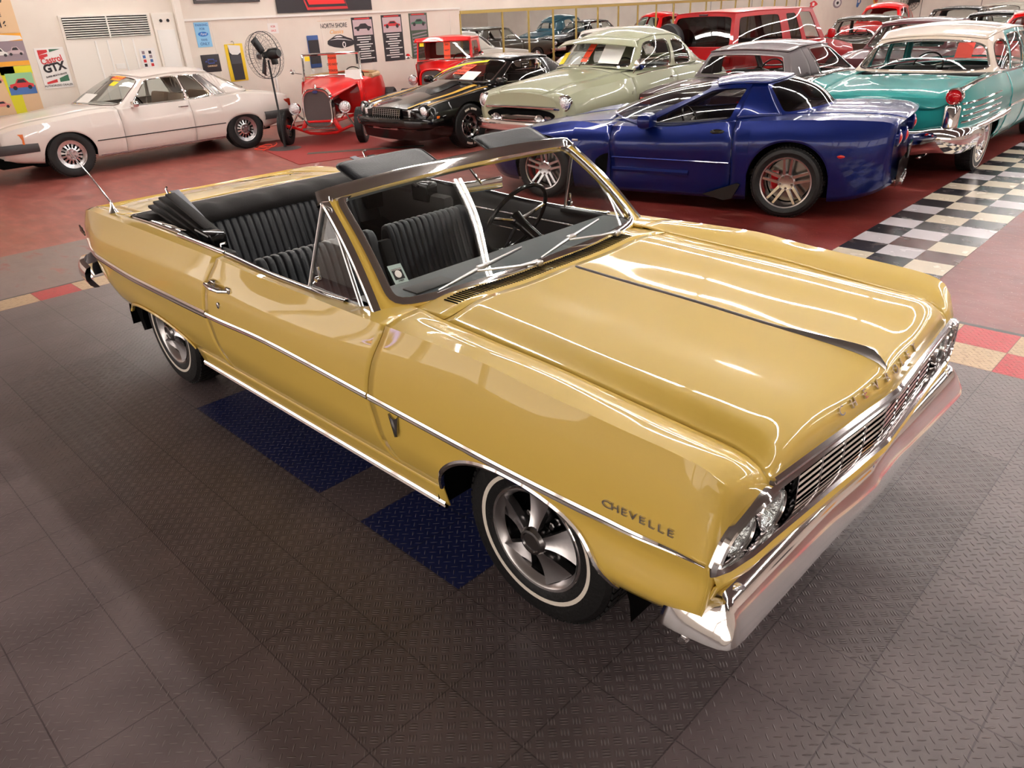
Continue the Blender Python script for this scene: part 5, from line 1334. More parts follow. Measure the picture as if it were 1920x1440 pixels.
# ================= teal and white sedan, 1958, seen from behind
M['teal'] = paint('teal_paint', (30, 136, 134), rough=.38)
M['roofwhite'] = paint('warm_white_roof', (206, 190, 174), rough=.35)
OP = (-.49, 9.55, math.radians(91.2))
ost = [
 (2.6, [(.70, .40), (.80, .50), (.84, .62), (.84, .76), (.80, .86), (.5, .88), (.25, .89), (0, .9)]),
 (2.2, [(.84, .30), (.92, .42), (.95, .6), (.95, .78), (.90, .92), (.6, .94), (.3, .96), (0, .97)]),
 (1.55, [(.87, .27), (.94, .40), (.97, .6), (.965, .80), (.90, .95), (.62, .97), (.3, 1.0), (0, 1.01)]),
 (.6, [(.87, .27), (.94, .40), (.975, .6), (.97, .82), (.88, .99), (.66, 1.01), (.3, 1.03), (0, 1.04)]),
 (0, [(.87, .27), (.94, .40), (.975, .6), (.97, .82), (.86, 1.01), (.7, 1.03), (.3, 1.04), (0, 1.04)]),
 (-1.0, [(.87, .27), (.94, .40), (.975, .6), (.97, .84), (.87, 1.03), (.70, 1.035), (.3, 1.04), (0, 1.04)]),
 (-1.55, [(.87, .27), (.94, .40), (.97, .6), (.965, .84), (.88, 1.05), (.70, 1.015), (.3, 1.03), (0, 1.035)]),
 (-2.2, [(.84, .32), (.90, .42), (.935, .58), (.935, .82), (.88, 1.035), (.68, .965), (.3, .985), (0, .99)]),
 (-2.5, [(.82, .40), (.87, .48), (.90, .58), (.90, .80), (.86, .99), (.66, .90), (.3, .925), (0, .935)]),
 (-2.62, [(.80, .46), (.84, .52), (.86, .58), (.86, .74), (.82, .90), (.62, .80), (.3, .83), (0, .84)]),
]
go_ = dict(wb0=(1.25, 0, 1.05), wb1=(.72, .80, 1.02), wt0=(.55, 0, 1.50), wt1=(.42, .66, 1.455), sb=[(-.1, .84, 1.03), (-.9, .83, 1.045)], st=[(-.1, .68, 1.475), (-.6, .66, 1.46)],
           rb0=(-1.50, 0, 1.055), rb1=(-1.22, .80, 1.05), rt0=(-1.08, 0, 1.43), rt1=(-1.0, .60, 1.385), rm=(.035, .035, .05, .12), rn=7, wm=(.04, .04, .03, .05), chrome=M['chrome'], cw=.018, rbul=.05, rp=2.6,
           cells=[(0, .36, .05, .03, .02, .10, M['glass'], 12, M['teal']), (.36, .72, .03, .03, .02, .10, M['glass'], 12, M['teal']), (.72, 1, .02, .05, .04, .16, M['tint2'], 3, M['roofwhite'])], crown=.05, seatx=-.15, seatr=-.9, rearm=M['roofwhite'], sbul=.03)
def opost(x, y, z):
    if x < -2.1: x -= .07*(1-(abs(y)/.86)**2)*min(1, (-2.1-x)/.4)
    return (x, y, z)
olds, OL = car_build('sedan', 'teal four-door sedan with cream-white roof and chrome side gills beside the checkered strip', 'car', OP, M['teal'], ost,
    [(1.55, .34, .40, .36, 2.2), (-1.57, .33, .42, .30, 2.3)], [(1.55, .92, .345, .20, .215, 'cap'), (-1.57, .92, .345, .20, .215, 'wide')], go_, [(.75, -.12), (-.12, -.95)], (1.3, 1.3), (-1.62, -1.45), roofm=M['roofwhite'], int_z=1.05, post=opost)
def olds_details():
    c, L = olds, OL; CH = M['chrome']
    for sd in (-1, 1):
        b = MB(); b.lathe([(.085, -.06), (.088, 0), (.075, .02), (.068, .005)], 28, Matrix.Rotation(PI/2, 3, 'Z'), (-2.68, sd*.80, .925)); o = b.build('tail_lamp', CH, c)
        b = MB(); b.lathe([(.07, 0), (.055, .02), (.03, .03), (.001, .034)], 28, Matrix.Rotation(PI/2, 3, 'Z'), (-2.68, sd*.80, .925)); b.build('red_lens', M['red_lens'], o)
        b = MB(); b.lathe([(.07, -.14), (.082, -.13), (.082, .12), (.07, .14), (.001, .14)], 24, Matrix.Rotation(PI/2, 3, 'X'), (-2.655, sd*.80, .70)); b.build('tail_pod', CH, c)
        b = MB(); b.tube([(-2.66, sd*.84, .985), (-2.3, sd*.875, 1.035), (-1.7, sd*.885, 1.058), (-1.2, sd*.87, 1.05)], [.03, .018, .012, .008], 10); b.build('fin_moulding', CH, c)
        for i in range(4):
            P = []
            for x in np.linspace(-2.58, -1.42, 20):
                z = .66+.062*i+.02*(x+2.58); q = L.s_at_z(x, z, 4); p = L.pt(x, q, sd); P.append([(p[0], p[1]+sd*dy, z+dz) for dy, dz in ((-.004, -.010), (.006, -.010), (.012, 0), (.006, .010), (-.004, .010))])
            b = MB(); b.grid(P, closed_v=True, flip=(sd == 1)); b.build('side_gill', CH, c)
        b = MB(); b.tube([(-2.55, sd*.91, .56), (-1.9, sd*.965, .575), (-1.35, sd*.985, .60), (-1.05, sd*.985, .62), (-.98, sd*.96, .63)], [.03, .034, .045, .045, .01], 12); b.build('side_spear', CH, c)
        b = MB(); b.box((-2.3, sd*.5, .25), (.35, .05, .04), bev=.015); b.build('exhaust_tip', CH, c)
        side_strip(L, c, -.9, 1.9, 0, .03, CH, 'side_trim', .014, z=.66, sides=(sd,))
    h = [(-2.20, .985, .47), (-2.45, .985, .48), (-2.68, .93, .49), (-2.78, .75, .50), (-2.80, .5, .46), (-2.82, .1, .45)]
    bumper(c, mirror_pts(h), [(.13, -.12), (.12, -.02), (.08, .015), (.0, .03), (-.08, .015), (-.14, -.04), (-.14, -.12)], CH, 'rear_bumper', sgn=1)
    h = [(2.2, .98, .47), (2.5, .95, .48), (2.72, .8, .49), (2.80, .4, .49)]
    bumper(c, mirror_pts(h)[::-1], [(.13, -.12), (.12, -.02), (.0, .03), (-.12, -.02), (-.13, -.12)], CH, sgn=1)
    b = MB(); b.lathe([(.001, .02), (.035, .02), (.045, 0), (.045, -.02)], 20, Matrix.Rotation(PI/2, 3, 'Z'), (-2.685, 0, .80)); b.tube([(-2.69, -.22, .80), (-2.70, .22, .80)], .010, 8); b.tube([(-2.69, 0, .80), (-2.69, 0, .88)], .012, 8); b.build('trunk_emblem', CH, c)
olds_details()

# ================= dark maroon coupe with grey landau roof
M['maroon'] = paint('maroon_paint', (58, 26, 30), rough=.3)
M['landau'] = mat('landau_vinyl', (92, 82, 84), rough=.6, bump=(120, .2))
KP = (-2.75, 9.25, 1.59)
kst = [
 (2.45, [(.70, .36), (.80, .44), (.84, .56), (.84, .70), (.82, .78), (.5, .80), (.25, .80), (0, .81)]),
 (1.4, [(.80, .24), (.87, .34), (.90, .5), (.90, .70), (.84, .86), (.6, .88), (.3, .90), (0, .91)]),
 (.4, [(.80, .24), (.87, .34), (.90, .5), (.90, .72), (.84, .90), (.66, .92), (.3, .94), (0, .94)]),
 (-.8, [(.80, .24), (.87, .34), (.90, .5), (.90, .74), (.84, .93), (.66, .945), (.3, .95), (0, .95)]),
 (-1.4, [(.80, .24), (.87, .34), (.90, .5), (.90, .74), (.84, .93), (.62, .945), (.3, .95), (0, .95)]),
 (-2.3, [(.78, .34), (.84, .44), (.88, .55), (.88, .72), (.84, .87), (.6, .88), (.3, .885), (0, .89)]),
 (-2.5, [(.76, .42), (.80, .50), (.84, .56), (.84, .72), (.82, .84), (.6, .85), (.3, .85), (0, .85)]),
]
gk = dict(wb0=(1.15, 0, .95), wb1=(.92, .76, .93), wt0=(.35, 0, 1.325), wt1=(.24, .58, 1.29), sb=[(.2, .80, .94), (-.6, .78, .95)], st=[(-.1, .60, 1.32), (-.6, .60, 1.315)],
          rb0=(-1.32, 0, .965), rb1=(-1.22, .74, .955), rt0=(-1.16, 0, 1.30), rt1=(-1.06, .58, 1.265), rm=(.10, .10, .10, .16), rn=16, wm=(.05, .05, .03, .05), chrome=M['satin'], cw=.012,
          cells=[(0, .62, .03, .02, .02, .09, M['tint2'], 16, M['maroon']), (.62, .74, 0, 0, 0, 0, None, 8, M['landau']), (.74, 1, 0, 0, 0, 0, None, 8, M['landau'])], crown=.04, seatx=-.2, seatr=-.85, rearm=M['landau'])
cut, KL = car_build('landau_coupe', 'dark maroon coupe with padded grey vinyl rear roof, left of the teal sedan', 'car', KP, M['maroon'], kst,
    [(1.37, .31, .37, .34, 2.2), (-1.37, .31, .37, .30, 2.2)], [(1.37, .89, .325, .2, .19, 'cap'), (-1.37, .89, .325, .2, .19, 'cap')], gk, [(.75, -.55)], (1.1, 1.1), (-1.38, -1.2), roofm=M['maroon'], int_z=1.0)
def cut_details():
    c, L = cut, KL; b = MB(); P = []
    g = gk; st_ = poly3([g['wt1']]+g['st']+[g['rt1']])
    for t in np.linspace(.60, 1.0, 10):
        S = st_(t); dx = (g['rt0'][0]-g['rt1'][0])*t**2; P.append([(S[0]+dx*(1-w_*w_), S[1]*w_*1.012, S[2]+.006+(.035+.04*.6*math.sin(PI*t))*(1-w_*w_)) for w_ in np.linspace(1, -1, 21)])
    b.grid(P, flip=True); b.build('vinyl_roof', M['landau'], c, sol=.012)
    for sd in (-1, 1):
        b = MB(); b.box((-2.50, sd*.72, .72), (.04, .16, .16), bev=.01); b.build('tail_lamp', M['red_lens'], c)
        b = MB(); b.tube([(-.98, sd*.76, 1.0), (-.96, sd*.715, 1.08)], .008, 6); b.build('roof_badge', M['chrome'], c)
        text('roof_script', 'Classic', .05, M['chrome'], c, (-.86 if sd < 0 else -.86, sd*.782, 1.0), (1 if sd < 0 else -1, 0, 0), (0, -sd*.3, 1), .003, shear=.3)
    h = [(-2.3, .90, .50), (-2.55, .86, .50), (-2.62, .4, .50)]
    bumper(c, mirror_pts(h), [(.07, -.05), (.07, 0), (.0, .02), (-.07, 0), (-.07, -.05)], M['chrome'], 'rear_bumper', sgn=1)
    handle(L, c, -.40, .80, M['chrome'], .15)
cut_details()
# ---------------------------------------------------------------- red van-bodied truck and the rows behind
M['red'] = paint('red_paint', (172, 8, 18), rough=.35, coat=.5)
M['bright_red'] = paint('bright_red_paint', (212, 12, 14), rough=.4, coat=.5)
VP = (-5.60, 14.2, math.radians(84))
nst = [
 (2.5, [(.74, .42), (.82, .5), (.86, .62), (.86, .85), (.80, .98), (.5, 1.02), (.25, 1.03), (0, 1.03)]),
 (1.6, [(.84, .36), (.90, .45), (.92, .65), (.92, .9), (.86, 1.12), (.6, 1.15), (.3, 1.16), (0, 1.16)]),
 (1.1, [(.84, .36), (.90, .45), (.92, .65), (.92, .95), (.88, 1.17), (.7, 1.19), (.3, 1.2), (0, 1.2)]),
 (-1.5, [(.84, .36), (.90, .45), (.92, .65), (.92, .95), (.88, 1.17), (.7, 1.19), (.3, 1.2), (0, 1.2)]),
 (-2.42, [(.82, .40), (.88, .48), (.90, .65), (.90, .95), (.86, 1.17), (.7, 1.19), (.3, 1.2), (0, 1.2)]),
]
gn = dict(wb0=(1.42, 0, 1.19), wb1=(1.22, .80, 1.18), wt0=(.86, 0, 1.83), wt1=(.72, .70, 1.80), sb=[(.0, .87, 1.18), (-1.2, .87, 1.18)], st=[(0, .76, 1.82), (-1.2, .76, 1.82)],
          rb0=(-2.44, 0, 1.18), rb1=(-2.40, .86, 1.18), rt0=(-2.26, 0, 1.83), rt1=(-2.22, .75, 1.80), rm=(.10, .10, .03, .10), rn=14, wm=(.04, .04, .03, .04), rbul=.0, sbul=.01,
          cells=[(0, .26, .06, .02, .02, .10, M['glass'], 16), (.26, .44, .03, .03, .03, .12, M['tint'], 12), (.44, 1, .06, .05, .05, .12, M['tint'], 14)], rglass=M['tint'], crown=.03, seatx=.1)
van, NL = car_build('van', 'tall red sport truck with dark tinted side and rear windows, behind the sage sedan', 'van', VP, M['red'], nst,
    [(1.5, .38, .42, .38, 2.2), (-1.5, .38, .42, .38, 2.2)], [(1.5, .91, .37, .24, .21, 'slot'), (-1.5, .91, .37, .24, .21, 'slot')], gn, [(1.15, .1), (.1, -.6)], (1.45, 1.45), None, int_z=1.25, scale=.947, skip=())
def van_details():
    c = van
    door_mirror(c, 1.12, -1.03, 1.28, M['red'], 1.3, -1) if False else None
    for sd in (-1, 1):
        b = MB(); b.box((1.10, sd*1.02, 1.28), (.12, .16, .20), bev=.05); b.tube([(1.1, sd*.88, 1.22), (1.1, sd*.98, 1.22)], .02, 8); b.build('door_mirror', M['red'], c)
        b = MB(); b.box((-2.44, sd*.80, 1.0), (.05, .10, .22), bev=.02); b.build('tail_lamp', M['red_lens'], c)
    b = MB(); b.box((-2.27, 0, 1.79), (.04, .22, .035), bev=.01); b.build('brake_lamp', M['maroon'], c)
    b = MB(); b.lathe([(.001, .09), (.20, .09), (.34, .07), (.36, 0), (.36, -.09), (.001, -.09)], 30, Matrix.Rotation(PI/2, 3, 'Z'), (-2.62, .62, 1.30)); b.build('spare_wheel', M['black'], c)
van_details()
# ---- generic cars of the back rows
def gen(name, label, cat, pose, col, roof=None, h=1.42, chrome=True, glass=None, group=None, scale=1.0, round_=False, width=1.0, conv=False):
    dz = h-1.42; w_ = width
    st = [
     (2.5, [(.70, .40), (.80, .48), (.84, .60), (.84, .74), (.80, .82), (.5, .85), (.25, .86), (0, .87)]),
     (1.45, [(.84, .28), (.90, .40), (.93, .6), (.92, .80), (.86, .92), (.6, .95), (.3, .97), (0, .98)]),
     (.5, [(.84, .26), (.90, .38), (.93, .6), (.92, .82), (.86, .96), (.66, .98), (.3, 1.0), (0, 1.0)]),
     (-1.45, [(.84, .26), (.90, .38), (.93, .6), (.92, .82), (.86, .96), (.66, .98), (.3, .99), (0, .99)]),
     (-2.5, [(.76, .42), (.82, .5), (.86, .6), (.86, .76), (.82, .88), (.6, .9), (.3, .9), (0, .9)]),
    ]
    st = [(x, [(y*w_, z+dz*.5*(z > .9)) for y, z in r]) for x, r in st]
    zt = 1.42+dz; zb = .98+dz*.5
    if round_:
        g = dict(wb0=(.95, 0, zb+.03), wb1=(.62, .70*w_, zb), wt0=(.50, 0, zt-.04), wt1=(.30, .52*w_, zt-.10), sb=[(-.2, .76*w_, zb), (-1.0, .74*w_, zb)], st=[(-.1, .58*w_, zt-.03), (-.6, .56*w_, zt-.04), (-1.1, .50*w_, zt-.14)],
                 rb0=(-1.75, 0, zb+.01), rb1=(-1.5, .58*w_, zb), rt0=(-1.35, 0, zt-.14), rt1=(-1.25, .42*w_, zt-.2), cells=[(0, .42, .06, .03, .03, .12, M['glass'], 7), (.42, .78, .03, .05, .03, .14, M['glass'], 5), (.78, 1, 0, 0, 0, 0, None)], crown=.09, rm=(.2, .2, .2, .2), rbul=.06, sbul=.05)
    else:
        g = dict(wb0=(1.05, 0, zb+.02), wb1=(.72, .76*w_, zb), wt0=(.42, 0, zt-.03), wt1=(.30, .62*w_, zt-.06), sb=[(-.2, .80*w_, zb), (-1.0, .79*w_, zb)], st=[(-.1, .64*w_, zt-.035), (-.7, .63*w_, zt-.04)],
                 rb0=(-1.62, 0, zb+.02), rb1=(-1.38, .72*w_, zb), rt0=(-1.05, 0, zt-.03), rt1=(-.95, .57*w_, zt-.07), rm=(.05, .05, .06, .08), wm=(.04, .04, .03, .05), chrome=M['chrome'] if chrome else None,
                 cells=[(0, .44, .05, .03, .02, .09, glass or M['glass'], 12), (.44, .84, .03, .03, .02, .09, glass or M['glass'], 12), (.84, 1, 0, 0, 0, 0, None)], crown=.04, rbul=.04)
    g['glass'] = glass or M['glass']; g['seatr'] = -.95
    c, L = car_build(name, label, cat, pose, col, st, [(1.45, .32, .39, .35, 2.2), (-1.45, .32, .39, .30, 2.2)], [(1.45, .9*w_, .335, .2, .2, 'cap'), (-1.45, .9*w_, .335, .2, .2, 'cap')], g, [(.7, -.4)], (1.05, 1.05), (-1.7, -1.5), roofm=roof, int_z=zb+.02, scale=scale, group=group)
    for sd in (-1, 1):
        lamp(c, (2.5, sd*.66*w_, .70), .075, M['chrome'], M['lens'], 1); lamp(c, (-2.5, sd*.66*w_, .72), .055, M['chrome'], M['red_lens'], -1, name='tail_lamp')
    for s_, nm in ((1, 'front_bumper'), (-1, 'rear_bumper')):
        hh = [(s_*2.2, .95*w_, .5), (s_*2.5, .88*w_, .5), (s_*2.62, .6*w_, .5), (s_*2.66, .1, .5)]; pp = mirror_pts(hh)
        bumper(c, pp[::-1] if s_ > 0 else pp, [(.07, -.05), (.07, 0), (0, .02), (-.07, 0), (-.07, -.05)], M['chrome'], nm)
    return c
M['cream'] = paint('cream_paint', (214, 206, 192)); M['dkteal'] = paint('dark_teal_paint', (40, 78, 92)); M['mar2'] = paint('dusty_maroon_paint', (92, 44, 50), rough=.35)
M['olive'] = paint('dark_olive_paint', (60, 54, 44)); M['whitep'] = paint('white_car_paint', (224, 220, 214))
gen('sedan', 'dusty maroon sedan standing just beyond the teal sedan\'s white roof', 'car', (-2.5, 14.85, math.radians(92)), M['mar2'], h=1.45)
gen('sedan', 'dark olive sedan with a bright roof edge, behind the red truck\'s bonnet', 'car', (-5.3, 19.4, math.radians(93)), M['olive'], h=1.42)
gen('vintage_coupe', 'bright red round-roofed vintage coupe near the far corner', 'car', (-7.7, 26.6, math.radians(-84)), M['bright_red'], h=1.56, round_=True, chrome=False)
gen('sedan', 'black car with yellow and red windscreen cards, right of the red vintage coupe', 'car', (-5.0, 25.2, math.radians(-88)), M['black_paint'], h=1.44)
gen('sedan', 'dark brown-black sedan with thin chrome roof edge, right of the maroon sedan', 'car', (-2.6, 20.7, math.radians(90)), M['black_paint'], h=1.40)
gen('sedan', 'cream-roofed car in the last row, seen over the dark sedan', 'car', (-5.0, 31.0, math.radians(88)), M['cream'], h=1.42)
gen('sedan', 'red sedan with a white roof band at the right edge of the photo', 'car', (-.5, 15.7, math.radians(90)), M['bright_red'], roof=M['bright_red'], h=1.52)
gen('sedan', 'dark teal rounded sedan at the top right corner', 'car', (-2.7, 26.7, math.radians(89)), M['dkteal'], h=1.62, round_=True)
gen('sedan', 'white car with green-tinted windscreen parked beyond the black muscle coupe', 'car', (-9.2, 13.4, math.radians(-62)), M['whitep'], h=1.45)

# ================= red hot rod roadster
def hotrod():
    HP = (-9.90, 6.10, -.849)
    c = empty('hot_rod', (HP[0], HP[1], -.0085), HP[2], 'open bright red hot rod roadster with exposed front wheels and a tall chrome radiator shell', 'car'); c.scale = (.937,)*3
    R, CH = M['bright_red'], M['chrome']
    # body tub
    st = [(.42, [(.50, .36), (.56, .42), (.60, .60), (.60, .85), (.58, 1.02)]), (0, [(.55, .36), (.62, .42), (.68, .60), (.68, .86), (.66, 1.03)]), (-.6, [(.56, .36), (.64, .42), (.71, .60), (.71, .86), (.68, 1.02)]),
          (-1.1, [(.55, .38), (.62, .44), (.68, .62), (.67, .86), (.62, 1.0)]), (-1.6, [(.48, .45), (.54, .5), (.58, .62), (.56, .76), (.48, .86)]), (-1.85, [(.35, .5), (.4, .54), (.42, .6), (.4, .66), (.34, .72)])]
    L = Loft.stations(st)
    for sd in (-1, 1): panel(L, 'body_side', R, c, -1.85, .42, 0, 4, sd, 30, 4, sol=.01)
    # cowl and rear deck
    b = MB(); P = []
    for x in np.linspace(.42, .02, 8): y, z = L.sec(x, 4); P.append([(x, y*w_, z+.075*(1-w_*w_)) for w_ in np.linspace(1, -1, 17)])
    b.grid(P); b.build('cowl', R, c, sol=.01)
    b = MB(); P = []
    for x in np.linspace(-.98, -1.85, 14): y, z = L.sec(x, 4); P.append([(x, y*w_, z+.10*(1-w_*w_)) for w_ in np.linspace(1, -1, 17)])
    b.grid(P); b.build('rear_deck', R, c, sol=.01)
    # hood: from cowl to the radiator shell, open sides
    b = MB(); P = []
    for t in np.linspace(0, 1, 12):
        x = .42+1.10*t; hw_ = .585+(.27-.585)*t; zt = 1.095+(.985-1.095)*t; zs = 1.00+(.80-1.00)*t
        P.append([(x, hw_*math.copysign(abs(w_)**.75, w_), zs+(zt-zs)*(1-abs(w_)**2.4)) for w_ in np.linspace(1, -1, 21)])
    b.grid(P, flip=True); b.build('hood', R, c, sol=.008)
    b = MB(); b.box((.40, 0, .72), (.03, 1.08, .62), bev=.01); b.build('firewall', R, c)
    for sd in (-1, 1):
        b = MB(); b.grid([[(.42, sd*.585, 1.03), (.42, sd*.60, .85), (.42, sd*.60, .60), (.42, sd*.56, .42)], [(.62, sd*.53, 1.0), (.62, sd*.56, .82), (.62, sd*.56, .60), (.60, sd*.53, .45)]], flip=(sd == 1)); b.build('cowl_side', R, c, sol=.01)
    # engine
    b = MB(); b.box((1.0, 0, .62), (.7, .34, .34), bev=.04)
    for s_ in (-1, 1):
        for i in range(4): b.tube([(.78+.15*i, s_*.17, .72), (.78+.15*i, s_*.28, .66), (.72+.15*i, s_*.30, .50)], .024, 8)
    b.build('engine', M['dark_chrome'], c)
    # radiator shell
    def shell(s, k=40):
        out = []
        for i in range(k):
            t = 2*PI*i/k; a, b_ = math.sin(t), math.cos(t); x, z = sq(a*1.0, b_*1.0, 3.5) if False else (0, 0)
            px = math.copysign(abs(a)**.55, a); pz = math.copysign(abs(b_)**(.75 if b_ > 0 else .5), b_)
            out.append((.285*s*px, .64+(.345*s*pz if pz > 0 else .33*s*pz)))
        return out
    for nm, s0, x0, x1, m in (('radiator_shell', 1.0, 1.50, 1.63, CH),):
        o_, i_ = shell(1.0), shell(.86); b = MB(); b.grid([[(x0, y, z) for y, z in o_], [(x1, y*.99, .64+(z-.64)*.99) for y, z in o_], [(x1+.012, y*.94, .64+(z-.64)*.95) for y, z in o_], [(x1, y, z) for y, z in i_], [(x1-.04, y, z) for y, z in i_]], closed_v=True); ro = b.build(nm, m, c)
        b = MB(); v = [(x1-.02, y, z) for y, z in shell(.87)]; b.add(v+[(x1-.02, 0, .64)], [(i, (i+1) % 40, 40) for i in range(40)]); b.build('radiator_core', mat('radiator_mesh', (88, 76, 76), rough=.6, bump=(300, .6)), ro)
        b = MB(); b.lathe([(.02, -.03), (.022, .0), (.012, .02), (.001, .05)], 14, Matrix.Rotation(PI/2, 3, 'X'), (1.57, 0, 1.01)); b.build('radiator_cap', CH, ro)
        b = MB(); b.lathe([(.001, .008), (.045, .004), (.05, 0)], 18, Matrix.Rotation(-PI/2, 3, 'Z') @ Matrix.Scale(.5, 3, (0, 0, 1)), (1.645, 0, .925)); b.build('radiator_badge', mat('badge_blue', (40, 50, 110), rough=.3), ro)
    # frame, axle, wishbones
    b = MB(); b.tube([(-1.7, .34, .42), (.3, .36, .38), (1.35, .28, .40), (1.62, .26, .42)], .03, 8); b.tube([(-1.7, -.34, .42), (.3, -.36, .38), (1.35, -.28, .40), (1.62, -.26, .42)], .03, 8); b.tube([(1.60, -.27, .42), (1.60, .27, .42)], .025, 8)
    for s_ in (-1, 1): b.tube([(1.42, s_*.66, .30), (.5, s_*.34, .30)], .016, 8); b.box((1.56, s_*.30, .36), (.08, .07, .22), Matrix.Rotation(s_*.5, 3, 'X'), bev=.01)
    b.build('chassis_frame', R, c)
    b = MB(); b.tube([(1.38, -.70, .33), (1.44, -.52, .30), (1.47, -.25, .20), (1.48, 0, .185), (1.47, .25, .20), (1.44, .52, .30), (1.38, .70, .33)], .026, 10); b.build('front_axle', R, c)
    b = MB(); b.tube([(1.70, -.30, .30), (1.70, .30, .30)], .024, 10); b.build('nerf_bar', CH, c)
    for s_ in (-1, 1):
        b = MB(); b.tube([(1.50, s_*.62, .28), (1.46, s_*.46, .52)], .017, 8); b.build('shock_absorber', CH, c)
        lamp(c, (1.50, s_*.47, .64), .095, CH, M['lens'], 1, s_*.05, bezel=1.1, depth=.02)
        b = MB(); b.lathe([(.10, 0), (.09, .04), (.05, .09), (.001, .11)], 24, Matrix.Rotation(PI/2, 3, 'Z'), (1.50, s_*.47, .64)); b.tube([(1.46, s_*.47, .56), (1.42, s_*.36, .44)], .016, 8); b.build('headlamp_bucket', CH, c)
        wheel(c, 1.40, s_*.72, .31, .15, .19, 'chrome5', s_); wheel(c, -1.35, s_*.72, .36, .26, .19, 'chrome5', s_)
    # windscreen
    fr = [(.36, -.56, 1.10), (.30, -.56, 1.49), (.30, .56, 1.49), (.36, .56, 1.10)]
    b = MB(); b.tube([(.37, -.575, 1.0)]+fr[:2], .024, 8); b.tube(fr[1:3], .022, 8); b.tube(fr[2:]+[(.37, .575, 1.0)], .024, 8); b.tube([fr[0], (.40, 0, 1.12), fr[3]], .013, 8); wo = b.build('windscreen_frame', CH, c)
    b = MB(); b.add(fr, [(3, 2, 1, 0)]); b.build('windscreen_glass', M['glass'], wo)
    # interior
    tan = mat('tan_vinyl', (176, 142, 104), rough=.6)
    b = MB(); b.tube([(.0, .67, 1.045), (-.6, .69, 1.045), (-.95, .60, 1.045), (-1.05, .35, 1.06), (-1.07, 0, 1.07), (-1.05, -.35, 1.06), (-.95, -.60, 1.045), (-.6, -.69, 1.045), (.0, -.67, 1.045)], .045, 10); b.build('cockpit_roll', tan, c)
    b = MB(); b.box((-.85, 0, .82), (.16, 1.15, .45), Matrix.Rotation(-.2, 3, 'Y'), bev=.05); b.box((-.55, 0, .62), (.55, 1.15, .16), bev=.04); b.build('seat', tan, c)
    b = MB(); b.box((-.3, 0, .42), (1.3, 1.1, .03)); b.build('cockpit_floor', M['black'], c)
    steering_wheel(c, (-.12, .32, 1.07), .18, math.radians(30)); b = MB(); b.tube([(.28, -.62, 1.15), (.30, -.78, 1.18)], .007, 6); b.lathe([(.001, .02), (.05, .01), (.05, 0)], 16, Matrix.Rotation(PI/2, 3, 'Z'), (.28, -.80, 1.20)); b.build('side_mirror', CH, c)
    return c
hotrod()
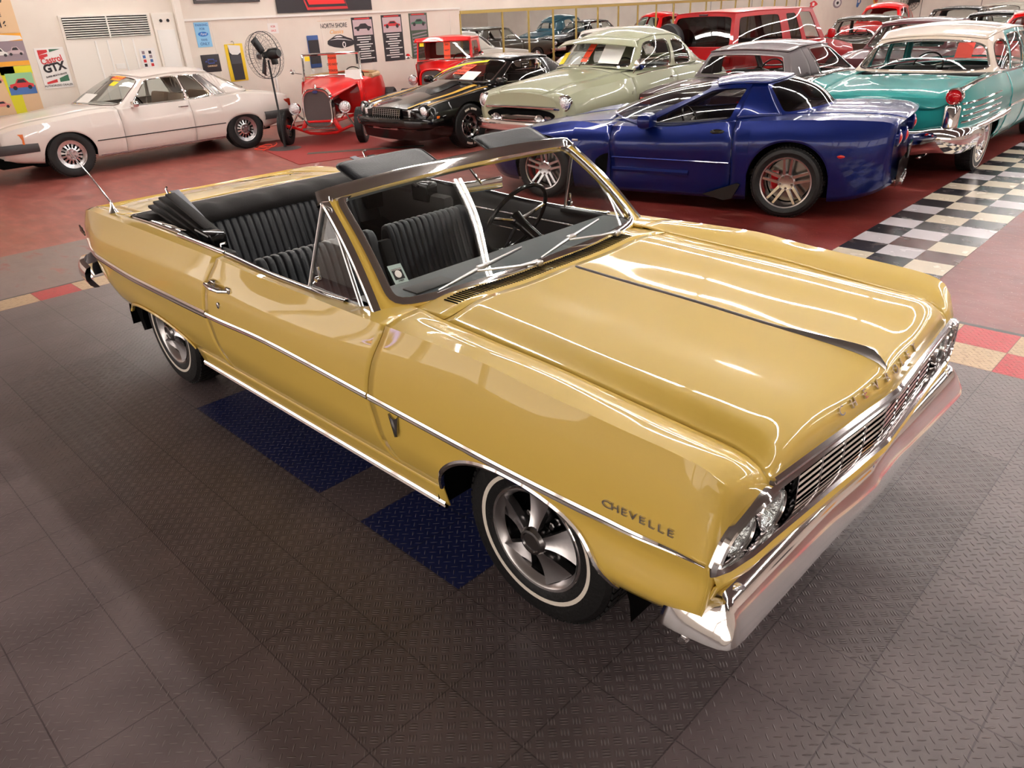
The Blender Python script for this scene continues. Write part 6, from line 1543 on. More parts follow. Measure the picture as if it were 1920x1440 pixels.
# ================= red pickup with closed cab
def pickup():
    PP = (-10.35, 9.25, -.947)
    c = empty('pickup', (PP[0], PP[1], -.0085), PP[2], 'bright red vintage pickup with a boxy cab, behind the black muscle coupe', 'pickup'); c.scale = (.903,)*3
    R, CH = M['bright_red'], M['chrome']
    st = [(.50, [(.56, .40), (.62, .46), (.66, .62), (.66, .9), (.64, 1.15)]), (0, [(.60, .40), (.66, .46), (.70, .62), (.70, .9), (.68, 1.17)]), (-.85, [(.60, .40), (.66, .46), (.70, .62), (.70, .9), (.68, 1.17)])]
    L = Loft.stations(st)
    for sd in (-1, 1): panel(L, 'cab_side', R, c, -.85, .50, 0, 4, sd, 14, 4, sol=.01)
    g = dict(wb0=(.44, 0, 1.20), wb1=(.40, .66, 1.18), wt0=(.36, 0, 1.64), wt1=(.32, .64, 1.62), sb=[], st=[], rb0=(-.87, 0, 1.18), rb1=(-.85, .66, 1.17), rt0=(-.82, 0, 1.66), rt1=(-.80, .62, 1.62), wm=(.05, .05, .03, .04), wn=16, rm=(.25, .25, .15, .2), rn=12,
             cells=[(0, .72, .08, .05, .03, .10, M['glass'], 14), (.72, 1, 0, 0, 0, 0, None)], crown=.06, wbul=0, rbul=0, chrome=None, glass=M['tint2'])
    greenhouse(c, g, R, R, R)
    b = MB(); P = []
    for u in np.linspace(-1, 1, 17): P.append([(.32, .66*u, 1.665+.03*(1-u*u)), (.40, .66*u, 1.66+.02*(1-u*u)), (.45, .67*u, 1.60), (.44, .67*u, 1.585)])
    b.grid(P); b.build('roof_visor', R, c, sol=.008)
    b = MB(); P = []
    for t in np.linspace(0, 1, 12):
        x = .42+1.15*t; hw_ = .62+(.30-.62)*t**.8; zt = 1.20+(1.06-1.20)*t; zs = 1.10+(.80-1.10)*t
        P.append([(x, hw_*math.copysign(abs(w_)**.75, w_), zs+(zt-zs)*(1-abs(w_)**2.4)) for w_ in np.linspace(1, -1, 21)])
    b.grid(P, flip=True); b.build('hood', R, c, sol=.008)
    b = MB(); ring = [(.30*math.copysign(abs(math.sin(t))**.6, math.sin(t)), .80+.30*math.copysign(abs(math.cos(t))**.6, math.cos(t))) for t in np.linspace(0, 2*PI, 41)[:-1]]
    b.grid([[(1.52, y, z) for y, z in ring], [(1.66, y, z) for y, z in ring], [(1.68, y*.92, .8+(z-.8)*.92) for y, z in ring], [(1.64, y*.82, .8+(z-.8)*.82) for y, z in ring]], closed_v=True); ro = b.build('radiator_shell', R, c)
    b = MB(); b.add([(1.65, y*.83, .8+(z-.8)*.83) for y, z in ring]+[(1.65, 0, .8)], [(i, (i+1) % 40, 40) for i in range(40)]); b.build('radiator_core', M['grey_vinyl'], ro)
    b = MB(); b.tube([(.42, -.66, 1.165), (.50, 0, 1.20), (.42, .66, 1.165)], .014, 8); b.build('cowl_moulding', CH, c)
    b = MB(); b.box((-.2, 0, .42), (3.2, .8, .14), bev=.02); b.build('chassis_frame', M['black'], c)
    b = MB(); b.box((-1.55, 0, .72), (1.3, 1.25, .45), bev=.04); b.build('bed', R, c)
    b = MB(); b.box((1.0, 0, .66), (.7, .4, .4), bev=.04); b.build('engine', M['dark_chrome'], c)
    for s_ in (-1, 1):
        wheel(c, 1.35, s_*.74, .34, .17, .19, 'slot', s_); wheel(c, -1.35, s_*.74, .37, .24, .19, 'slot', s_); lamp(c, (1.50, s_*.50, .86), .09, CH, M['lens'], 1)
        b = MB(); b.tube([(.36, s_*.70, 1.25), (.36, s_*.84, 1.29)], .008, 6); b.lathe([(.001, .02), (.06, .01), (.06, 0)], 16, Matrix.Rotation(PI/2, 3, 'Z'), (.36, s_*.88, 1.30)); b.build('side_mirror', CH, c)
    # opened wind wing
    seat(c, -.35, 0, 1.1, M['black'], 1.15, 'seat'); b = MB(); b.box((-.2, 0, .50), (1.2, 1.2, .04)); b.build('cab_floor', M['black'], c); steering_wheel(c, (.05, .33, 1.15), .18, math.radians(30))
    return c
pickup()

# ================= pedestal fan
def fan():
    c = empty('pedestal_fan', (-9.194, 4.392, -.0085), 0, 'black industrial pedestal fan with a wire cage, between the white coupe and the hot rod', 'fan')
    K = M['black']
    b = MB(); b.lathe([(.001, .03), (.06, .03), (.10, .016), (.27, .008), (.28, 0)], 36, Matrix.Rotation(PI/2, 3, 'X'), (0, 0, .0)); b.build('base', mat('fan_base', (74, 66, 66), rough=.5), c)
    b = MB(); b.tube([(0, 0, .01), (0, 0, .55), (0, 0, .56), (-.03, -.01, 1.40)], [.022, .022, .016, .016], 12); b.build('pole', K, c)
    # head direction: faces towards the lower left of the photo, strongly turned
    H = Vector((-.06, -.04, 1.475)); Rm = Matrix.Rotation(math.radians(-70), 3, 'Z')   # local Y = axis
    ax = Rm @ Vector((0, 1, 0)); tilt = Matrix.Rotation(math.radians(6), 3, Rm @ Vector((1, 0, 0))); Rm = tilt @ Rm
    R_ = .355; cage = MB()
    for y, r in ((.0, R_), (.085, R_*.97), (-.085, R_*.97)): cage.tube([H+Rm @ Vector((r*math.cos(t), y, r*math.sin(t))) for t in np.linspace(0, 2*PI, 49)[:-1]], .006 if y == 0 else .003, 6, closed=True)
    for s_ in (-1, 1):
        for r in (.12, .22, .30): cage.tube([H+Rm @ Vector((r*math.cos(t), s_*(.10+.03*(1-r/R_)), r*math.sin(t))) for t in np.linspace(0, 2*PI, 37)[:-1]], .0018, 4, closed=True)
        for k in range(32):
            a = 2*PI*k/32; cage.tube([H+Rm @ Vector((r*math.cos(a+.5*(r/R_)), s_*y, r*math.sin(a+.5*(r/R_)))) for r, y in ((.06, .13), (.2, .12), (.32, .10), (R_*.99, .05), (R_, 0))], .0016, 4)
    co = cage.build('cage', K, c)
    b = MB(); b.lathe([(.001, -.14), (.06, -.14), (.06, -.12), (.001, -.12)], 20, Rm, tuple(H)); b.build('cage_badge', M['satin'], co)
    for k in range(3):
        a = 2*PI*k/3+.95; b = MB(); P = []
        for t in np.linspace(.05, .31, 6):
            e_ = .028+.035*min(1, t/.12); P.append([H+Rm @ Vector((t*math.cos(a)-w_*math.sin(a), .03*w_/e_*.6, t*math.sin(a)+w_*math.cos(a))) for w_ in (-e_, 0, e_)])
        b.grid(P); b.build('blade', K, c, sol=.003)
    b = MB(); b.lathe([(.001, -.02), (.05, -.02), (.05, .04), (.001, .04)], 20, Rm, tuple(H)); b.build('hub', K, c)
    b = MB(); b.lathe([(.001, .10), (.075, .10), (.085, .12), (.08, .26), (.06, .30), (.001, .30)], 24, Rm, tuple(H)); b.box(H+Rm @ Vector((0, .17, -.10)), (.07, .09, .12), Rm, bev=.01); b.build('motor', K, c)
fan()
# orange extension cord by the fan and the red mat
b = MB(); pts = [(-9.42+.13*math.cos(t)*(1+.02*t), 4.02+.12*math.sin(t)+.015*t, .004+.03*max(0, math.sin(t))+.004*t) for t in np.linspace(0, 14, 70)]
b.tube(pts, .008, 6); tag(b.build('extension_cord', mat('cord_orange', (226, 72, 50), rough=.5)), 'orange extension cord coiled on the floor beside the fan base', 'cord')
b = MB(); b.box((-8.75, 4.95, -.006), (2.9, 1.95, .008), Matrix.Rotation(math.radians(-13), 3, 'Z')); o = b.build('floor_mat', mat('mat_red', (150, 44, 40), rough=.7, bump=(90, .3))); tag(o, 'worn red mat on the floor under the hot rod and the fan', 'mat')
b = MB(); b.box((-7.75, 5.05, -.004), (1.9, .16, .010), Matrix.Rotation(math.radians(52), 3, 'Z')); tag(b.build('rubber_strip', mat('strip_grey', (84, 78, 70), rough=.8)), 'flat grey rubber strip on the floor in front of the black muscle coupe', 'strip')
# ---------------------------------------------------------------- things on the left wall (x = XL)
WX = XL
def on_wall(name, y0, y1, z0, z1, m, d=.012, parent=None, x=None, bev=0, lab=None, cat=None, group=None):
    b = MB(); xx = (WX if x is None else x); b.box((xx+d/2, (y0+y1)/2, (z0+z1)/2), (d, abs(y1-y0), abs(z1-z0)), bev=bev); o = b.build(name, m, parent)
    if lab: tag(o, lab, cat, group)
    return o
WXD, WYD = (0, 1, 0), (0, 0, 1)     # text runs towards +y on this wall, faces +x
def wtext(name, s, size, m, parent, y, z, x, **k): return text(name, s, size, m, parent, (x, y, z), WXD, WYD, .0015, **k)
def pl(name, pts, m, parent, x, d=.002):     # flat shape on the wall, pts in (y, z)
    b = MB(); b.poly(pts, d, (x, 0, 0), (0, 1, 0), (0, 0, 1)); return b.build(name, m, parent)
cm = lambda n, c, **k: mat(n, c, rough=k.pop('rough', .6), **k)
PK = {k: cm('print_'+k, v) for k, v in dict(tan=(226, 190, 150), orange=(240, 168, 52), yellow=(226, 218, 40), grey=(150, 132, 140), red=(206, 50, 54), pink=(226, 140, 130), green=(70, 130, 90), blue=(70, 110, 170), lblue=(140, 196, 232), navy=(30, 60, 130), white=(238, 234, 230), dark=(44, 38, 42), dgreen=(60, 110, 84), sky=(150, 200, 150), mauve=(200, 176, 180), brown=(120, 60, 40), ochre=(205, 150, 70)).items()}
def car_shape(name, parent, y, z, w_, h_, body, x, roof=None, wheels=True, flip=1):
    """small printed car picture"""
    f = lambda a, b_: (y+a*w_*flip, z+b_*h_)
    o = pl(name, [f(-.5, -.18), (f(-.48, .05)), f(-.25, .12), f(-.12, .42), f(.18, .44), f(.32, .12), f(.5, .02), f(.5, -.2)][::flip], body, parent, x, .001)
    pl('picture_window', [f(-.18, .14), f(-.09, .36), f(.14, .38), f(.24, .14)][::flip], roof or PK['dark'], o, x+.001, .001)
    if wheels:
        for a in (-.3, .32): pl('picture_wheel', [(y+a*w_*flip+.09*w_*math.cos(t), z-.2*h_+.09*w_*math.sin(t)) for t in np.linspace(0, 2*PI, 13)[:-1]], PK['dark'], o, x+.001, .001)
    return o
# mural posters at the far left edge
p = on_wall('wall_poster', .2, 1.72, 1.98, 2.75, PK['tan'], .01, lab='tan vintage car poster reading ST0116, uppermost at the left edge of the wall', cat='poster')
wtext('poster_text', '- ST0116', .13, PK['dark'], p, 1.33, 2.10, WX+.012, bold=.003); wtext('poster_text', 'COUPE', .075, PK['dark'], p, 1.40, 2.24, WX+.012, bold=.002); wtext('poster_script', 'Sedan', .14, PK['dark'], p, 1.42, 2.46, WX+.012, shear=.4, bold=.002)
p = on_wall('wall_poster', .2, 1.72, 1.49, 1.975, PK['grey'], .01, lab='mauve poster of old cars under an orange band, middle at the left edge', cat='poster')
pl('poster_band', [(.2, 1.86), (1.72, 1.86), (1.72, 1.975), (.2, 1.975)], PK['orange'], p, WX+.011); pl('poster_band', [(.2, 1.49), (1.72, 1.49), (1.72, 1.56), (.2, 1.56)], PK['orange'], p, WX+.011)
pl('fender_picture', [(1.15, 1.86), (1.3, 1.97), (1.7, 1.93), (1.72, 1.88), (1.5, 1.86)], PK['white'], p, WX+.013)
for y, s_ in ((1.12, .20), (1.32, .26), (1.56, .24)): car_shape('poster_car', p, y, 1.68+.04*(y-1.1), s_, .17, PK['white'] if y != 1.56 else PK['mauve'], WX+.012)
p = on_wall('wall_poster', .2, 1.72, .76, 1.485, PK['tan'], .01, lab='tan poster with yellow stripe and red car picture, lowest at the left edge', cat='poster')
pl('poster_stripe', [(1.30, .76), (1.46, .76), (1.46, 1.485), (1.24, 1.485)], PK['yellow'], p, WX+.011); pl('poster_stripe', [(1.24, 1.36), (1.72, 1.36), (1.72, 1.485), (1.24, 1.485)], PK['yellow'], p, WX+.011)
q = pl('poster_picture', [(1.30, 1.05), (1.70, 1.05), (1.70, 1.38), (1.30, 1.38)], PK['sky'], p, WX+.013); pl('picture_road', [(1.30, 1.05), (1.70, 1.05), (1.70, 1.18), (1.30, 1.18)], PK['blue'], q, WX+.015, .001)
car_shape('poster_car', p, 1.50, 1.20, .36, .22, PK['red'], WX+.017)
for z in (.92, 1.30): car_shape('poster_car', p, 1.12, z, .26, .14, PK['pink'], WX+.013)
# Castrol sign (tilted prints, on the pilaster)
p = on_wall('metal_sign', 1.84, 2.29, 1.10, 1.73, PK['white'], .012, lab='white metal Castrol GTX dealer sign beside the poster mural', cat='sign')
pl('sign_panel', [(1.88, 1.62), (2.03, 1.66), (2.03, 1.70), (1.88, 1.70)], PK['red'], p, WX+.013); pl('sign_panel', [(1.88, 1.56), (2.02, 1.60), (2.02, 1.64), (1.88, 1.62)], PK['red'], p, WX+.013)
pl('sign_panel', [(2.06, 1.66), (2.24, 1.70), (2.06, 1.705)], PK['dgreen'], p, WX+.013); pl('sign_panel', [(2.10, 1.25), (2.25, 1.30), (2.25, 1.20), (2.10, 1.19)], PK['dgreen'], p, WX+.013); pl('sign_panel', [(1.89, 1.20), (2.06, 1.24), (2.06, 1.19), (1.89, 1.17)], PK['red'], p, WX+.013)
def ttext(s, size, m, y, z, ang, **k): return text('sign_lettering', s, size, m, p, (WX+.014, y, z), (0, math.cos(ang), math.sin(ang)), (0, -math.sin(ang), math.cos(ang)), .0015, **k)
ttext('Castrol', .135, PK['red'], 2.06, 1.54, .14, bold=.003, sx=.85); ttext('GTX', .17, PK['dark'], 2.07, 1.42, .14, bold=.008); ttext('SUPER MULTI-GRADE', .036, PK['dark'], 2.07, 1.30, .14, bold=.001); ttext('AUTHORIZED DEALER', .044, PK['dark'], 2.06, 1.14, 0, bold=.0005)
# industrial heater / air handler cabinet with a dark louvre
hc = on_wall('wall_heater', 2.34, 3.86, .02, 2.20, M['wall2'], .05, lab='tall white heater cabinet with a dark slatted vent at its top', cat='heater')
b = MB(); b.box((WX+.05, 3.09, 2.0), (.02, 1.42, .33)); b.build('vent_cavity', M['void'], hc)
for i in range(9):
    b = MB(); b.box((WX+.066, 3.09, 1.85+.036*i), (.022, 1.42, .011), Matrix.Rotation(.5, 3, 'Y')); b.build('vent_slat', M['white'], hc)
b = MB(); b.box((WX+.075, 3.09, 2.0), (.02, .02, .34)); b.build('vent_mullion', M['white'], hc)
for y in (2.82, 3.02, 3.26, 3.46): b = MB(); b.box((WX+.055, y, .93), (.02, .03, 1.72), bev=.008); b.build('cabinet_rib', M['white'], hc)
b = MB(); b.box((WX+.055, 3.14, 1.36), (.012, .16, .09), bev=.004); so_ = b.build('wall_socket', M['white'], hc)
p = on_wall('notice_sheet', 3.52, 3.80, 1.28, 1.62, PK['white'], .004, x=WX+.055, lab='white notice sheet with small pictures taped on the heater cabinet', cat='sheet')
for i in range(2):
    for j in range(4): pl('sheet_picture', [(3.56+.12*i, 1.32+.07*j), (3.61+.12*i, 1.32+.07*j), (3.61+.12*i, 1.37+.07*j), (3.56+.12*i, 1.37+.07*j)], [PK['dark'], PK['red'], PK['blue'], PK['grey']][(j+i) % 4], p, WX+.0595, .001)
wtext('sheet_title', 'NOTICE', .03, PK['dark'], p, 3.66, 1.595, WX+.0605) if False else None
cb_ = on_wall('wall_cupboard', 3.90, 4.30, .02, 2.19, M['wall2'], .03, lab='narrow white wall cupboard right of the heater cabinet', cat='cupboard')
b = MB(); b.box((WX+.034, 4.10, 1.05), (.012, .32, 1.72), bev=.004); b.build('cupboard_door', M['white'], cb_)
for y in (4.05, 4.18): b = MB(); b.lathe([(.001, .012), (.026, .012), (.028, 0)], 16, Matrix.Rotation(-PI/2, 3, 'Z'), (WX+.03, y, 2.06)); b.build('round_knob', M['black'], cb_)
o = on_wall('trim_1', 4.33, 4.46, 0, CEIL, M['wall2'], .08); tag(o, kind='structure')
# horizontal rail
o = on_wall('trim_2', 4.46, 11.44, 2.03, 2.07, M['white'], .03); tag(o, kind='structure')
for i, y in enumerate((5.0, 6.22, 7.44, 8.66, 9.88, 11.1)):
    o = on_wall('trim_%d' % (3+i), y, y+.012, 0, 2.03, M['wall2'], .006); tag(o, kind='structure')
# blue parking sign
p = on_wall('parking_sign', 4.66, 4.95, 1.575, 2.005, PK['lblue'], .008, lab='light blue tin sign: parking for Ford fans only', cat='sign')
for s_, z, sz in (('PARKING', 1.955, .058), ('FOR', 1.89, .055), ('FANS', 1.70, .052), ('ONLY', 1.63, .07)): wtext('sign_lettering', s_, sz, PK['blue'], p, 4.805, z, WX+.009, bold=.001)
pl('oval_emblem', [(4.805+.10*math.cos(t), 1.80+.042*math.sin(t)) for t in np.linspace(0, 2*PI, 33)[:-1]], cm('ford_blue', (40, 110, 190)), p, WX+.0085); wtext('emblem_script', 'Ford', .062, PK['white'], p, 4.805, 1.80, WX+.0115, shear=.4)
# black mat with bow-tie
p = on_wall('car_floor_mat', 4.66, 5.03, 1.13, 1.44, PK['dark'], .012, bev=.004, lab='black rubber car mat with a blue bow-tie emblem hung on the wall', cat='mat')
bow = [(-.5, -.14), (-.28, -.14), (-.24, -.5) , (.28, -.5), (.24, -.14), (.46, -.14), (.5, .14), (.28, .14), (.24, .5), (-.28, .5), (-.24, .14), (-.46, .14)]
def bowtie(name, parent, y, z, w_, h_, m, x, d=.002): return pl(name, [(y+a*w_, z+b_*h_) for a, b_ in bow], m, parent, x, d)
bowtie('bowtie_outline', p, 4.85, 1.32, .24, .085, cm('bow_blue', (60, 80, 160)), WX+.0125); bowtie('bowtie_inner', p, 4.85, 1.32, .19, .052, PK['dark'], WX+.0145); wtext('mat_lettering', 'CHEVROLET', .036, PK['tan'], p, 4.86, 1.235, WX+.0135, bold=.001)
# yellow and black mats on a hanger
p = on_wall('car_floor_mat', 5.18, 5.56, .92, 1.60, cm('mat_yellow', (236, 200, 40)), .016, bev=.012, lab='yellow-edged black car mat on a hanger, left of the fan', cat='mat')
pl('mat_centre', [(5.26, .94), (5.49, .94), (5.49, 1.54), (5.24, 1.54), (5.24, 1.35)], PK['dark'], p, WX+.017); pl('mat_patch', [(5.26, 1.24), (5.49, 1.24), (5.49, 1.40), (5.26, 1.40)], cm('mat_grey', (70, 68, 74)), p, WX+.0195)
pl('hanger_card', [(5.26, 1.45), (5.30, 1.41), (5.42, 1.40), (5.49, 1.44), (5.50, 1.56), (5.24, 1.59)], PK['white'], p, WX+.0215); b = MB(); b.tube([(WX+.02, 5.38, 1.58), (WX+.02, 5.38, 1.63), (WX+.02, 5.36, 1.65), (WX+.02, 5.33, 1.64)], .005, 6); b.build('hanger_hook', M['dark_chrome'], p)
p = on_wall('price_sign', 6.19, 6.42, 1.74, 1.93, PK['white'], .004, lab='small white FOR SALE sign with red letters above the fan', cat='sign')
wtext('sign_lettering', 'FOR', .055, PK['red'], p, 6.305, 1.865, WX+.005); wtext('sign_lettering', 'SALE', .055, PK['red'], p, 6.305, 1.79, WX+.005)
p = on_wall('sleeve_case', 7.04, 7.31, 1.03, 1.66, cm('case_blue', (50, 80, 140)), .03, bev=.013, lab='tall black panel with rounded blue ends on the wall behind the hot rod', cat='panel'); b = MB(); b.box((WX+.032, 7.175, 1.34), (.01, .25, .46)); b.build('case_front', PK['dark'], p)
# painted logo
p = pl('wall_logo', [(7.36, 1.92), (8.14, 1.92), (8.14, 1.924), (7.36, 1.924)], PK['ochre'], None, WX+.001); tag(p, 'painted North Shore Classics logo with a black classic car on the wall', 'logo')
wtext('logo_lettering', 'NORTH SHORE', .125, PK['dark'], p, 7.76, 1.82, WX+.002, sx=.78, bold=.001); wtext('logo_script', 'Classics', .11, PK['orange'], p, 7.80, 1.70, WX+.002, shear=.35)
lc = pl('logo_car', [(7.58, 1.44), (7.70, 1.40), (7.90, 1.37), (8.06, 1.39), (8.20, 1.42), (8.24, 1.45), (8.23, 1.50), (8.17, 1.55), (8.06, 1.58), (7.98, 1.61), (7.90, 1.64), (7.78, 1.635), (7.70, 1.60), (7.62, 1.565), (7.55, 1.53), (7.54, 1.47)], PK['dark'], p, WX+.001)
pl('logo_window', [(7.72, 1.59), (7.95, 1.59), (7.89, 1.62), (7.79, 1.62)], PK['white'], lc, WX+.0035, .001); pl('logo_highlight', [(7.60, 1.54), (7.8, 1.55), (8.0, 1.535), (8.18, 1.50), (8.00, 1.55), (7.80, 1.57)], PK['white'], lc, WX+.0035, .001); pl('logo_wheel', [(7.96+.045*math.cos(t), 1.44+.06*math.sin(t)) for t in np.linspace(0, 2*PI, 21)[:-1]], PK['white'], lc, WX+.0035, .001); pl('logo_wheel_inner', [(7.96+.026*math.cos(t), 1.44+.038*math.sin(t)) for t in np.linspace(0, 2*PI, 21)[:-1]], PK['dark'], lc, WX+.005, .001)
# three car posters
def poster(y0, y1, z0, z1, pic, bg, body, lab, lines, title=None):
    p = on_wall('car_poster', y0, y1, z0, z1, bg, .006, lab=lab, cat='poster'); yc = (y0+y1)/2; w_ = y1-y0
    pl('poster_picture', [(y0+.03, z1-.36), (y1-.03, z1-.36), (y1-.03, z1-.05), (y0+.03, z1-.05)], pic, p, WX+.0065); car_shape('poster_car', p, yc, z1-.20, w_*.8, .17, body, WX+.0085)
    pl('poster_header', [(y0+.08, z1-.04), (y1-.08, z1-.04), (y1-.08, z1-.015), (y0+.08, z1-.015)], PK['red'], p, WX+.0065)
    for i in range(lines):
        ww = w_*(.34 if i % 3 else .42)*(.8+.2*math.sin(i*2.3)); z = z1-.40-i*.048; pl('text_line', [(yc-ww, z-.013), (yc+ww, z-.013), (yc+ww, z+.007), (yc-ww, z+.007)], PK['white'], p, WX+.0065)
    return p
poster(8.22, 8.79, 1.03, 1.96, PK['mauve'], PK['dark'], PK['dark'], 'dark poster with a black convertible over lines of text, left of the three', 10)
poster(9.03, 9.61, 1.02, 1.98, PK['mauve'], PK['dark'], PK['red'], 'dark poster with a red sports car over lines of text, middle of the three', 11)
p = poster(9.83, 10.38, 1.02, 1.99, PK['grey'], cm('poster_green', (70, 84, 66)), PK['dgreen'], 'green poster with a dark green car, right of the three', 0)
for i in range(7): pl('tyre_track', [(9.88, 1.55-.07*i), (10.33, 1.60-.07*i), (10.33, 1.575-.07*i), (9.88, 1.52-.07*i)], PK['grey'], p, WX+.0065)
# hanging banner with bow-tie
p = on_wall('banner', 6.45, 8.80, 2.10, 2.95, PK['dark'], .01, x=WX+.02, lab='black banner with a red bow-tie hanging above the hot rod', cat='banner')
bowtie('bowtie_outline', p, 7.62, 2.45, 1.95, .62, PK['red'], WX+.031); bowtie('bowtie_inner', p, 7.62, 2.45, 1.86, .52, PK['dark'], WX+.0335); bowtie('bowtie_panel', p, 7.62, 2.45, 1.72, .42, cm('bow_red', (240, 40, 40)), WX+.036); wtext('banner_lettering', 'CAMARO', .26, PK['dark'], p, 7.60, 2.44, WX+.039, sx=1.3, bold=.006)
p = on_wall('picture_frame', 4.75, 6.1, 2.32, 2.9, M['grey_vinyl'], .04, lab='long grey framed picture above the wall rail, cut by the top edge', cat='picture'); b = MB(); b.box((WX+.042, 5.42, 2.61), (.006, 1.25, .48)); b.build('picture_print', PK['grey'], p)
# ---- mirrored wall section with gold mullions
mm = mat('mirror_glass', (.88, .89, .88), rough=.015, metal=1); GOLD = mat('gold_mullion', (176, 150, 84), rough=.35, metal=.6)
MY0, MY1 = 11.44, 30.0
ys = [11.44]+[12.93+.995*i for i in range(17)]+[MY1]
for i in range(len(ys)-1):
    y0, y1 = ys[i], ys[i+1]; o = on_wall('window_%d' % (i+1), y0+.02, y1-.02, .32, 1.93, mm, .02, x=WX-.03); tag(o, kind='structure')
for i, y in enumerate(ys):
    o = on_wall('trim_%d' % (20+i), y-.02, y+.02, .30, 1.93, GOLD, .03, x=WX-.02); tag(o, kind='structure')
o = on_wall('trim_50', MY0, MY1, 1.92, 1.99, GOLD, .04, x=WX-.02); tag(o, kind='structure'); o = on_wall('trim_51', MY0, MY1, .27, .33, GOLD, .04, x=WX-.02); tag(o, kind='structure')
# emblem signs further along, and fan on the back wall
for y, nm, col, lab in ((31.2, 'a', PK['red'], 'red shaped sign on the far wall, first after the mirrors'), (33.6, 'b', PK['grey'], 'round grey wheel-shaped sign on the far wall'), (35.9, 'c', PK['blue'], 'blue standing-figure shaped sign on the far wall'), (37.9, 'd', PK['orange'], 'orange-red oval sign nearest the far corner')):
    n = 16; rr = dict(a=(.42, .16), b=(.42, .20), c=(.26, .27), d=(.30, .24))[nm]; zc_ = 1.62 if nm != 'd' else 1.70
    pts = [(y+rr[0]*math.cos(t)*(1 if nm in 'bd' else .75+.25*math.cos(3*t)), zc_+rr[1]*math.sin(t)*(1 if nm in 'bd' else .8+.2*math.sin(2*t))) for t in np.linspace(0, 2*PI, 33)[:-1]]
    p = pl('shaped_sign', pts, col, None, WX+.001, .02); tag(p, lab, 'sign')
    if nm in 'bd': pl('sign_ring', [(y+rr[0]*.7*math.cos(t), zc_+rr[1]*.7*math.sin(t)) for t in np.linspace(0, 2*PI, 25)[:-1]], PK['white'] if nm == 'b' else PK['red'], p, WX+.022); pl('sign_hub', [(y+rr[0]*.3*math.cos(t), zc_+rr[1]*.3*math.sin(t)) for t in np.linspace(0, 2*PI, 25)[:-1]], PK['dark'], p, WX+.024)
    else: pl('sign_detail', [(y-.1, zc_-.05), (y+.1, zc_-.05), (y+.12, zc_+.06), (y-.08, zc_+.08)], PK['white'], p, WX+.022)
for i, x in enumerate((-10.5, -8.0, -5.5, -3.0, -.5, 2.0)):
    b = MB(); b.box((x, YF-.004, 1.5), (.02, .012, 3.0)); o = b.build('trim_%d' % (60+i), M['grey_vinyl']); tag(o, kind='structure')
c = empty('wall_fan', (-10.9, YF-.30, 0), 0, 'black caged fan mounted high at the far corner', 'fan'); b = MB()
for r in (.42, .30, .15): b.tube([(r*math.cos(t), -.10, 1.52+r*math.sin(t)) for t in np.linspace(0, 2*PI, 33)[:-1]], .010, 5, closed=True)
for k in range(16): b.tube([(.05*math.cos(2*PI*k/16), -.12, 1.52+.05*math.sin(2*PI*k/16)), (.42*math.cos(2*PI*k/16), -.08, 1.52+.42*math.sin(2*PI*k/16))], .006, 4)
b.build('cage', M['black'], c); b = MB(); b.lathe([(.001, -.05), (.10, -.05), (.10, .15), (.001, .15)], 16, None, (0, 0, 1.52)); b.box((0, .2, 1.52), (.1, .2, .1)); b.build('motor', M['black'], c)
for k in range(3):
    a = 2*PI*k/3; b = MB(); b.box((.2*math.cos(a), -.02, 1.52+.2*math.sin(a)), (.36, .02, .13), Matrix.Rotation(-a, 3, 'Y')); b.build('blade', M['black'], c)
# posters and boards on the opposite wall (they show in the mirrors)
for i in range(6):
    y = 13+2.9*i; b = MB(); b.box((XR-.02, y, 1.75), (.02, 1.1+.3*(i % 3), .8+.2*(i % 2))); col = [PK['dark'], PK['orange'], PK['blue'], PK['red'], PK['grey'], PK['white'], PK['dgreen'], PK['yellow'], PK['navy']][i]
    tag(b.build('wall_board', col), '%s board on the right-hand wall, seen only in the mirrors' % ['black', 'orange', 'blue', 'red', 'grey', 'white', 'green', 'yellow', 'navy'][i], 'board')
# white posts (stanchions) by the wall behind the fan
for i, (y, z, lab) in enumerate(((6.05, .98, 'left'), (6.95, 1.0, 'middle'), (7.5, 1.05, 'right'))):
    c = empty('post', (WX+.22, y, -.0085), 0, 'thin white post with a ringed top by the wall, %s of the three' % lab, 'post', None); b = MB(); b.tube([(0, 0, 0), (0, 0, z)], .022, 10); b.build('shaft', M['white'], c)
    b = MB(); b.lathe([(.001, .03), (.035, .02), (.035, -.02), (.001, -.03)], 14, Matrix.Rotation(PI/2, 3, 'X'), (0, 0, z)); b.build('finial', M['white'], c); b = MB(); b.lathe([(.10, .0), (.09, .02), (.001, .03)], 20, Matrix.Rotation(PI/2, 3, 'X')); b.build('foot', M['white'], c)

# ---------------------------------------------------------------- cards on the windscreens
def card(root, pts3, m, lab, lines=None, name='warning_card', tm=None, size=.05):
    """pts3: bottom-left, bottom-right, top-left in the car's local frame (seen from the front)"""
    Mx = Matrix.Translation(root.location) @ Matrix.Rotation(root.rotation_euler.z, 4, 'Z') @ Matrix.Scale(root.scale.x, 4)
    a, b_, c = [Mx @ Vector(p) for p in pts3]; X = b_-a; Y = c-a; nn = X.cross(Y).normalized(); bb = MB()
    bb.add([a, b_, b_+Y, c, a+nn*.003, b_+nn*.003, b_+Y+nn*.003, c+nn*.003], [(3, 2, 1, 0), (4, 5, 6, 7), (0, 1, 5, 4), (1, 2, 6, 5), (2, 3, 7, 6), (3, 0, 4, 7)])
    o = bb.build(name, m); tag(o, lab, 'card')
    if lines:
        n = len(lines)
        for i, s_ in enumerate(lines): text('card_lettering', s_, size, tm or M['ink'], o, a+X*.5+Y*((n-i-.5)/n)+nn*.004, X, Y, .001, bold=.001)
    return o
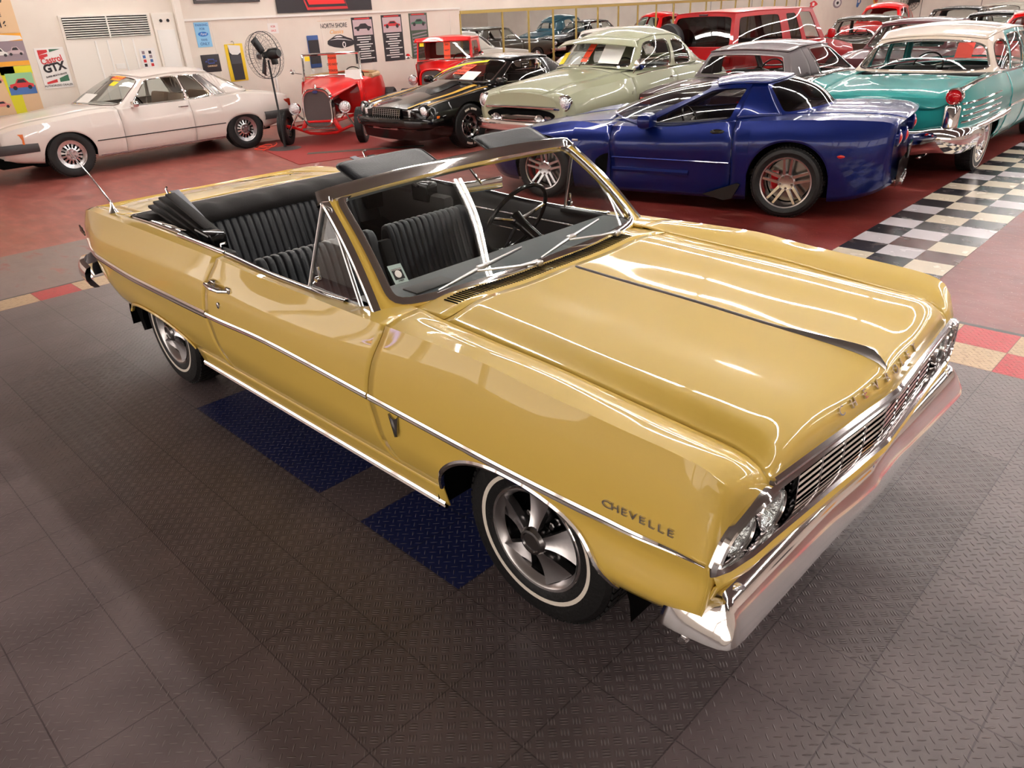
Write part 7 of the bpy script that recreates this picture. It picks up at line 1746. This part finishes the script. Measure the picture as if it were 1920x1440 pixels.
def gl(g, u, v, off=.012):     # windscreen point (local)
    p = g.get('p', 2.2); a = abs(u)**p
    B = Vector((g['wb0'][0]+(g['wb1'][0]-g['wb0'][0])*a, g['wb1'][1]*u, g['wb0'][2]+(g['wb1'][2]-g['wb0'][2])*a)); T = Vector((g['wt0'][0]+(g['wt1'][0]-g['wt0'][0])*a, g['wt1'][1]*u, g['wt0'][2]+(g['wt1'][2]-g['wt0'][2])*u*u))
    k = g.get('wbul', .02)*math.sin(PI*v); return B+(T-B)*v+Vector((k+off, 0, k*.7+off))
PD = ['PLEASE', 'DO NOT', 'TOUCH']
def wcard(root, g, u0, u1, v0, v1, m, lab, lines=None, **k): return card(root, (gl(g, u0, v0), gl(g, u1, v0), gl(g, u0, v1)), m, lab, lines, **k)
wcard(cam_, gc, .02, .34, .22, .62, M['orange_card'], 'orange PLEASE DO NOT TOUCH card on the black muscle coupe windscreen', PD, size=.06)
wcard(cam_, gc, .36, .66, .04, .34, M['white'], 'white price sheet at the foot of the black muscle coupe windscreen', None, name='info_sheet')
wcard(ford, gf, -.02, .14, .12, .85, M['orange_card'], 'orange DO NOT TOUCH strip on the sage sedan windscreen', ['DO', 'NOT', 'TOUCH'], size=.045)
wcard(ford, gf, .40, .78, .10, .70, M['white'], 'white price sheet inside the sage sedan windscreen', None, name='info_sheet')
wcard(ford, gf, -.80, -.55, .08, .45, M['yellow_card'], 'yellow card in the corner of the sage sedan windscreen', None, name='price_card')
wcard(merc, gm_, .30, .62, .80, .95, M['orange_card'] if False else mat('ad_orange', (244, 160, 40), rough=.7), 'orange financing sticker at the top of the white coupe windscreen', ['FINANCE'], name='sticker', tm=PK['red'], size=.07)
wcard(merc, gm_, .50, .64, .62, .76, M['yellow_card'], 'yellow sticker under the orange one on the white coupe windscreen', None, name='sticker')
wcard(merc, gm_, .10, .46, .05, .32, M['white'], 'white price sheet at the foot of the white coupe windscreen', None, name='info_sheet')
# muscle coupe yellow windscreen banner as a bent strip
b = MB(); P = []
Mx = Matrix.Translation(cam_.location) @ Matrix.Rotation(cam_.rotation_euler.z, 4, 'Z')
for t in np.linspace(0, 1, 16): u = -.78+1.3*t; v = .12+.72*t**.6; P.append([Mx @ gl(gc, u, v-.05), Mx @ gl(gc, u-.03, v+.05)])
b.grid(P, flip=True); tag(b.build('windscreen_banner', M['yellow_card'], sol=.002), 'curved yellow banner strip across the black muscle coupe windscreen', 'banner')
hr = [o for o in bpy.data.objects if o.name.startswith('hot_rod')][0]
card(hr, ((.37, -.05, 1.14), (.37, .12, 1.14), (.33, -.05, 1.47)), M['orange_card'], 'orange PLEASE DO NOT TOUCH card on the hot rod windscreen', PD, size=.05)
card(hr, ((.34, -.50, 1.38), (.34, -.40, 1.38), (.33, -.50, 1.46)), M['yellow_card'], 'small yellow card in the top corner of the hot rod windscreen', None, name='price_card')
card(hr, ((.50, .28, 1.03), (.50, .58, 1.03), (.42, .28, 1.20)), M['white'], 'white sheet leaning on the hot rod cowl', None, name='info_sheet')
pk = [o for o in bpy.data.objects if o.name == 'pickup'][0]
card(pk, ((.47, .02, 1.22), (.47, .17, 1.22), (.42, .02, 1.58)), M['orange_card'], 'orange DO NOT TOUCH strip on the pickup windscreen', ['DO', 'NOT', 'TOUCH'], size=.045)
card(pk, ((.42, -.56, 1.50), (.42, -.46, 1.50), (.40, -.56, 1.60)), M['yellow_card'], 'small yellow card in the top corner of the pickup windscreen', None, name='price_card')
card(olds, ((-1.20, -.34, 1.20), (-1.20, -.52, 1.20), (-1.12, -.34, 1.36)), cm('card_red', (206, 60, 44)), 'plain red-orange card in the teal sedan rear window', None)

# neon sign on the near side of the hall (its glow is mirrored in the door of the convertible)
ns = empty('neon_sign', (-5.4, YN+.5, 1.0), 0, 'oval neon sign with blue rim and red middle by the added near panes', 'sign')
b = MB(); b.tube([(.34*math.cos(t), 0, .17*math.sin(t)) for t in np.linspace(0, 2*PI, 41)[:-1]], .014, 8, closed=True); b.build('neon_rim', mat_emit('neon_blue', (.35, .35, 1.0), 6), ns)
b = MB(); b.tube([(-.18, 0, 0), (-.06, 0, .06), (.06, 0, -.06), (.18, 0, 0)], .02, 8); b.build('neon_core', mat_emit('neon_red', (1.0, .12, .08), 7), ns)
b = MB(); b.box((0, -.04, 0), (.74, .02, .42), bev=.01); b.tube([(0, -.04, -.2), (0, -.04, -1.0)], .015, 8); b.build('backing_board', M['black'], ns)
